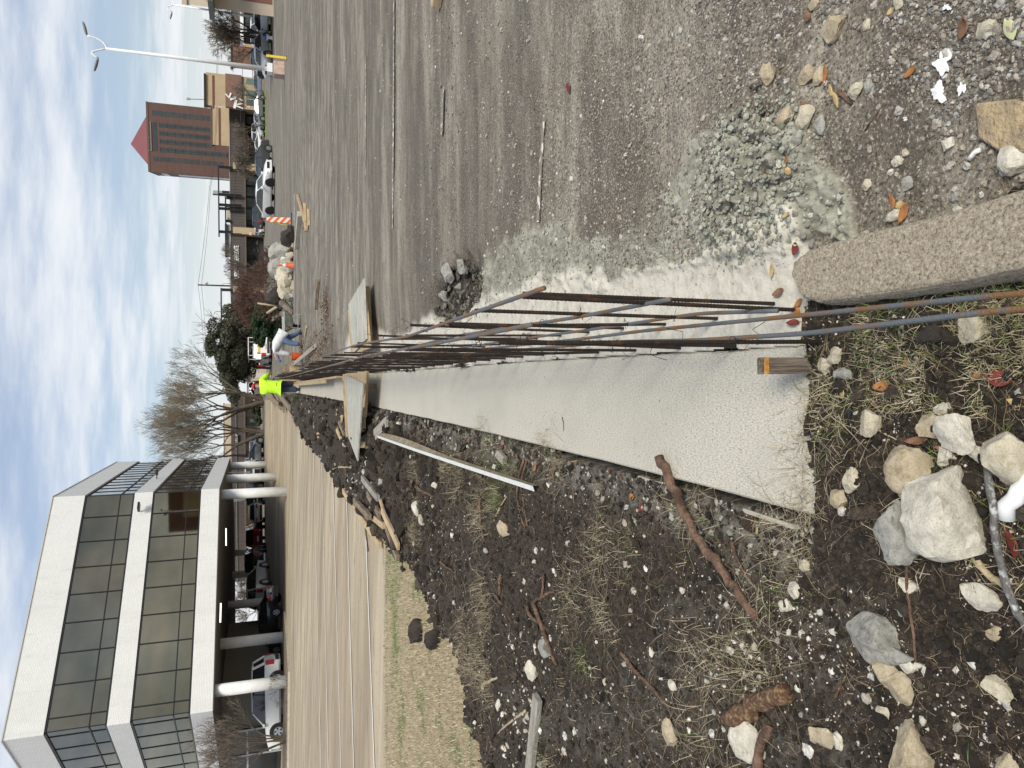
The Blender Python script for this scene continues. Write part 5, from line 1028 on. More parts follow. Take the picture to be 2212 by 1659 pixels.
# greenish grey crumbs of set mortar
GR = np.array([(.28, .28, .235), (.36, .36, .30), (.22, .22, .185), (.42, .415, .35)])
pebset('mortar_crumbs', 42000, lambda x, y, h: ~h[1] & ~h[2] & (h[6] | (np.hypot((x-.72)/.32, (y-2.25)/.38) < 1)) & (r_.random(len(x)) < np.where(np.hypot((x-.72)/.28, (y-2.2)/.32) < 1, .95, .25)), 1.5, 6.5, 17, .004, .012, GR, 1.8)
pebset('mortar_crumbs', 12000, lambda x, y, h: ~h[1] & ~h[2] & (np.hypot((x-.70)/.26, (y-2.2)/.30) < .6+.5*vn(x*9, y*9, 4)), 1.7, 2.8, 117, .006, .015, GR, 1.8, sink=-.3)
pebset('mortar_crumbs', 9000, lambda x, y, h: ~h[1] & ~h[2] & h[5] & (x > .34), 1.8, 8, 18, .002, .006, GR*1.3, 2)
pebset('asphalt_crumbs', 26000, lambda x, y, h: ~h[1] & (np.hypot((x-.84)/.27, (y-6.5)/.9) < .6+.5*vn(x*8, y*5, 44)), 4.8, 8.5, 144, .005, .020, np.array([(.025, .021, .017), (.045, .038, .03), (.07, .06, .05), (.15, .135, .11)]), 2, az=(2, 13))
# dark clods and pale grit on the dug soil
SO = np.array([(.024, .017, .011), (.034, .025, .017), (.048, .036, .025), (.019, .014, .010), (.070, .053, .038)])
M_clod = mat('soil_clods', (.04, .03, .02), .97, attr='stonecol', var=.3, scale=60, bump=2, bscale=120)
def clods(n, rmin, rmax, seed, s0, s1):
    P_, rr = sample(n, lambda x, y, h: h[1] & ~h[2], rmin, rmax, seed); r = np.random.default_rng(seed); k = len(P_); s = (s0+(s1-s0)*r.random(k)**2.5)*np.clip(rr/3.5, 1, 2.5)
    scatter('soil_clods', P_, s, SO[r.integers(0, 5, k)]*r.uniform(.7, 1.3, (k, 1)), M_clod, seed+1, flat=.85, sink=.4, smooth=False)
clods(60000, 1.0, 12, 21, .0025, .012); clods(9000, 7, 34, 22, .008, .030); clods(2600, 1.2, 9, 121, .012, .030); clods(2400, 9, 34, 122, .02, .06)
pebset('pale_grit', 30000, lambda x, y, h: h[1] & ~h[2] & nz_(x, y, 2.3, 25, .47), 1.1, 12, 24, .0014, .0058, PALE[:5]*1.1, 2.6)
pebset('pale_grit', 2000, lambda x, y, h: h[1] & ~h[2] & nz_(x, y, 1.9, 28, .56), 1.1, 16, 27, .007, .019, PALE[:5]*1.1, 2, big=True)
cx = PXG((1130, 1470))[0]
pebset('pale_grit', 9000, lambda x, y, h: h[1] & ~h[2] & (r_.random(len(x)) < np.exp(-((x+2.25)/.5)**2-((y-4.6)/.35)**2)*1.2+np.exp(-((x+1.25)/.25)**2-((y-2.35)/.25)**2)*.9+np.exp(-((x+.85)/.12)**2-((y-2.0)/.5)**2)*.5), 1.5, 8, 29, .004, .018, PALE[:3]*1.1, 1.8)
pebset('rubble_crumbs', 7000, lambda x, y, h: h[1] & ~h[2] & (x > -.36-.24-.05*vn(y*3, y, 2)) & (x < np.interp(y, [1.9, 4.4, 4.6, 12], [-.485, -.46, -.37, -.34])) & (y > 2) & (y < 13), 2, 13, 26, .005, .018, GR, 2)
pebset('rubble_crumbs', 4600, lambda x, y, h: h[1] & ~h[2] & (y > 11) & (y < 33), 11, 33, 19, .008, .026, np.vstack([PALE[:5]*.8, SO*2]), 2)

# ---------------------------------------------------------------- grass blades
M_blade = mat('grass_blade', (.2, .2, .1), .8, attr='bladecol')
def blades(name, P_, h, wdt, cols, seed, lean=.6, label=None, cat=None, parent=None, kind='stuff'):
    r = np.random.default_rng(seed); n = len(P_); a = r.uniform(0, 6.283, n); l = r.uniform(.15, lean, n); d = np.stack([np.cos(a), np.sin(a)], 1); s = np.stack([-d[:, 1], d[:, 0]], 1)*(wdt*r.uniform(.6, 1.3, n))[:, None]
    hh = h*r.uniform(.5, 1.3, n); V = np.zeros((n, 6, 3))
    for k, (t, w) in enumerate(((0, 1.), (.55, .75), (1., .12))):
        z = hh*t*(1-.45*l*t); off = d*(hh*l*t*t*1.3)[:, None]
        V[:, 2*k, :2] = P_[:, :2]+off-s*w; V[:, 2*k+1, :2] = P_[:, :2]+off+s*w; V[:, 2*k, 2] = V[:, 2*k+1, 2] = P_[:, 2]-.004+z
    F = (np.array([[0, 1, 3, 2], [2, 3, 5, 4]])[None]+np.arange(n)[:, None, None]*6).reshape(-1, 4)
    o = np_mesh(name, V.reshape(-1, 3), F, M_blade, {'bladecol': np.repeat(cols, 6, 0)}, smooth=False, parent=parent)
    if kind: tag(o, label, cat, kind=kind)
    return o
ST = np.array([(.47, .39, .26), (.38, .31, .20), (.54, .46, .33), (.28, .22, .13)]); GN = np.array([(.12, .19, .035), (.09, .15, .03), (.17, .24, .06)])
def gcol(n, seed, g): r = np.random.default_rng(seed); gg = r.random(n) < g; c = ST[r.integers(0, 4, n)].copy(); c[gg] = GN[r.integers(0, 3, n)][gg]; return c*r.uniform(.8, 1.2, (n, 1))
P_, rr = sample(150000, lambda x, y, h: h[4], 4.5, 15, 61, 42)
gm = np.clip((fbm(P_[:, 0]*.8, P_[:, 1]*2.0, 4, 77)-.55)*8+np.exp(-((P_[:, 0]*.08+P_[:, 1]-9.55)/.25)**2)*.8*vn(P_[:, 0]*.9, P_[:, 1], 9), .03, .9)
blades('grass', P_, .045, .0035, gcol(len(P_), 62, gm), 63)
# sparse near lawn, right of the first stones
near = PXG((1850, 640), (1900, 905), (2000, 880), (2150, 960), (2300, 1000), (2300, 600), (2100, 640), (1990, 640)); near2 = PXG((1760, 800), (1760, 900), (1830, 930), (1990, 880), (1900, 760))
P_, rr = sample(60000, lambda x, y, h: h[1] & (pip(x, y, near) | (pip(x, y, near2) & (r_.random(len(x)) < .45))) & nz_(x, y, 9, 81, .42), .85, 2.2, 64, 42)
blades('grass', P_, .035, .0011, gcol(len(P_), 65, .22), 66, lean=1.)
P_, rr = sample(16000, lambda x, y, h: h[1] & ~h[2] & nz_(x, y, 2.6, 83, .585) & (r_.random(len(x)) < .5), 1.1, 9, 67, 40)
blades('grass', P_, .055, .0014, gcol(len(P_), 68, .10), 69, lean=1.3)
# tufts of straw at given places
def tuft(px, py, rad, n, h, g, seed, lean=1.2):
    p = GH(px, py); r = np.random.default_rng(seed); n = int(n*.75); q = r.normal(0, rad*1.5, (n, 2))*np.array([r.uniform(.5, 1.5), r.uniform(.5, 1.5)]); q += r.normal(0, rad, (4, 2))[r.integers(0, 4, n)]; x = p.x+q[:, 0]; y = p.y+q[:, 1]; z = hgt(x, y)[0]; z = np.where(pip(x, y, SLAB), 0., z)
    return np.stack([x, y, z], 1), h, g
TT = [(1485, 1100, .05, 260, .10, .1), (1290, 1180, .05, 260, .11, .1), (1350, 1190, .05, 200, .09, .4), (1560, 1400, .07, 420, .10, .06), (1640, 1385, .06, 300, .09, .03), (1765, 870, .05, 160, .06, .0), (1748, 945, .03, 110, .055, .0), (1742, 1030, .035, 130, .06, .0), (1738, 1085, .03, 170, .08, .03), (1700, 1140, .04, 200, .1, .0),
      (1060, 1060, .06, 300, .12, .1), (1200, 1000, .05, 300, .12, .15), (1100, 1015, .05, 280, .11, .6), (1075, 1085, .04, 260, .11, .7), (1035, 1110, .06, 400, .12, .0), (990, 1020, .08, 420, .14, .05), (905, 1010, .08, 380, .14, .05), (960, 1000, .06, 300, .12, .2), (1030, 1420, .07, 320, .13, .0), (1050, 1320, .07, 420, .14, .0), (1010, 1400, .09, 500, .16, .0), (1050, 1450, .07, 380, .14, .0), (900, 1150, .06, 260, .14, .05), (1260, 1440, .03, 160, .07, .9), (1490, 1650, .08, 300, .12, .05), (1240, 1290, .05, 260, .1, .1), (1290, 1310, .05, 220, .1, .05), (1060, 950, .05, 260, .12, .5), (1180, 1640, .06, 250, .10, .5), (1700, 1250, .05, 120, .08, .2), (2010, 1050, .03, 120, .05, .9), (2190, 1020, .03, 120, .05, .9), (2050, 590, .04, 260, .05, .8), (2140, 600, .03, 220, .05, .9), (1930, 690, .04, 260, .06, .7), (1800, 870, .05, 300, .06, .3)]
PP = []; CC = []; HH = []
for i, (a, b_, rad, n, h, g) in enumerate(TT): q, _, _ = tuft(a, b_, rad, n, h, g, 500+i); n = len(q); PP.append(q); CC.append(gcol(n, 600+i, g)*.85); HH.append(np.full(n, h)*np.random.default_rng(i).uniform(.4, 1.1, n))
PP = np.concatenate(PP); blades('straw_tufts', PP, np.concatenate(HH), .0012, np.concatenate(CC), 70, lean=2.0)
# root fibres
def fibres(name, n, fn, rmin, rmax, seed, L, w, col, lift=.02):
    P_, rr = sample(n, fn, rmin, rmax, seed, 42); r = np.random.default_rng(seed); S = []
    k = len(P_); a = r.uniform(0, 6.283, k); p = P_.copy(); p[:, 2] += .004; ln = L*r.uniform(.4, 1.4, k)*np.clip(rr/4, 1, 2); ww = w*np.clip(rr/3, 1, 3)
    for s in range(5):
        a = a+r.normal(0, .55, k); q = p.copy(); q[:, 0] += np.cos(a)*ln/5; q[:, 1] += np.sin(a)*ln/5; q[:, 2] = np.maximum(hgt(q[:, 0], q[:, 1])[0]+.004, p[:, 2]+r.normal(0, lift*.4, k)); q[:, 2] = np.minimum(q[:, 2], hgt(q[:, 0], q[:, 1])[0]+lift*2)
        S.append(np.concatenate([p, q, ww[:, None]*(1-s*.15), ww[:, None]*(.85-s*.15)], 1)); p = q
    S = np.concatenate(S); o = segs_obj(name, S, mat(name, col, .9, var=.3, scale=4), None, 3); tag(o, kind='stuff'); return o
fibres('root_fibres', 3400, lambda x, y, h: h[1] & ~h[2] & nz_(x, y, 1.5, 91, .44), 1.2, 14, 92, .09, .0008, (.34, .27, .17))
fibres('root_fibres', 1500, lambda x, y, h: h[1] & ~h[2] & nz_(x, y, 1.1, 95, .42), 1.2, 16, 94, .12, .0011, (.20, .13, .08))
fibres('chaff', 2600, lambda x, y, h: ~h[1] & ~h[2] & ~h[3] & ~h[4] & (x > .4), 1.1, 3.5, 96, .03, .0008, (.30, .22, .14), .006)

# ============================================================ STEEL
M_rebd = mat('dark_rusty_rebar', (.030, .022, .018), .75, metal=.35, col2=(.15, .062, .022), cpos=(.52, .72), scale=11, bump=.5, bscale=120)
M_rebg = mat('grey_rusty_rebar', (.15, .165, .18), .6, metal=.4, col2=(.24, .13, .06), cpos=(.46, .58), scale=7, bump=.6, bscale=220)
M_wire = mat('tie_wire', (.03, .025, .02), .6, metal=.5)
xl = lambda y: .125+.055*min(1, max(0, (y-1.9)/2.4))+.0032*max(0, y-4.3); xr = lambda y: xl(y)+.108
cage = thing('rebar_cage', 'long row of upright rusty reinforcing bars tied to lengthwise steel bars beside the concrete walk', 'rebar cage', (.2, 2., 0))
def rib_mesh():
    mb = MB(); pts = []; rad = []; z = -.1; k = 0
    while z < .985: pts.append((0, 0, z)); rad.append(.0062 if k % 2 else .0074); z += .0065; k += 1
    mb.tube(pts, rad, 8); return mb
rb0 = rib_mesh().build('vertical_bar', M_rebd, cage, smooth=True); first = True
rs = random.Random(4); yy = [1.89, 2.33, 2.70, 3.08, 3.48, 3.88, 4.27]
while yy[-1] < 29.5: yy.append(yy[-1]+.385)
extra = MB(); n_ = 0
for i, y in enumerate(yy):
    for x in ((xl(y),) if i == 0 else (xl(y),))+((xr(y+.12)+(0 if i else 0)),):
        yb_ = y if x < xr(y)-.05 else y+.115; z0 = -.02 if yb_ < 12.6 else -.30; tx, ty = rs.gauss(0, .016), rs.gauss(0, .02)
        if yb_ < 3: tx = .026 if yb_ < 2.2 else .0
        if n_ < 96:
            o = rb0 if first else rb0.copy()
            if not first: C.objects.link(o)
            first = False; o.location = Vector((x, yb_, z0))-cage.location; o.rotation_euler = (ty, tx, rs.uniform(0, 6)); o.scale = (1, 1, rs.uniform(.96, 1.03)-(z0+.02)*.6)
        else: extra.tube([(x, yb_, z0), (x+tx, yb_-ty, .97)], .0075, 5)
        n_ += 1
o = extra.build('vertical_bar', M_rebd, cage, world=True); o['kind'] = 'stuff'
# a second dowel standing a hand away at the near end
o = rb0.copy(); C.objects.link(o); o.location = Vector((.268, 2.114, -.02))-cage.location; o.rotation_euler = (.01, -.005, 1)
def hbar(pts, r=.0071, m=M_rebg):
    mb = MB(); V = [Vector(p) for p in pts]; q = []
    for a, b in zip(V[:-1], V[1:]):
        n = max(2, int((b-a).length/.05)) if a.y < 5 else max(2, int((b-a).length/.6))
        for i in range(n): s = i/n; q.append(a.lerp(b, s))
    q.append(V[-1]); 
    for _ in range(3): q = [q[0]]+[(q[i-1]+q[i]*2+q[i+1])/4 for i in range(1, len(q)-1)]+[q[-1]]
    mb.tube(q, [r*(1.0 if i % 2 else .94) for i in range(len(q))], 8); return mb.build('lengthwise_bar', m, cage, smooth=True, world=True)
F_ = lambda x, y, z: (x, y, z)
hbar([(.243, 1.75, 1.003), (.240, 2.6, 1.0), (.238, 3.6, .99), (.30, 5.5, .985), (.335, 8, .97), (xr(14)-.01, 14, .93), (xr(22), 22, .93), (xr(30), 30, .95)])
hbar([(.238, 1.85, .575), (.243, 2.5, .58), (.285, 4.2, .585), (xr(7)-.01, 7, .58), (xr(14), 14, .55), (xr(30), 30, .55)])
hbar([(.217, 1.88, .18), (.248, 2.3, .185), (.252, 3.1, .20), (.272, 4.6, .21), (xr(8), 8, .2), (xr(14), 14, .15)])
hbar([(.158, 1.85, 1.0), (.170, 3.1, .998), (.20, 5, .99), (xl(9)+.01, 9, .97), (xl(18), 18, .95), (xl(30), 30, .95)])
hbar([(.09, .45, .30), (.112, .72, .30), (.138, 1.02, .30), (.127, 1.6, .31), (.138, 2.1, .32), (.165, 2.65, .33), (.195, 4.5, .36), (xl(8)+.01, 8, .45), (xl(14)+.01, 14, .5)])
hbar([(.12, .45, .22), (.150, .75, .22), (.176, 1.08, .22), (.187, 1.7, .23), (.205, 2.6, .25), (.205, 3.1, .27), (.21, 5, .55), (xl(8)+.01, 8, .62), (xl(20)+.01, 20, .6)])
hbar([(xl(5)+.012, 4.6, .66), (xl(8)+.012, 8, .72), (xl(16), 16, .74), (xl(30), 30, .75)])
for i, y in enumerate(yy[:9]):
    for (x, z) in ((xl(y), 1.0), (xr(y), .98), (xr(y), .58), (xl(y), .33), (xr(y), .2), (xl(y), .25)):
        if y < 1.95 and x > xl(y)+.02: continue
        mb = MB(); yq = y if x < xl(y)+.03 else y+.115; pts = []
        for k in range(9): a = k*.9; pts.append((x+math.cos(a)*.013, yq+math.sin(a)*.012, z-.012+k*.003))
        a = rs.uniform(0, 6.28)
        for k in range(5): pts.append((x+math.cos(a+k*.5)*(.014+.012*k), yq+math.sin(a+k*.5)*(.014+.008*k), z+.015+.008*k*rs.choice((-1, 1))))
        mb.tube(pts, .0011, 4); mb.build('tie_wire', M_wire, cage, world=True)

# ============================================================ OLD KERB
KP = [(1708, 588), (1716, 562), (1740, 541), (1800, 520), (1900, 494), (2010, 468), (2100, 440), (2212, 404), (2330, 360)]
KQ = [(2330, 560), (2212, 583), (2100, 607), (2000, 625), (1900, 640), (1800, 652), (1765, 655), (1735, 645), (1716, 618)]
kt = [G(x, y, .10) for x, y in KP+KQ]
def kerb():
    kb = tag(None or bpy.data.objects.new('kerb', None), 'weathered exposed aggregate kerb end curving away from the walk', 'kerb'); 
    cx = sum((p for p in kt), Vector())/len(kt); n = len(kt); mb = MB(); rings = []
    cen = [kt[i].lerp(kt[(n-1)-i], .5) for i in range(n)]
    for (k, z) in ((1.10, -.12), (1.07, .0), (1.04, .055), (1.0, .082), (.93, .097), (.84, .103)):
        rings.append([Vector((cen[i].x+(kt[i].x-cen[i].x)*k, cen[i].y+(kt[i].y-cen[i].y)*k if 0 < i < n-1 else kt[i].y+(1-k)*(-.06), z)) for i in range(n)])
    b = 0; N_ = n
    V = [p for r in rings for p in r]; F = []
    for j in range(len(rings)-1):
        for i in range(n): i2 = (i+1) % n; F.append((j*n+i, j*n+i2, (j+1)*n+i2, (j+1)*n+i))
    top = (len(rings)-1)*n; F += [(top+i, top+i+1, top+n-2-i, top+n-1-i) for i in range(n//2-1)]
    bpy.data.objects.remove(kb); mb.add(V, F); o = mb.build('kerb', M_agg, smooth=True); s = o.modifiers.new('s', 'SUBSURF'); s.levels = s.render_levels = 3; s.subdivision_type = 'SIMPLE'
    tx = bpy.data.textures.new('kn', 'CLOUDS'); tx.noise_scale = .02; d = o.modifiers.new('d', 'DISPLACE'); d.texture = tx; d.strength = .006; d.texture_coords = 'GLOBAL'
    tag(o, 'weathered exposed aggregate kerb end curving from the walk to the bottom right', 'kerb'); return o
def m_agg():
    m, t, b, o = newmat('exposed_aggregate', .9); v = tex(t, o, 130, kind='v'); n1 = tex(t, o, 9, 6, .7); n2 = tex(t, o, 120, 5, .8); n3 = tex(t, o, 2.6, 5, .6)
    c = ramp(t, n2.outputs[0], [(.36, (.10, .08, .06)), (.47, (.30, .255, .19)), (.58, (.40, .345, .27)), (.68, (.60, .56, .48))])
    c = mixc(t, mathn(t, 'MULTIPLY', ramp(t, v.outputs[0], [(.18, 1.), (.30, 0.)]), .45), c, v.outputs[1], 'MULTIPLY')
    c = mixc(t, ramp(t, n1.outputs[0], [(.64, 0.), (.70, .8)]), c, (.07, .06, .045)); c = mixc(t, ramp(t, n1.outputs[0], [(.26, .6), (.36, 0.)]), c, (.20, .16, .11))
    t.links.new(c, b.inputs['Base Color']); bumpn(t, b, n2.outputs[0], .7, .006); return m
M_agg = m_agg(); kerb()
# flush remnant of old concrete at the bottom right
rem = [GH(x, y, .0) for x, y in ((2120, 225), (2200, 215), (2300, 250), (2300, 330), (2180, 335), (2125, 300))]
mb = MB(); mb.prism([(p.x, p.y) for p in rem], -.02, .016); tag(mb.build('concrete_remnant', mat('stained_concrete', (.28, .22, .15), .9, col2=(.46, .35, .20), scale=16, bump=1.5, bscale=60), bevel=.006), 'orange stained concrete remnant flush with the gravel at the bottom right', 'concrete slab')

# ============================================================ TIMBER
M_ply = mat('concrete_splashed_plywood', (.33, .325, .28), .85, col2=(.50, .49, .44), scale=4, detail=9, bump=1, bscale=30, stretch=(1, 3, 1)); M_pine = mat('fresh_pine', (.47, .35, .21), .8, var=.18, scale=7, stretch=(.6, 3, 3), bump=.5, bscale=40)
M_oldw = mat('weathered_timber', (.17, .125, .085), .92, col2=(.33, .26, .19), scale=7, stretch=(.6, 4, 4), bump=1.2, bscale=50); M_greyw = mat('grey_timber', (.25, .23, .20), .9, col2=(.40, .37, .32), scale=7, stretch=(.6, 4, 4), bump=1, bscale=50)
def beam(name, label, cat, a, b, w, h, m, group=None, roll=0., off=0.):
    a = Vector(a); b = Vector(b); d = (b-a); L_ = d.length; t = d.to_track_quat('X', 'Z').to_matrix().to_4x4(); M = Matrix.Translation(a) @ t @ Matrix.Rotation(roll, 4, 'X'); mb = MB()
    n = max(2, int(L_/.12)); rr = random.Random(hash((round(a.x, 2), round(b.y, 2))) & 0xffff); rings = []
    for i in range(n+1):
        j = lambda: rr.gauss(0, .012)*w; x = L_*i/n; rings.append([(x, -w/2+j(), -h/2+off), (x, w/2+j(), -h/2+off), (x, w/2+j(), h/2+off), (x, -w/2+j(), h/2+off)])
    mb.loft(rings); o = mb.build(name, m, bevel=min(w, h)*.08); o.matrix_world = M; return tag(o, label, cat, group)
def panel(name, label, cat, corners, th, m, group=None, parent=None):
    mb = MB(); n = len(corners); c = [Vector(p) for p in corners]; V = c+[p-Vector((0, 0, th)) for p in c]; mb.add(V, [tuple(range(n)), tuple(range(n, 2*n))[::-1]]+[(i, n+i, n+(i+1) % n, (i+1) % n) for i in range(n)])
    o = mb.build(name, m, parent, world=parent is not None); 
    return tag(o, label, cat, group) if label else o
# plywood covers bridging the trench
pr = thing('plywood_cover', 'pale plywood cover on a timber frame over the asphalt, right of the bars', 'plywood cover', G(775, 690, 0))
panel('sheet', None, None, [G(785.9, 601, .17), G(752.3, 658, .17), G(763, 763, .17), G(791.2, 732, .17)], .02, M_ply, parent=pr)
panel('underlay', None, None, [G(790, 640, .14), G(755, 700, .14), G(763, 764, .14), G(799.5, 752, .14)], .02, M_pine, parent=pr)
for (a, b) in (((792, 619), (799, 752)), ((757, 670), (764, 762))):
    p, q = G(*a, .09), G(*b, .09); mb = MB(); d = (q-p).normalized(); s = Vector((-d.y, d.x, 0))*.022; mb.loft([[p-s-Vector((0, 0, .045)), p+s-Vector((0, 0, .045)), p+s+Vector((0, 0, .045)), p-s+Vector((0, 0, .045))], [q-s-Vector((0, 0, .045)), q+s-Vector((0, 0, .045)), q+s+Vector((0, 0, .045)), q-s+Vector((0, 0, .045))]]); mb.build('frame_rail', M_pine, pr, world=True)
plt = thing('plywood_cover', 'plywood cover on a timber frame lying across the concrete walk, left of the bars', 'plywood cover', G(775, 880, 0))
panel('sheet', None, None, [G(745.5, 810, .28), G(784.6, 828.5, .28), G(771.9, 996, .24), G(753, 946, .25)], .02, M_ply, parent=plt)
panel('underlay', None, None, [G(739.6, 804, .25), G(790, 801, .25), G(784.6, 880, .25), G(750, 870, .25)], .02, M_pine, parent=plt)
panel('leg', None, None, [G(752, 944, .235), G(759, 950, .235), G(751, 972, .04), G(747, 976, .02)], .02, M_pine, parent=plt)
for (a, b) in (((784.5, 832), (782, 966)), ((789.5, 802), (786, 900)), ((745, 812), (753, 944))):
    p, q = G(*a, .205), G(*b, .19); mb = MB(); d = (q-p).normalized(); s = Vector((-d.y, d.x, 0))*.02; u = Vector((0, 0, .045)); mb.loft([[p-s-u, p+s-u, p+s+u, p-s+u], [q-s-u, q+s-u, q+s+u, q-s+u]]); mb.build('frame_rail', M_pine, plt, world=True)
for x, y in ((750, 812), (784, 835), (781, 950)):
    p = G(x, y, .2); mb = MB(); mb.box(p.x-.04, p.x+.04, p.y-.04, p.y+.04, -.1, .16); mb.build('block', M_oldw, plt, world=True)
# formwork along the trench
beam('form_board', 'long yellow pine form board along the walk side of the trench', 'form board', (.165, 14.4, .10), (.10, 39, .12), .04, .26, M_pine, 'form boards beside the trench')
beam('form_board', 'flat pine ledger resting against the longest form board', 'form board', (.10, 17, .20), (.04, 31, .24), .09, .04, M_pine, 'form boards beside the trench')
beam('form_board', 'grey stained form board on the asphalt side of the trench', 'form board', (.52, 14.8, .06), (.56, 30, .08), .03, .18, M_greyw, 'form boards beside the trench')
fw_ = thing('form_box', 'short box of grey form panels and stakes at the far end of the bars', 'formwork', (.55, 30, 0))
for i in range(3): y = 30.5+i*2.1; mb = MB(); mb.box(.46, .50, y, y+1.9, -.05, .5); mb.build('panel', M_greyw, fw_, world=True)
for i in range(4): y = 30.2+i*2.0; mb = MB(); mb.box(.40, .9, y, y+.07, .42, .5); mb.build('crosspiece', M_oldw, fw_, world=True)
mb = MB(); mb.box(.42, .8, 29.2, 29.7, .0, .42); mb.build('end_block', M_pine, fw_, world=True)
for i, (x, y, z) in enumerate(((.24, 33, .5), (.30, 35.5, .55), (.2, 31.4, .45))): beam('form_stake', ('pine stake standing beyond the lime shirted worker', 'farther pine stake behind the lime shirted worker', 'short pine stake right of the lime shirted worker')[i], 'stake', (x, y, -.1), (x+.05, y, z+.2), .05, .05, M_pine, 'pine stakes in the formwork')
beam('plank', 'long pale grey plank leaning from the form boards towards the asphalt', 'plank', GH(686, 745, .03), GH(652, 790, .38), .14, .03, M_greyw)
beam('timber_post', 'brown broken timber lying alone on the asphalt beyond the plywood', 'timber', GH(691.5, 606, .05), GH(686.5, 667, .05), .1, .09, M_oldw)
beam('plank', 'pale strip of wood on the asphalt in front of the wheelbarrow', 'plank', GH(664, 706, .03), GH(661, 727, .03), .09, .04, M_pine)
beam('wood_offcut', 'square pine offcut at the top edge of the asphalt', 'offcut', GH(952, 14, .05), GH(958, -14, .05), .09, .09, M_pine)
# dug bank: the discarded planks by the lawn
for i, (a, b, w, h, m_, lab) in enumerate((((747, 1060), (829, 1178), .10, .04, M_pine, 'longest pale plank lying along the edge of the lot'), ((750, 1070), (822, 1158), .09, .04, M_oldw, 'dark sided plank beside the longest pale plank'), ((776, 1080), (812, 1116), .09, .06, M_oldw, 'stubby brown plank on top of the plank pile'), ((797, 1104), (838, 1135), .09, .06, M_pine, 'short pale plank end pointing at the dug soil'), ((801, 1032), (827, 1076), .09, .05, M_greyw, 'grey board end half buried above the plank pile'), ((805, 1066), (831, 1110), .10, .04, M_oldw, 'weathered board between the grey board and the pile'), ((844, 1139), (868, 1205), .08, .05, M_oldw, 'dark brown board on the lawn corner'), ((835, 1100), (868, 1180), .10, .03, M_pine, 'yellow board under the clods by the lawn'), ((832, 1080), (842, 1108), .05, .03, M_pine, 'short yellow offcut by the root clods'))):
    beam('plank', lab, 'plank', GH(*a, .05+.012*(i % 3)), GH(*b, .05+.012*(i % 3)), w, h, m_, 'discarded planks by the lawn')
for i, (a, b, w, m_, lab) in enumerate((((732, 893), (742, 903), .07, M_pine, 'topmost small pine offcut beside the left plywood cover'), ((741, 899), (741, 912), .07, M_pine, 'small pine offcut lying across another beside the left plywood cover'), ((738, 912), (750, 940), .07, M_oldw, 'brown offcut leaning at the left plywood cover'), ((732, 928), (742, 950), .07, M_pine, 'pale offcut at the outer end of the left plywood cover'), ((682, 938), (694, 936), .05, M_pine, 'upper of two parallel pine sticks in the dark soil'), ((681, 946), (694, 944), .05, M_pine, 'lower of two parallel pine sticks in the dark soil'), ((816, 935), (843, 906), .09, M_greyw, 'right one of two grey blocks near the left plywood cover'), ((821, 944), (845, 915), .09, M_greyw, 'left one of two grey blocks near the left plywood cover'), ((1090, 980), (1101, 995), .06, M_greyw, 'wedge shaped wood offcut beside the white strip'))):
    beam('wood_offcut', lab, 'offcut', GH(*a, .04), GH(*b, .04), w, .04, m_, 'wood offcuts in the dug soil')
for i, (a, b) in enumerate((((577, 843), (593, 872)), ((583, 843), (606, 877)), ((590, 842), (612, 882)), ((598, 842), (621, 888)), ((606, 842), (634, 881)), ((571, 845), (584, 866)))):
    lab = ('rearmost', 'second from the back', 'middle', 'third from the front', 'frontmost', 'rear top')[i]; p, q = GH(*a, .38), GH(*b, .16+.04*(i % 2)); beam('timber', lab+' weathered timber in the stack left of the lime shirted worker', 'timber', p, q, .26, .1, M_oldw, 'timber stack left of the worker')
for i, (a, b, w, m_, lab) in enumerate((((646, 423), (667, 494), .10, M_pine, 'long pale plank beyond the striped barricade base'), ((662, 440), (664, 500), .10, M_pine, 'short square pine beam nearest in the far wood pile'), ((658, 470), (660, 494), .09, M_oldw, 'brown short timber in the far wood pile'), ((670, 452), (671, 488), .08, M_pine, 'front pine beam of the far wood pile'))):
    beam('plank', lab, 'plank', GH(*a, .06), GH(*b, .06), w, .08, m_, 'far wood pile on the asphalt')
beam('concrete_post', 'long whitish concrete rail lying behind the far wood pile', 'concrete rail', GH(652, 462, .08), GH(645, 534, .08), .22, .16, M_kerbc)
sk = beam('stake', 'weathered wooden survey stake with orange band standing over the walk end', 'stake', (.052, 1.93, -.05), (.066, 1.935, .22), .045, .022, M_oldw, roll=R(90))
# the stake is tall and seen from above: rebuild it properly
bpy.data.objects.remove(sk)
p0 = G(1757, 790, 0); zt_s = P(1640, 789, p0.y).z; st_ = thing('survey_stake', 'weathered wooden survey stake with orange band at the near end of the walk', 'stake', p0)
mb = MB(); mb.prism([(-.026, -.011), (.026, -.011), (.026, .011), (-.026, .011)], -.15, zt_s); mb.build('stake', mat('stake_wood', (.10, .078, .058), .92, col2=(.26, .215, .165), scale=26, stretch=(3, 3, .22), bump=1, bscale=60), st_, bevel=.002)
mb = MB(); mb.box(-.0265, .0265, -.0115, .0115, zt_s-.028, zt_s-.010); mb.build('band', mat('orange_marking', (.50, .25, .06), .8, var=.3, scale=60), st_)
beam('board', 'weathered grey board lying in the soil at the left edge of the picture', 'board', GH(1178, 1504, .05), GH(1156, 1700, .05), .085, .035, M_greyw)
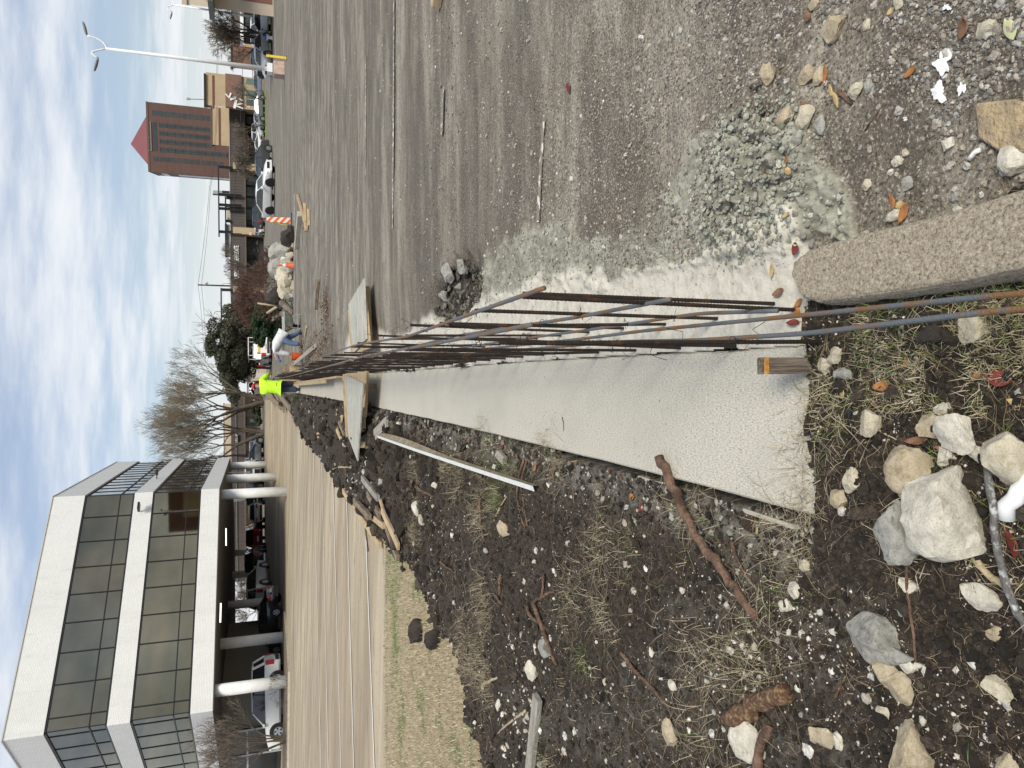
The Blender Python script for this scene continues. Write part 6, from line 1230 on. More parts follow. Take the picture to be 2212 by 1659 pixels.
# white corner trim
wt = thing('corner_trim', 'long white metal corner trim lying on the dug soil beside the walk', 'metal trim', GH(1000, 996))
a, b = GH(832, 942, .10), GH(1172, 1053, .06); d = (b-a); n = 16; s = Vector((-d.y, d.x, 0)).normalized(); rings = []; r2 = []
for i in range(n+1):
    p = a+d*i/n; p.z = a.z+(b.z-a.z)*i/n+.02*math.sin(i/n*3.1); w1_ = .022; wb_ = .085*(1-i/n)**.8+.004
    rings.append([p-s*w1_, p+s*w1_*.6+Vector((0, 0, .012)), p+s*w1_*.6+Vector((0, 0, .008)), p-s*w1_-Vector((0, 0, .004))]); r2.append([p+s*(w1_*.6+.001)+Vector((0, 0, .011)), p+s*(w1_*.6+wb_*(.35+.9*math.sin(min(i/n*5, 3.14))*.6))-Vector((0, 0, .03)), p+s*(w1_*.6+wb_*(.3+.9*math.sin(min(i/n*5, 3.14))*.6))-Vector((0, 0, .034)), p+s*(w1_*.6+.001)+Vector((0, 0, .006))])
M_wtrim = mat('dirty_white_enamel', (.72, .72, .70), .5, col2=(.55, .53, .48), cpos=(.5, .75), scale=20)
mb = MB(); mb.loft(rings); mb.build('face', M_wtrim, wt, world=True); mb = MB(); mb.loft(r2); mb.build('lip', mat('muddy_backing', (.24, .20, .14), .9, var=.3, scale=14), wt, world=True)

# ============================================================ BRANCHES
M_root = mat('root_bark', (.075, .042, .028), .92, col2=(.22, .135, .09), scale=13, stretch=(1, 1, 1), bump=2, bscale=55); M_log = mat('split_log', (.09, .045, .024), .85, col2=(.34, .23, .12), cpos=(.47, .70), scale=60, bump=1.5, bscale=45); M_greyrod = mat('mottled_rod', (.12, .115, .11), .6, col2=(.5, .5, .48), cpos=(.55, .68), scale=40, bump=1, bscale=90); M_palew = mat('bare_wood', (.42, .34, .22), .8, var=.2, scale=20, bump=1, bscale=50)
def stick(name, label, cat, pts, wpx, m, group=None, taper=.6, lift=0., kids=(), n=9, knots=.12):
    P0 = [GH(x, y) for x, y in pts]; t = None; dist = (P0[0]-Vector((0, 0, H))).length; r = wpx/FPX*dist/2; rr = random.Random(int(pts[0][0]*7+pts[0][1])); q = []
    for a, b in zip(P0[:-1], P0[1:]):
        k = max(3, int((b-a).length/.035))
        for i in range(k): q.append(a.lerp(b, i/k))
    q.append(P0[-1]); 
    for _ in range(4): q = [q[0]]+[(q[i-1]+q[i]*2+q[i+1])/4 for i in range(1, len(q)-1)]+[q[-1]]
    N = len(q); zz = [max(p.z, 0.0 if pip(p.x, p.y, SLAB) else hz1(p.x, p.y)) for p in q]; za, zb = zz[0], zz[-1]
    base = [za+(zb-za)*i/(N-1) for i in range(N)]; up = max(0, max(z-b for z, b in zip(zz, base)))*.6
    q = [Vector((p.x+rr.gauss(0, r*.25), p.y+rr.gauss(0, r*.25), max(base[i]+up*math.sin(3.14*i/(N-1)), zz[i]*.5+base[i]*.5)+r*.8+lift*math.sin(3.14*i/(N-1)))) for i, p in enumerate(q)]
    mb = MB(); mb.tube(q, [r*(1-(1-taper)*i/(N-1))*(1+rr.uniform(-knots, knots)) for i in range(N)], n)
    o = mb.build(name, m, smooth=True); return tag(o, label, cat, group)
g_ = 'roots and branches in the dug soil'
stick('branch', 'thick reddish bark branch resting across the gap at the edge of the walk', 'branch', [(1429, 984), (1447, 1018), (1512, 1137), (1580, 1240), (1644, 1334)], 21, M_root, g_, .75)
stick('branch', 'short broken branch leaning on the walk edge near its middle', 'branch', [(1221, 976), (1207, 1004), (1198, 1046)], 8, M_root, g_)
stick('root', 'upper of two long thin curved roots beside the walk edge', 'root', [(1141, 966), (1123, 1049), (1122, 1090), (1136, 1137)], 5, M_root, g_)
stick('root', 'lower of two long thin curved roots beside the walk edge', 'root', [(1143, 996), (1131, 1040), (1135, 1085), (1141, 1136)], 5, M_root, g_)
stick('branch', 'thin dark branch just right of the thick reddish one', 'branch', [(1584, 1168), (1600, 1215), (1644, 1277)], 9, M_root, g_)
stick('log', 'short split log piece with pale torn wood in the dark soil', 'log', [(1588, 1548), (1650, 1520), (1713, 1489)], 34, M_log, g_, 1., n=12, knots=.05)
stick('branch', 'thick bark branch leaving the picture beside the big white stone', 'branch', [(1669, 1568), (1655, 1610), (1640, 1690)], 20, M_root, g_, 1.)
stick('root', 'long curved root running towards the split log', 'root', [(1345, 1408), (1375, 1450), (1412, 1482), (1452, 1534), (1513, 1575)], 8, M_root, g_)
stick('root', 'stout forked root crossing the grey stone', 'root', [(1157, 1300), (1177, 1360), (1188, 1403), (1207, 1436)], 10, M_root, g_)
stick('root', 'upper fork of the stout root, bending up and right', 'root', [(1157, 1300), (1175, 1290), (1184, 1281), (1201, 1277)], 8, M_root, g_)
stick('root', 'thin straight root above the stout forked root', 'root', [(1176, 1237), (1185, 1262), (1172, 1290)], 7, M_root, g_)
stick('root', 'left companion of the stout forked root', 'root', [(1141, 1306), (1148, 1325), (1168, 1342), (1190, 1362)], 8, M_root, g_)
stick('wood_splinter', 'bright orange wood splinter in the dark soil near the lawn', 'splinter', [(1085, 1240), (1081, 1286)], 8, M_log, g_)
stick('root', 'reddish smooth stem lying over the pale flat stones', 'root', [(1962, 1207), (1968, 1270), (1984, 1360), (1984, 1398), (1979, 1447)], 6, M_root, g_, .8)
stick('root', 'brown root at the edge of the lawn clods', 'root', [(936, 1196), (955, 1215), (985, 1236)], 5, M_root, g_)
stick('root', 'brown root ending at the straw tuft near the lawn', 'root', [(1070, 1282), (1090, 1310), (1110, 1345)], 7, M_root, g_)
stick('root', 'reddish root in the middle of the bank', 'root', [(891, 1040), (910, 1055), (939, 1073)], 6, M_root, g_)
stick('root', 'curved root below the middle tufts', 'root', [(1042, 1070), (1044, 1110), (1048, 1168)], 6, M_root, g_)
stick('root', 'pale bare root near the left margin of the bank', 'root', [(1138, 1536), (1110, 1560), (1076, 1584)], 6, M_palew, g_)
stick('root', 'pale chipped root stub by the dark clods', 'root', [(1045, 1480), (1062, 1471), (1078, 1464)], 7, M_palew, g_)
stick('wood_splinter', 'yellow wood splinter under the green tuft of the bank', 'splinter', [(1070, 1126), (1080, 1100), (1096, 1072)], 4, M_pine, g_)
stick('root', 'thin root hooked over the far side of the bank', 'root', [(716, 1020), (735, 1008), (760, 1010)], 4, M_palew, g_)
stick('branch', 'thin stick lying across the lot bay line', 'branch', [(790, 1126), (793, 1160), (797, 1190)], 4, M_root, g_)
stick('steel_rod', 'mottled grey rod crossing the lower corner past the biggest stone', 'rod', [(2135, 960), (2150, 1006), (2169, 1085), (2178, 1165), (2190, 1240), (2212, 1324), (2240, 1380)], 14, M_greyrod, None, 1., lift=.03, knots=.04)
stick('root', 'pale peeled root beneath the mottled rod', 'root', [(2112, 1206), (2130, 1228), (2151, 1248), (2186, 1276)], 14, M_palew, g_, .8)
stick('irrigation_tube', 'thin black irrigation tube in the near grass', 'tube', [(1847, 818), (1842, 860), (1835, 918)], 6, M_black, None, 1., knots=.0)
stick('twig', 'reddish twig lying below the triangular stone', 'twig', [(1844, 966), (1862, 958), (1898, 950)], 4, M_root, g_)
stick('twig', 'pale twig touching the triangular stone', 'twig', [(1888, 924), (1910, 934), (1938, 950)], 4, M_palew, g_)
stick('twig', 'rusty toothed twig near the speckled grey stone', 'twig', [(1806, 1508), (1822, 1475), (1836, 1452)], 5, M_log, g_)
stick('pipe', 'short white plastic pipe end at the bottom edge of the picture', 'pipe', [(2182, 1114), (2215, 1066), (2240, 1030)], 30, M_white, None, 1., n=18, knots=0.)
stick('wire', 'little black wire lying on the concrete walk', 'wire', [(1215, 901), (1219, 915), (1218, 931)], 2, M_black, None, knots=0)
stick('rod', 'short white plastic rod on the gravel near the old kerb', 'rod', [(2096, 343), (2120, 323)], 9, M_white, None, 1., knots=0., n=12)
stick('twig', 'thin curved twig on the gravel between stones', 'twig', [(1870, 282), (1888, 250), (1915, 224)], 3, M_root, None)
stick('twig', 'brown twig stub next to the pale dead leaves on the gravel', 'twig', [(1815, 198), (1830, 213), (1842, 225)], 8, M_root, None)

# ============================================================ STONES worth a name
def m_stone(name, c, c2, sc=22):
    m, t, b, o = newmat(name, .92); n1 = tex(t, o, sc, 7, .75); n2 = tex(t, o, sc*7, 4, .8); n3 = tex(t, o, 5, 4, .6)
    k = ramp(t, n1.outputs[0], [(.36, c), (.5, c2), (.66, tuple(min(.8, x*1.2) for x in c2))]); k = mixc(t, ramp(t, n3.outputs[0], [(.55, 0.), (.68, .6)]), k, tuple(x*.8 for x in c)); k = mixc(t, ramp(t, n2.outputs[0], [(.34, .5), (.46, 0.)]), k, tuple(x*.5 for x in c)); t.links.new(k, b.inputs['Base Color']); bumpn(t, b, n1.outputs[0], .9, .012); return m
SM = {'pale': m_stone('pale_limestone', (.34, .30, .21), (.52, .47, .365)), 'white': m_stone('white_stone', (.42, .385, .31), (.60, .565, .48)), 'grey': m_stone('grey_concrete_stone', (.17, .163, .145), (.36, .35, .315), 34), 'tan': m_stone('tan_stone', (.28, .22, .14), (.44, .37, .26)), 'dark': m_stone('dark_clod', (.012, .010, .009), (.04, .032, .026), 14)}
def stone(label, px, py, wx_, wy_, c, seed, hgt_=.62, name='stone', group='stones near the walk', base=None, sub=4, sink=.28, ang=.35, planes=13):
    p = GH(px, py); dist = (p-Vector((0, 0, H))).length; sx = wy_/FPX*dist/2; sy = wx_/FPX*dist/2*(1.05+.25*min(1, p.y/4)); sz = (sx+sy)/2*hgt_*1.15
    bm = bmesh.new(); bmesh.ops.create_icosphere(bm, subdivisions=sub, radius=1); r = random.Random(seed)
    ns = []
    for _ in range(planes): v = Vector((r.gauss(0, 1), r.gauss(0, 1), r.gauss(0, 1))).normalized(); ns.append((v, r.uniform(.50, .84)))
    from mathutils import noise as mn
    for v in bm.verts:
        q = v.co.copy()
        for nn, dd in ns:
            k = q.dot(nn)
            if k > dd: q -= nn*(k-dd)*.97
        q *= 1+.12*mn.noise(v.co*1.7+Vector((seed, 0, 0)))+.06*mn.noise(v.co*4+Vector((0, seed, 0)))+.045*mn.noise(v.co*11)+.02*mn.noise(v.co*27)
        v.co = Vector((q.x*sx, q.y*sy, q.z*sz))*1.22
    bmesh.ops.rotate(bm, verts=bm.verts, matrix=Matrix.Rotation(r.uniform(-ang, ang), 3, 'Z')); me = bpy.data.meshes.new(name); bm.to_mesh(me); bm.free(); me.materials.append(SM[c]); me.polygons.foreach_set('use_smooth', [True]*len(me.polygons))
    o = bpy.data.objects.new(name, me); C.objects.link(o); o.location = p+Vector((0, 0, sz*(1-sink*2)*.9)); e = o.modifiers.new('e', 'EDGE_SPLIT'); e.split_angle = R(32); return tag(o, label, 'stone' if name != 'soil_clod' else 'soil clod', group)
STN = [
 ('biggest pale angular stone near the bottom edge', 2058, 1104, 150, 152, 'white', 1), ('squarish grey and yellow stone right above the biggest one', 1977, 1012, 78, 98, 'tan', 2), ('rounded dark grey concrete lump touching the biggest stone', 1958, 1146, 84, 108, 'grey', 3),
 ('chunky crumbly white stone right of the squarish grey one', 2073, 935, 68, 72, 'white', 4), ('smaller tan block stone next to the crumbly white one', 2016, 917, 47, 56, 'tan', 5), ('small smooth pale stone at the top of the near cluster', 2044, 882, 38, 32, 'white', 6),
 ('large pale stone cut by the bottom edge beside the rod', 2190, 990, 72, 105, 'pale', 7), ('greyish white stone just above the biggest one', 2046, 984, 36, 36, 'white', 8), ('layered white stone at the upper flank of the biggest one', 2115, 978, 50, 36, 'white', 9),
 ('triangular yellowish stone standing in the sparse grass', 1883, 908, 36, 60, 'pale', 10), ('yellowish block stone below the survey stake', 1785, 792, 30, 40, 'pale', 11), ('pale stone right next to the yellowish block one', 1812, 773, 36, 32, 'pale', 12), ('round grey stone under the yellowish pair', 1826, 808, 36, 28, 'grey', 13),
 ('pinkish white flat stone amid the grey crumbs', 1846, 1038, 30, 50, 'pale', 14), ('speckled stone left of the pinkish flat one', 1818, 1074, 34, 42, 'tan', 15), ('little pale stone below the speckled one', 1820, 1103, 20, 18, 'white', 16), ('dark small slab between squarish and biggest stones', 2003, 1041, 50, 30, 'grey', 17),
 ('pale rounded stone beside the two grey rods', 2108, 710, 54, 54, 'pale', 18), ('small yellowish stone at the foot of the cage', 1810, 764, 32, 26, 'pale', 19), ('flat whitish stone beside dead leaves at the kerb', 1936, 462, 34, 22, 'white', 20), ('blue grey block stone on the kerbside gravel', 1961, 399, 24, 24, 'grey', 21),
 ('pale stone on gravel above the blue grey block', 1940, 348, 18, 18, 'white', 22), ('crumbly pale stone near the mortar heap', 1875, 399, 18, 24, 'pale', 23), ('large pale broken stone at the right hand bottom corner', 2200, 348, 50, 56, 'white', 24),
 ('large speckled grey stone with rounded top', 1902, 1384, 92, 84, 'grey', 25), ('long flat grey flake leaning on the speckled stone', 1942, 1417, 88, 34, 'grey', 26), ('flat white flake under the long grey one', 1968, 1437, 50, 26, 'white', 27), ('brown layered stone left of the long flake', 1920, 1448, 58, 48, 'tan', 28), ('grey yellow stone at the foot of the flakes', 1952, 1487, 46, 54, 'tan', 29),
 ('white and brown split stone near the pale root', 2118, 1290, 64, 42, 'white', 30), ('small squarish stone below the split stone', 2153, 1368, 27, 22, 'tan', 31), ('pale angular stone alone at the lower left', 2153, 1480, 48, 42, 'pale', 32), ('long tan slab half buried at the left edge', 1985, 1625, 68, 110, 'tan', 33), ('small round pale stone near the buried slab', 1912, 1542, 28, 24, 'pale', 34), ('pale stone cut by the left bottom corner', 2182, 1652, 40, 40, 'tan', 35), ('white oblong stone beside the reddish stem', 1963, 1264, 42, 26, 'white', 36), ('small blue grey stone under the white oblong one', 1953, 1317, 22, 24, 'grey', 37),
 ('brown rough stone near the bark branch', 1780, 1592, 40, 42, 'tan', 38), ('white stone next to the brown rough one', 1812, 1597, 18, 34, 'white', 39), ('big white stone beside the bark branch', 1619, 1600, 66, 72, 'white', 40), ('brownish upright stone among pale grit', 1456, 1584, 34, 52, 'tan', 41), ('white chalky lump in the chalk line', 1720, 1276, 28, 34, 'white', 42), ('grey white lump below the chalky one', 1701, 1308, 28, 28, 'white', 43), ('rounded pink stone right of the chalk line', 1738, 1220, 26, 28, 'pale', 44), ('bright white small stone between split log and roots', 1409, 1408, 14, 20, 'white', 45), ('white crumbled lump beneath the long curved root', 1453, 1480, 20, 18, 'white', 46),
 ('white upright stone below the grey stone under the forked root', 1153, 1450, 24, 44, 'white', 47), ('grey rough stone under the stout forked root', 1180, 1397, 42, 38, 'grey', 48), ('white stone near the lawn clods', 1080, 1523, 12, 28, 'white', 49),
 ('pale crumbly mortar lump in the middle of the bank', 905, 1100, 30, 26, 'white', 50), ('second crumbly lump left of the mortar lump', 912, 1122, 28, 14, 'pale', 51), ('cluster like crumbly stone nearer the white trim', 945, 1048, 26, 22, 'white', 52), ('grey stone with brick stain by the grey board', 826, 1039, 22, 20, 'grey', 53), ('round grey stone at the left plywood cover', 746, 960, 14, 16, 'grey', 54), ('white stone left of the left plywood cover', 791, 1000, 16, 12, 'white', 55), ('pale wedge of concrete near the tip of the plank pile', 762, 1052, 16, 12, 'pale', 56), ('brown slab of earth under the fibres in mid bank', 1095, 1142, 40, 28, 'tan', 57), ('small oval stone beside the brown slab of earth', 1050, 1190, 16, 14, 'grey', 58),
 ('largest angular tan stone on the right hand gravel', 1803, 59, 44, 46, 'tan', 60), ('tan stone near the top edge on the gravel', 1760, 12, 20, 24, 'tan', 61), ('upright pale stone at the far side of the gravel stones', 1661, 157, 30, 42, 'tan', 62), ('angular tan stone, left one of a close pair', 1743, 165, 34, 34, 'tan', 63), ('smaller tan stone, right one of a close pair', 1771, 164, 24, 30, 'tan', 64), ('pale square stone beside the twig stub', 1851, 197, 28, 38, 'pale', 65), ('round stone next to the pale square one', 1877, 187, 20, 20, 'grey', 66), ('pale jagged stone in the lower gravel group', 1741, 257, 40, 40, 'pale', 67), ('flat tan stone far left in the lower gravel group', 1698, 252, 34, 34, 'tan', 68), ('narrow grey stone pointing down in the lower gravel group', 1776, 277, 20, 40, 'grey', 69), ('half buried stone below the jagged one', 1725, 300, 28, 28, 'grey', 70), ('reddish white stone near the brown disc leaf', 2130, 62, 30, 30, 'pale', 71), ('pale stone near the paint spill', 1874, 52, 16, 20, 'pale', 73), ('round pale stone in the lower gravel by the kerb', 1941, 350, 20, 18, 'pale', 74), ('pale stone above the white rod', 2050, 311, 24, 24, 'white', 72), ('tan stone at the top edge beyond the largest one', 1943, 6, 18, 20, 'pale', 75)]
for q in STN: stone(*q[:7], hgt_=.5 if q[3]*q[4] < 5000 else .7)
stone('black upright sod clod standing on the lawn, nearer the lot', 911, 1364, 17, 48, 'dark', 80, .9, 'soil_clod', 'black sod clods on the lawn', sink=.1, planes=6); stone('black sod clod at the edge of the dug bank', 950, 1378, 18, 46, 'dark', 81, .9, 'soil_clod', 'black sod clods on the lawn', sink=.1, planes=6)
stone('dark round soil clod in the sparse near grass', 2010, 724, 46, 50, 'dark', 82, .5, 'soil_clod', None)
# lumps of broken asphalt in the hole
for i, (x, y, a, b) in enumerate(((1012, 578, 36, 40), (985, 592, 40, 34), (972, 640, 24, 36), (1000, 618, 18, 26))): stone(('largest', 'flat long', 'lowest', 'smallest')[i]+' slab of broken asphalt in the hole beside the bars', x, y, b, a, 'grey', 90+i, .5, 'asphalt_lump', 'broken asphalt in the hole', sink=-.1)
# white paint spill
for i, (cx_, cy_, rx, ry) in enumerate(((2041, 136, 24, 28), (2032, 200, 22, 22), (2082, 192, 10, 18), (2050, 17, 9, 9))):
    rr = random.Random(i+5); pts = []; ph = [rr.uniform(0, 6.28) for _ in range(5)]
    for k in range(34): a = k/34*6.283; f = .78+.22*math.sin(2*a+ph[0])+.16*math.sin(3*a+ph[1])+.12*math.sin(5*a+ph[2])+.10*math.sin(9*a+ph[3])+rr.uniform(-.06, .06); q = GH(cx_+math.cos(a)*rx*f, cy_+math.sin(a)*ry*f, .008); pts.append(q)
    c_ = GH(cx_, cy_, .010); mb = MB(); mb.add([c_]+pts, [(0, k+1, (k+1) % 34+1) for k in range(34)]); tag(mb.build('paint_spill', M_white), ('largest', 'lower middle', 'small lower', 'tiny topmost')[i]+' splash of white paint dried on the gravel', 'paint splash', 'white paint splashes on the gravel')
# fallen leaves
M_lf = {'orange': mat('orange_leaf', (.38, .16, .05), .6, var=.25, scale=40), 'red': mat('maroon_leaf', (.17, .035, .025), .5, var=.25, scale=40), 'straw': mat('straw_leaf', (.50, .36, .17), .7, var=.2, scale=40), 'brown': mat('brown_leaf', (.20, .105, .06), .7, var=.25, scale=40), 'green': mat('pale_green_leaf', (.50, .50, .30), .6, var=.1, scale=40)}
def leaf(label, px, py, ln, wd_, ang, c, group, seed=0):
    p = GH(px, py, .006); dist = (p-Vector((0, 0, H))).length; L_ = ln/FPX*dist; W_ = wd_/FPX*dist; rr = random.Random(int(px*3+py)); V = []; n = 7; cu = rr.uniform(.08, .3)
    for i in range(n+1):
        s = i/n; w_ = W_/2*math.sin(math.pi*min(1, s*.96+.02))**.8; x = (s-.5)*L_; z = cu*L_*(s-.5)**2*2
        V += [(x, -w_, z+W_*.22), (x, 0, z), (x, w_, z+W_*.22)]
    F = []
    for i in range(n): a = 3*i; F += [(a, a+1, a+4, a+3), (a+1, a+2, a+5, a+4)]
    o = mesh_obj('fallen_leaf', V, F, M_lf[c], None, True); o.location = p; o.rotation_euler = (rr.uniform(-.2, .2), rr.uniform(-.15, .15), R(90+ang)); so_ = o.modifiers.new('s', 'SOLIDIFY'); so_.thickness = .0006; return tag(o, label, 'leaf', group)
gl, gk, gs, gp_ = 'fallen leaves in the sparse near grass', 'fallen leaves around the kerb end', 'fallen leaves on the right hand gravel', 'fallen leaves along the walk edge'
for q in ((1912, 833, 38, 20, 10, 'orange', gl, 'small orange leaf lying in the sparse grass'), (2165, 818, 48, 30, -15, 'red', gl, 'large dark red leaf in the near grass'), (1990, 952, 56, 16, 8, 'brown', gl, 'long rusty leaf under the tan block stone'), (2050, 971, 50, 12, -12, 'brown', gl, 'thin rusty leaf between crumbly and layered stones'), (2016, 1020, 32, 14, -20, 'straw', gl, 'curled straw leaf behind the squarish stone'), (1825, 848, 26, 14, -70, 'straw', gl, 'straw coloured leaf beside the black tube'), (2117, 811, 18, 12, 0, 'orange', gl, 'tiny orange leaf near the dark red one'), (2196, 1175, 50, 20, -70, 'red', gl, 'maroon leaf near the white pipe end'), (1962, 786, 26, 12, 80, 'orange', gl, 'upright orange leaf at the top of the grass'), (2196, 870, 26, 12, -30, 'straw', gl, 'straw leaf at the bottom edge of the grass'),
          (1687, 632, 30, 16, 20, 'brown', gk, 'brown leaf at the nose of the kerb'), (1672, 585, 30, 12, 80, 'straw', gk, 'straw leaf on the pale concrete before the kerb nose'), (1727, 672, 28, 14, -30, 'orange', gk, 'orange leaf under the grey rods at the kerb'), (1719, 697, 34, 14, 0, 'red', gk, 'maroon leaf between the two grey rods'), (1744, 700, 30, 10, -20, 'brown', gk, 'brown curled leaf right of the maroon one'), (1730, 655, 24, 14, 40, 'orange', gk, 'small orange leaf touching the kerb side'), (1723, 537, 26, 18, 70, 'red', gk, 'plum coloured leaf at the mortar heap edge'), (1873, 650, 22, 8, 10, 'orange', gk, 'orange leaf under the kerb edge'), (1705, 465, 26, 10, 10, 'straw', gk, 'straw leaf on the mortar heap'), (1958, 460, 40, 18, 60, 'orange', gk, 'broad orange leaf beside the flat whitish stone'), (1933, 436, 32, 10, -80, 'orange', gk, 'narrow orange leaf above the flat whitish stone'), (1950, 443, 24, 16, 0, 'straw', gk, 'yellow leaf on the flat whitish stone'), (1655, 380, 38, 12, 50, 'brown', gs, 'long brown leaf by the mortar heap'),
          (1787, 163, 40, 10, 85, 'orange', gs, 'narrow orange leaf standing by the tan pair of stones'), (1971, 156, 30, 12, 20, 'orange', gs, 'small orange leaf left of the paint splashes'), (2089, 62, 34, 24, 80, 'brown', gs, 'round brown leaf like a disc on the gravel'), (2189, 64, 42, 20, -75, 'green', gs, 'pale green leaf near the top right corner'), (1810, 215, 40, 10, -70, 'straw', gs, 'straw leaf beside the twig stub'), (1799, 196, 24, 8, -85, 'straw', gs, 'small straw leaf above the twig stub'), (1751, 38, 26, 16, -40, 'brown', gs, 'brown folded leaf near the top edge'), (1668, 168, 26, 8, 50, 'orange', gs, 'thin orange leaf beside the upright pale stone'), (1743, 226, 22, 12, -30, 'brown', gs, 'small brown leaf in the lower gravel group'), (1701, 357, 40, 10, 55, 'orange', gs, 'orange brown leaf beside the mortar heap'), (1929, 25, 16, 10, 20, 'straw', gs, 'yellow leaf scrap near the top edge'), (1708, 370, 24, 14, -35, 'straw', gs, 'pale leaf beside the orange brown one'), (1232, 191, 28, 12, -60, 'red', gs, 'pinkish leaf alone on the distant asphalt'),
          (1390, 1095, 24, 12, 60, 'red', gp_, 'maroon leaf fallen on the rubble by the branch'), (1370, 1072, 20, 14, 10, 'orange', gp_, 'bright orange leaf on the pale rubble'), (1478, 1105, 22, 10, 80, 'orange', gp_, 'orange leaf stuck under the thick branch'), (1318, 1020, 18, 10, 40, 'brown', gp_, 'brown leaf in the gap of the walk edge'), (1345, 1030, 16, 10, -30, 'brown', gp_, 'second brown leaf in the gap of the walk edge'), (1160, 1010, 24, 12, 50, 'orange', gp_, 'orange leaf by the end of the white trim'), (1120, 985, 18, 12, 10, 'brown', gp_, 'brown leaf near the thin curved roots'), (1088, 965, 18, 12, -40, 'red', gp_, 'reddish leaf near the wedge offcut'), (1625, 1125, 20, 10, 70, 'orange', gp_, 'orange leaf on crumbs beside the short branch'), (1640, 1145, 20, 9, 90, 'straw', gp_, 'straw leaf next to the orange one on crumbs'), (1247, 1000, 18, 9, 20, 'brown', gp_, 'brown leaf at the walk edge beyond the branch'), (1015, 950, 16, 10, 20, 'brown', gp_, 'brown leaf by the upper walk edge')):
    leaf(q[7], *q[:6], q[6])
P_, rr = sample(5200, lambda x, y, h: h[1] & ~h[2] & (x > -.36-.16) & (x < -.30) & (y > 2.2) & (y < 12), 2.2, 12, 97)
def litter(name, P_, seed, s0=.012):
    r = np.random.default_rng(seed); n = len(P_); a = r.normal(size=(n, 3)); a[:, 2] *= .35; a /= np.linalg.norm(a, axis=1, keepdims=True); b = np.cross(a, np.array([0, 0, 1.])+r.normal(0, .25, (n, 3))); b /= np.linalg.norm(b, axis=1, keepdims=True); s = s0*r.uniform(.5, 1.5, n)[:, None]; c = P_+np.array([0, 0, .012])
    V = np.stack([c-a*s, c-b*s*.4, c+a*s, c+b*s*.4], 1).reshape(-1, 3); cc = np.array([(.13, .08, .05), (.20, .11, .06), (.09, .05, .035), (.26, .20, .13)])[r.integers(0, 4, n)]
    o = np_mesh(name, V, np.arange(n*4).reshape(-1, 4), M_leaf, {'leafcol': np.repeat(cc, 4, 0)}, smooth=False); tag(o, kind='stuff')
litter('leaf_litter', P_[::3], 3)
lp_ = [G(x, y) for x, y in ((673, 760), (680, 740), (690, 770), (665, 775), (705, 655), (707, 670), (655, 745), (697, 745), (712, 735), (690, 790))]; Q = []
r = np.random.default_rng(8)
for i, p in enumerate(lp_): n = 260; q = r.normal(0, 1, (n, 2)); Q.append(np.stack([p.x+q[:, 0]*.22, p.y+q[:, 1]*(.9 if i not in (4, 5) else .35), np.abs(r.normal(0, .05, n))], 1))
litter('leaf_litter', np.concatenate(Q), 4, .035)

# ============================================================ SITE THINGS
M_org = mat('safety_orange', (.75, .10, .012), .5, var=.05); M_org2 = mat('faded_orange', (.62, .12, .04), .6); M_refl = mat('reflective_white', (.70, .70, .68), .4); M_caut = mat('caution_tape', (.75, .62, .03), .5); M_grn = mat('barrow_tray', (.13, .16, .15), .6, col2=(.28, .26, .2), scale=5)
bk = thing('bucket', 'bright orange plastic bucket beside the bending worker', 'bucket', GH(650, 770)); mb = MB(); mb.tube([(0, 0, 0), (0, 0, .36)], [.14, .16], 20); mb.tube([(0, 0, .33), (0, 0, .365)], .168, 20); mb.build('pail', M_org, bk, smooth=False)
mb = MB(); mb.tube([(-.16, 0, .34), (-.12, .03, .22), (0, .14, .16), (.12, .03, .22), (.16, 0, .34)], .004, 5); mb.build('handle', M_greytop, bk)
tc_ = thing('traffic_cone', 'faded orange traffic cone standing against the rubble pile', 'traffic cone', GH(636, 574)); mb = MB(); mb.box(-.20, .20, -.20, .20, 0, .03); mb.build('base', M_black, tc_, bevel=.01); mb = MB(); mb.tube([(0, 0, .03), (0, 0, .38)], [.15, .075], 18); mb.tube([(0, 0, .501), (0, 0, .74)], [.052, .02], 18); mb.build('cone', M_org2, tc_, smooth=False); mb = MB(); mb.tube([(0, 0, .379), (0, 0, .50)], [.078, .054], 18); mb.build('collar', M_refl, tc_)
bl_ = thing('channelizer', 'orange and white striped barricade post wrapped in yellow tape', 'barricade', GH(630, 477)); mb = MB(); mb.prism([(-.32, -.3), (.32, -.3), (.32, .3), (-.32, .3)], 0, .06); mb.build('base', M_black, bl_, bevel=.02)
M_strp = bpy.data.materials.new('orange_white_stripes'); M_strp.use_nodes = True; t_ = M_strp.node_tree; b_ = t_.nodes['Principled BSDF']; o_ = t_.nodes.new('ShaderNodeTexCoord').outputs['Object']; sx_ = t_.nodes.new('ShaderNodeSeparateXYZ'); t_.links.new(o_, sx_.inputs[0]); v_ = mathn(t_, 'FRACT', mathn(t_, 'MULTIPLY', mathn(t_, 'ADD', sx_.outputs[2], mathn(t_, 'MULTIPLY', sx_.outputs[0], .9)), 3.4)); t_.links.new(mixc(t_, mathn(t_, 'GREATER_THAN', v_, .5), (.75, .12, .02), (.72, .7, .66)), b_.inputs['Base Color']); b_.inputs['Roughness'].default_value = .45
mb = MB(); mb.loft([[(x*w, y*.04, z) for x, y in ((-1, -1), (1, -1), (1, 1), (-1, 1))] for w, z in ((.13, .06), (.12, .6), (.11, 1.0), (.09, 1.07), (.04, 1.11))]); mb.build('panel', M_strp, bl_)
mb = MB(); mb.tube([(0, 0, 1.08), (-.03, 0, 1.17), (.03, 0, 1.17), (0, 0, 1.08)], .018, 6); mb.build('handle', M_org, bl_)
rr = random.Random(3); mb = MB(); p = Vector((-.14, -.06, .95)); q = [p.copy()]
for i in range(22): p = p+Vector((rr.gauss(-.006, .035), rr.gauss(-.008, .02), -.042)); q.append(p.copy())
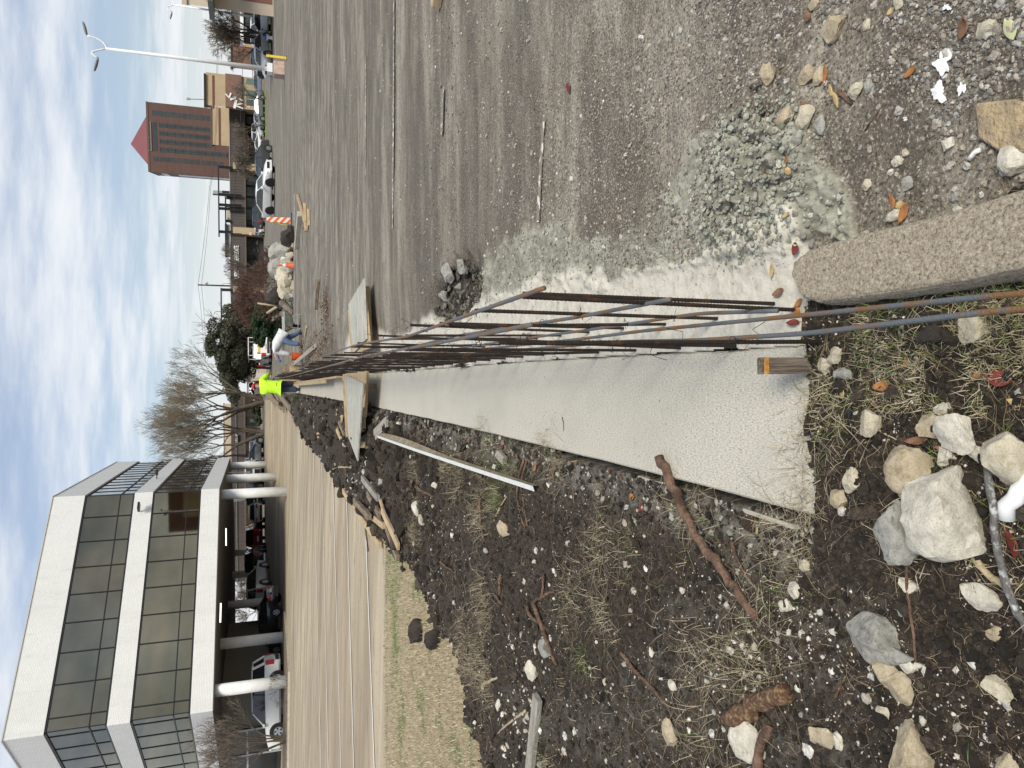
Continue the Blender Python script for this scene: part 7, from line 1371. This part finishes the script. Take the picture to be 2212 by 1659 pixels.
mb.tube(q, [.03*rr.uniform(.4, 1.1) for _ in q], 4, flat=.25); mb.tube([q[-6]+Vector((-.05, 0, 0)), q[-6]+Vector((-.25, 0, -.15)), q[-1]+Vector((-.5, 0, 0))], .02, 4, flat=.2); mb.build('tape', M_caut, bl_)
wb = thing('wheelbarrow', 'worn grey green wheelbarrow with mortar splashed tray and wooden handles', 'wheelbarrow', Vector((2.42, 29.6, 0)), R(8))
tray = [[(-.36, -.30, .62), (.36, -.30, .62), (.36, .42, .66), (-.36, .42, .66)], [(-.20, -.14, .32), (.20, -.14, .32), (.18, .20, .30), (-.18, .20, .30)]]
mb = MB(); mb.loft(tray, cap=False); mb.add(tray[1], [(0, 1, 2, 3)]); ob = mb.build('tray', M_grn, wb); so_ = ob.modifiers.new('s', 'SOLIDIFY'); so_.thickness = .012
mb = MB(); mb.tube([tray[0][i % 4] for i in range(5)], .015, 6); mb.build('rim', M_trim, wb)
for s in (-1, 1): mb = MB(); mb.tube([(s*.29, -.85, .60), (s*.24, -.2, .36), (s*.08, .62, .22)], .02, 6); mb.build('handle', M_oldw, wb); mb = MB(); mb.tube([(s*.24, -.25, .36), (s*.27, -.3, .0), (s*.24, .05, .0), (s*.2, .05, .33)], .014, 6); mb.build('leg', M_greytop, wb)
mb = MB(); mb.tube([(-.04, .62, .2), (.04, .62, .2)], .2, 18); mb.build('wheel', M_rub, wb)
mb = MB(); mb.tube([(-.27, -.28, .12), (.27, -.28, .12)], .012, 6); mb.build('brace', M_greytop, wb)
# pile of broken concrete, each lump its own
g4 = 'broken concrete in the rubble pile'
rr = random.Random(77)
def lump(label, x, y, a, b, c, h, sd, dY):
    Yd = G(634, y).y+dY; o = stone(label, 634, y, a, b, c, sd, h, 'concrete_lump', g4, sub=3, planes=16); q = P(x, y, Yd); o.location = Vector((q.x, Yd, max(q.z, .08))); o.scale = (1.25, 1.2, 1.5); o.rotation_euler = (rr.uniform(-.5, .5), rr.uniform(-.5, .5), rr.uniform(0, 3))
for i, (x, y, a, b, c, h) in enumerate(((600, 545, 26, 34, 'grey', .6), (612, 540, 22, 40, 'grey', .5), (606, 580, 30, 40, 'grey', .6), (620, 566, 24, 26, 'white', .8), (616, 604, 26, 34, 'pale', .8), (628, 592, 18, 38, 'grey', .4), (632, 556, 14, 26, 'pale', .6), (614, 630, 22, 30, 'pale', .6), (629, 616, 16, 34, 'tan', .5), (633, 640, 12, 22, 'grey', .5), (594, 575, 18, 38, 'grey', .5), (626, 532, 18, 20, 'pale', .7))):
    lump('%s lump of broken concrete in the rubble pile' % ('rounded topmost grey', 'long sloping grey', 'big leaning grey', 'whitish centre', 'pale mid left', 'low flat grey front', 'small pale front', 'pale far left', 'tan low left', 'leftmost small grey', 'rearmost grey', 'rightmost pale')[i], x, y, a, b, c, h, 100+i, 1.2 if x < 610 else .4)
for i in range(26):
    y = rr.uniform(530, 640); top = np.interp(y, [525, 545, 585, 615, 645], [606, 588, 590, 604, 622]); x = rr.uniform(top+4, 634); s_ = rr.uniform(8, 19); cc_ = rr.choice(('grey', 'pale', 'white', 'grey', 'tan')); lump('small jagged %s lump %s of the rubble pile' % (cc_, 'at the bottom' if x > 625 else ('on the right slope' if y < 570 else 'on the left slope' if y > 605 else 'in the middle')), x, y, s_, s_*1.2, cc_, .8, 200+i, (634-x)/634*18+rr.uniform(-.2, .5))
for i, (x, y, a, b) in enumerate(((624, 508, 16, 28), (616, 522, 14, 18), (629, 497, 9, 18), (592, 640, 14, 34), (604, 655, 12, 22))):
    o = stone(('largest black soil lump between barricade and rubble', 'upper black soil lump beside the rubble', 'small black soil lump at the barricade tape', 'dark earth heap behind the rubble', 'dark earth heap left of the rubble by the bush')[i], 634, y, a, b, 'dark', 130+i, .8, 'soil_lump', 'black earth around the rubble', sub=3); o['category'] = 'soil heap'; Yd = G(636, y).y+(2 if x < 605 else 0); o.location = Vector((P(x, y, Yd).x, Yd, max(.1, P(x, y, Yd).z))); o.scale = (1.3, 1.3, 1.3)
for i, (a, b, w) in enumerate((((577, 676, 37), (616, 648, 36), .06), ((592, 640, 37), (632, 676, 34.5), .16), ((556, 655, 38), (600, 662, 38), .04))):
    p, q = P(*a), P(*b); mb = MB(); mb.tube([p, p.lerp(q, .5)+Vector((0, 0, -.05)), q], [w, w*1.1, w*.8], 8); tag(mb.build('dead_limb', M_palew if i != 1 else M_twiggrey, smooth=True), ('pale thin limb rising behind the wheelbarrow', 'thick grey limb leaning on the rubble pile', 'thin dry limb against the green bush')[i], 'dead limb', 'dead limbs by the rubble')
# lawn edge crumbs next to the walk: narrow metal edging strip
pts = [(-.50, 2.1), (-.475, 2.6), (-.455, 3.2)]; mb = MB(); mb.loft([[(x-.012, y, -.09), (x+.004, y, -.09), (x+.004, y, -.055), (x-.012, y, -.055)] for x, y in pts]); tag(mb.build('edging_strip', M_kerbc), 'thin concrete edging strip across the gap beside the walk', 'edging')
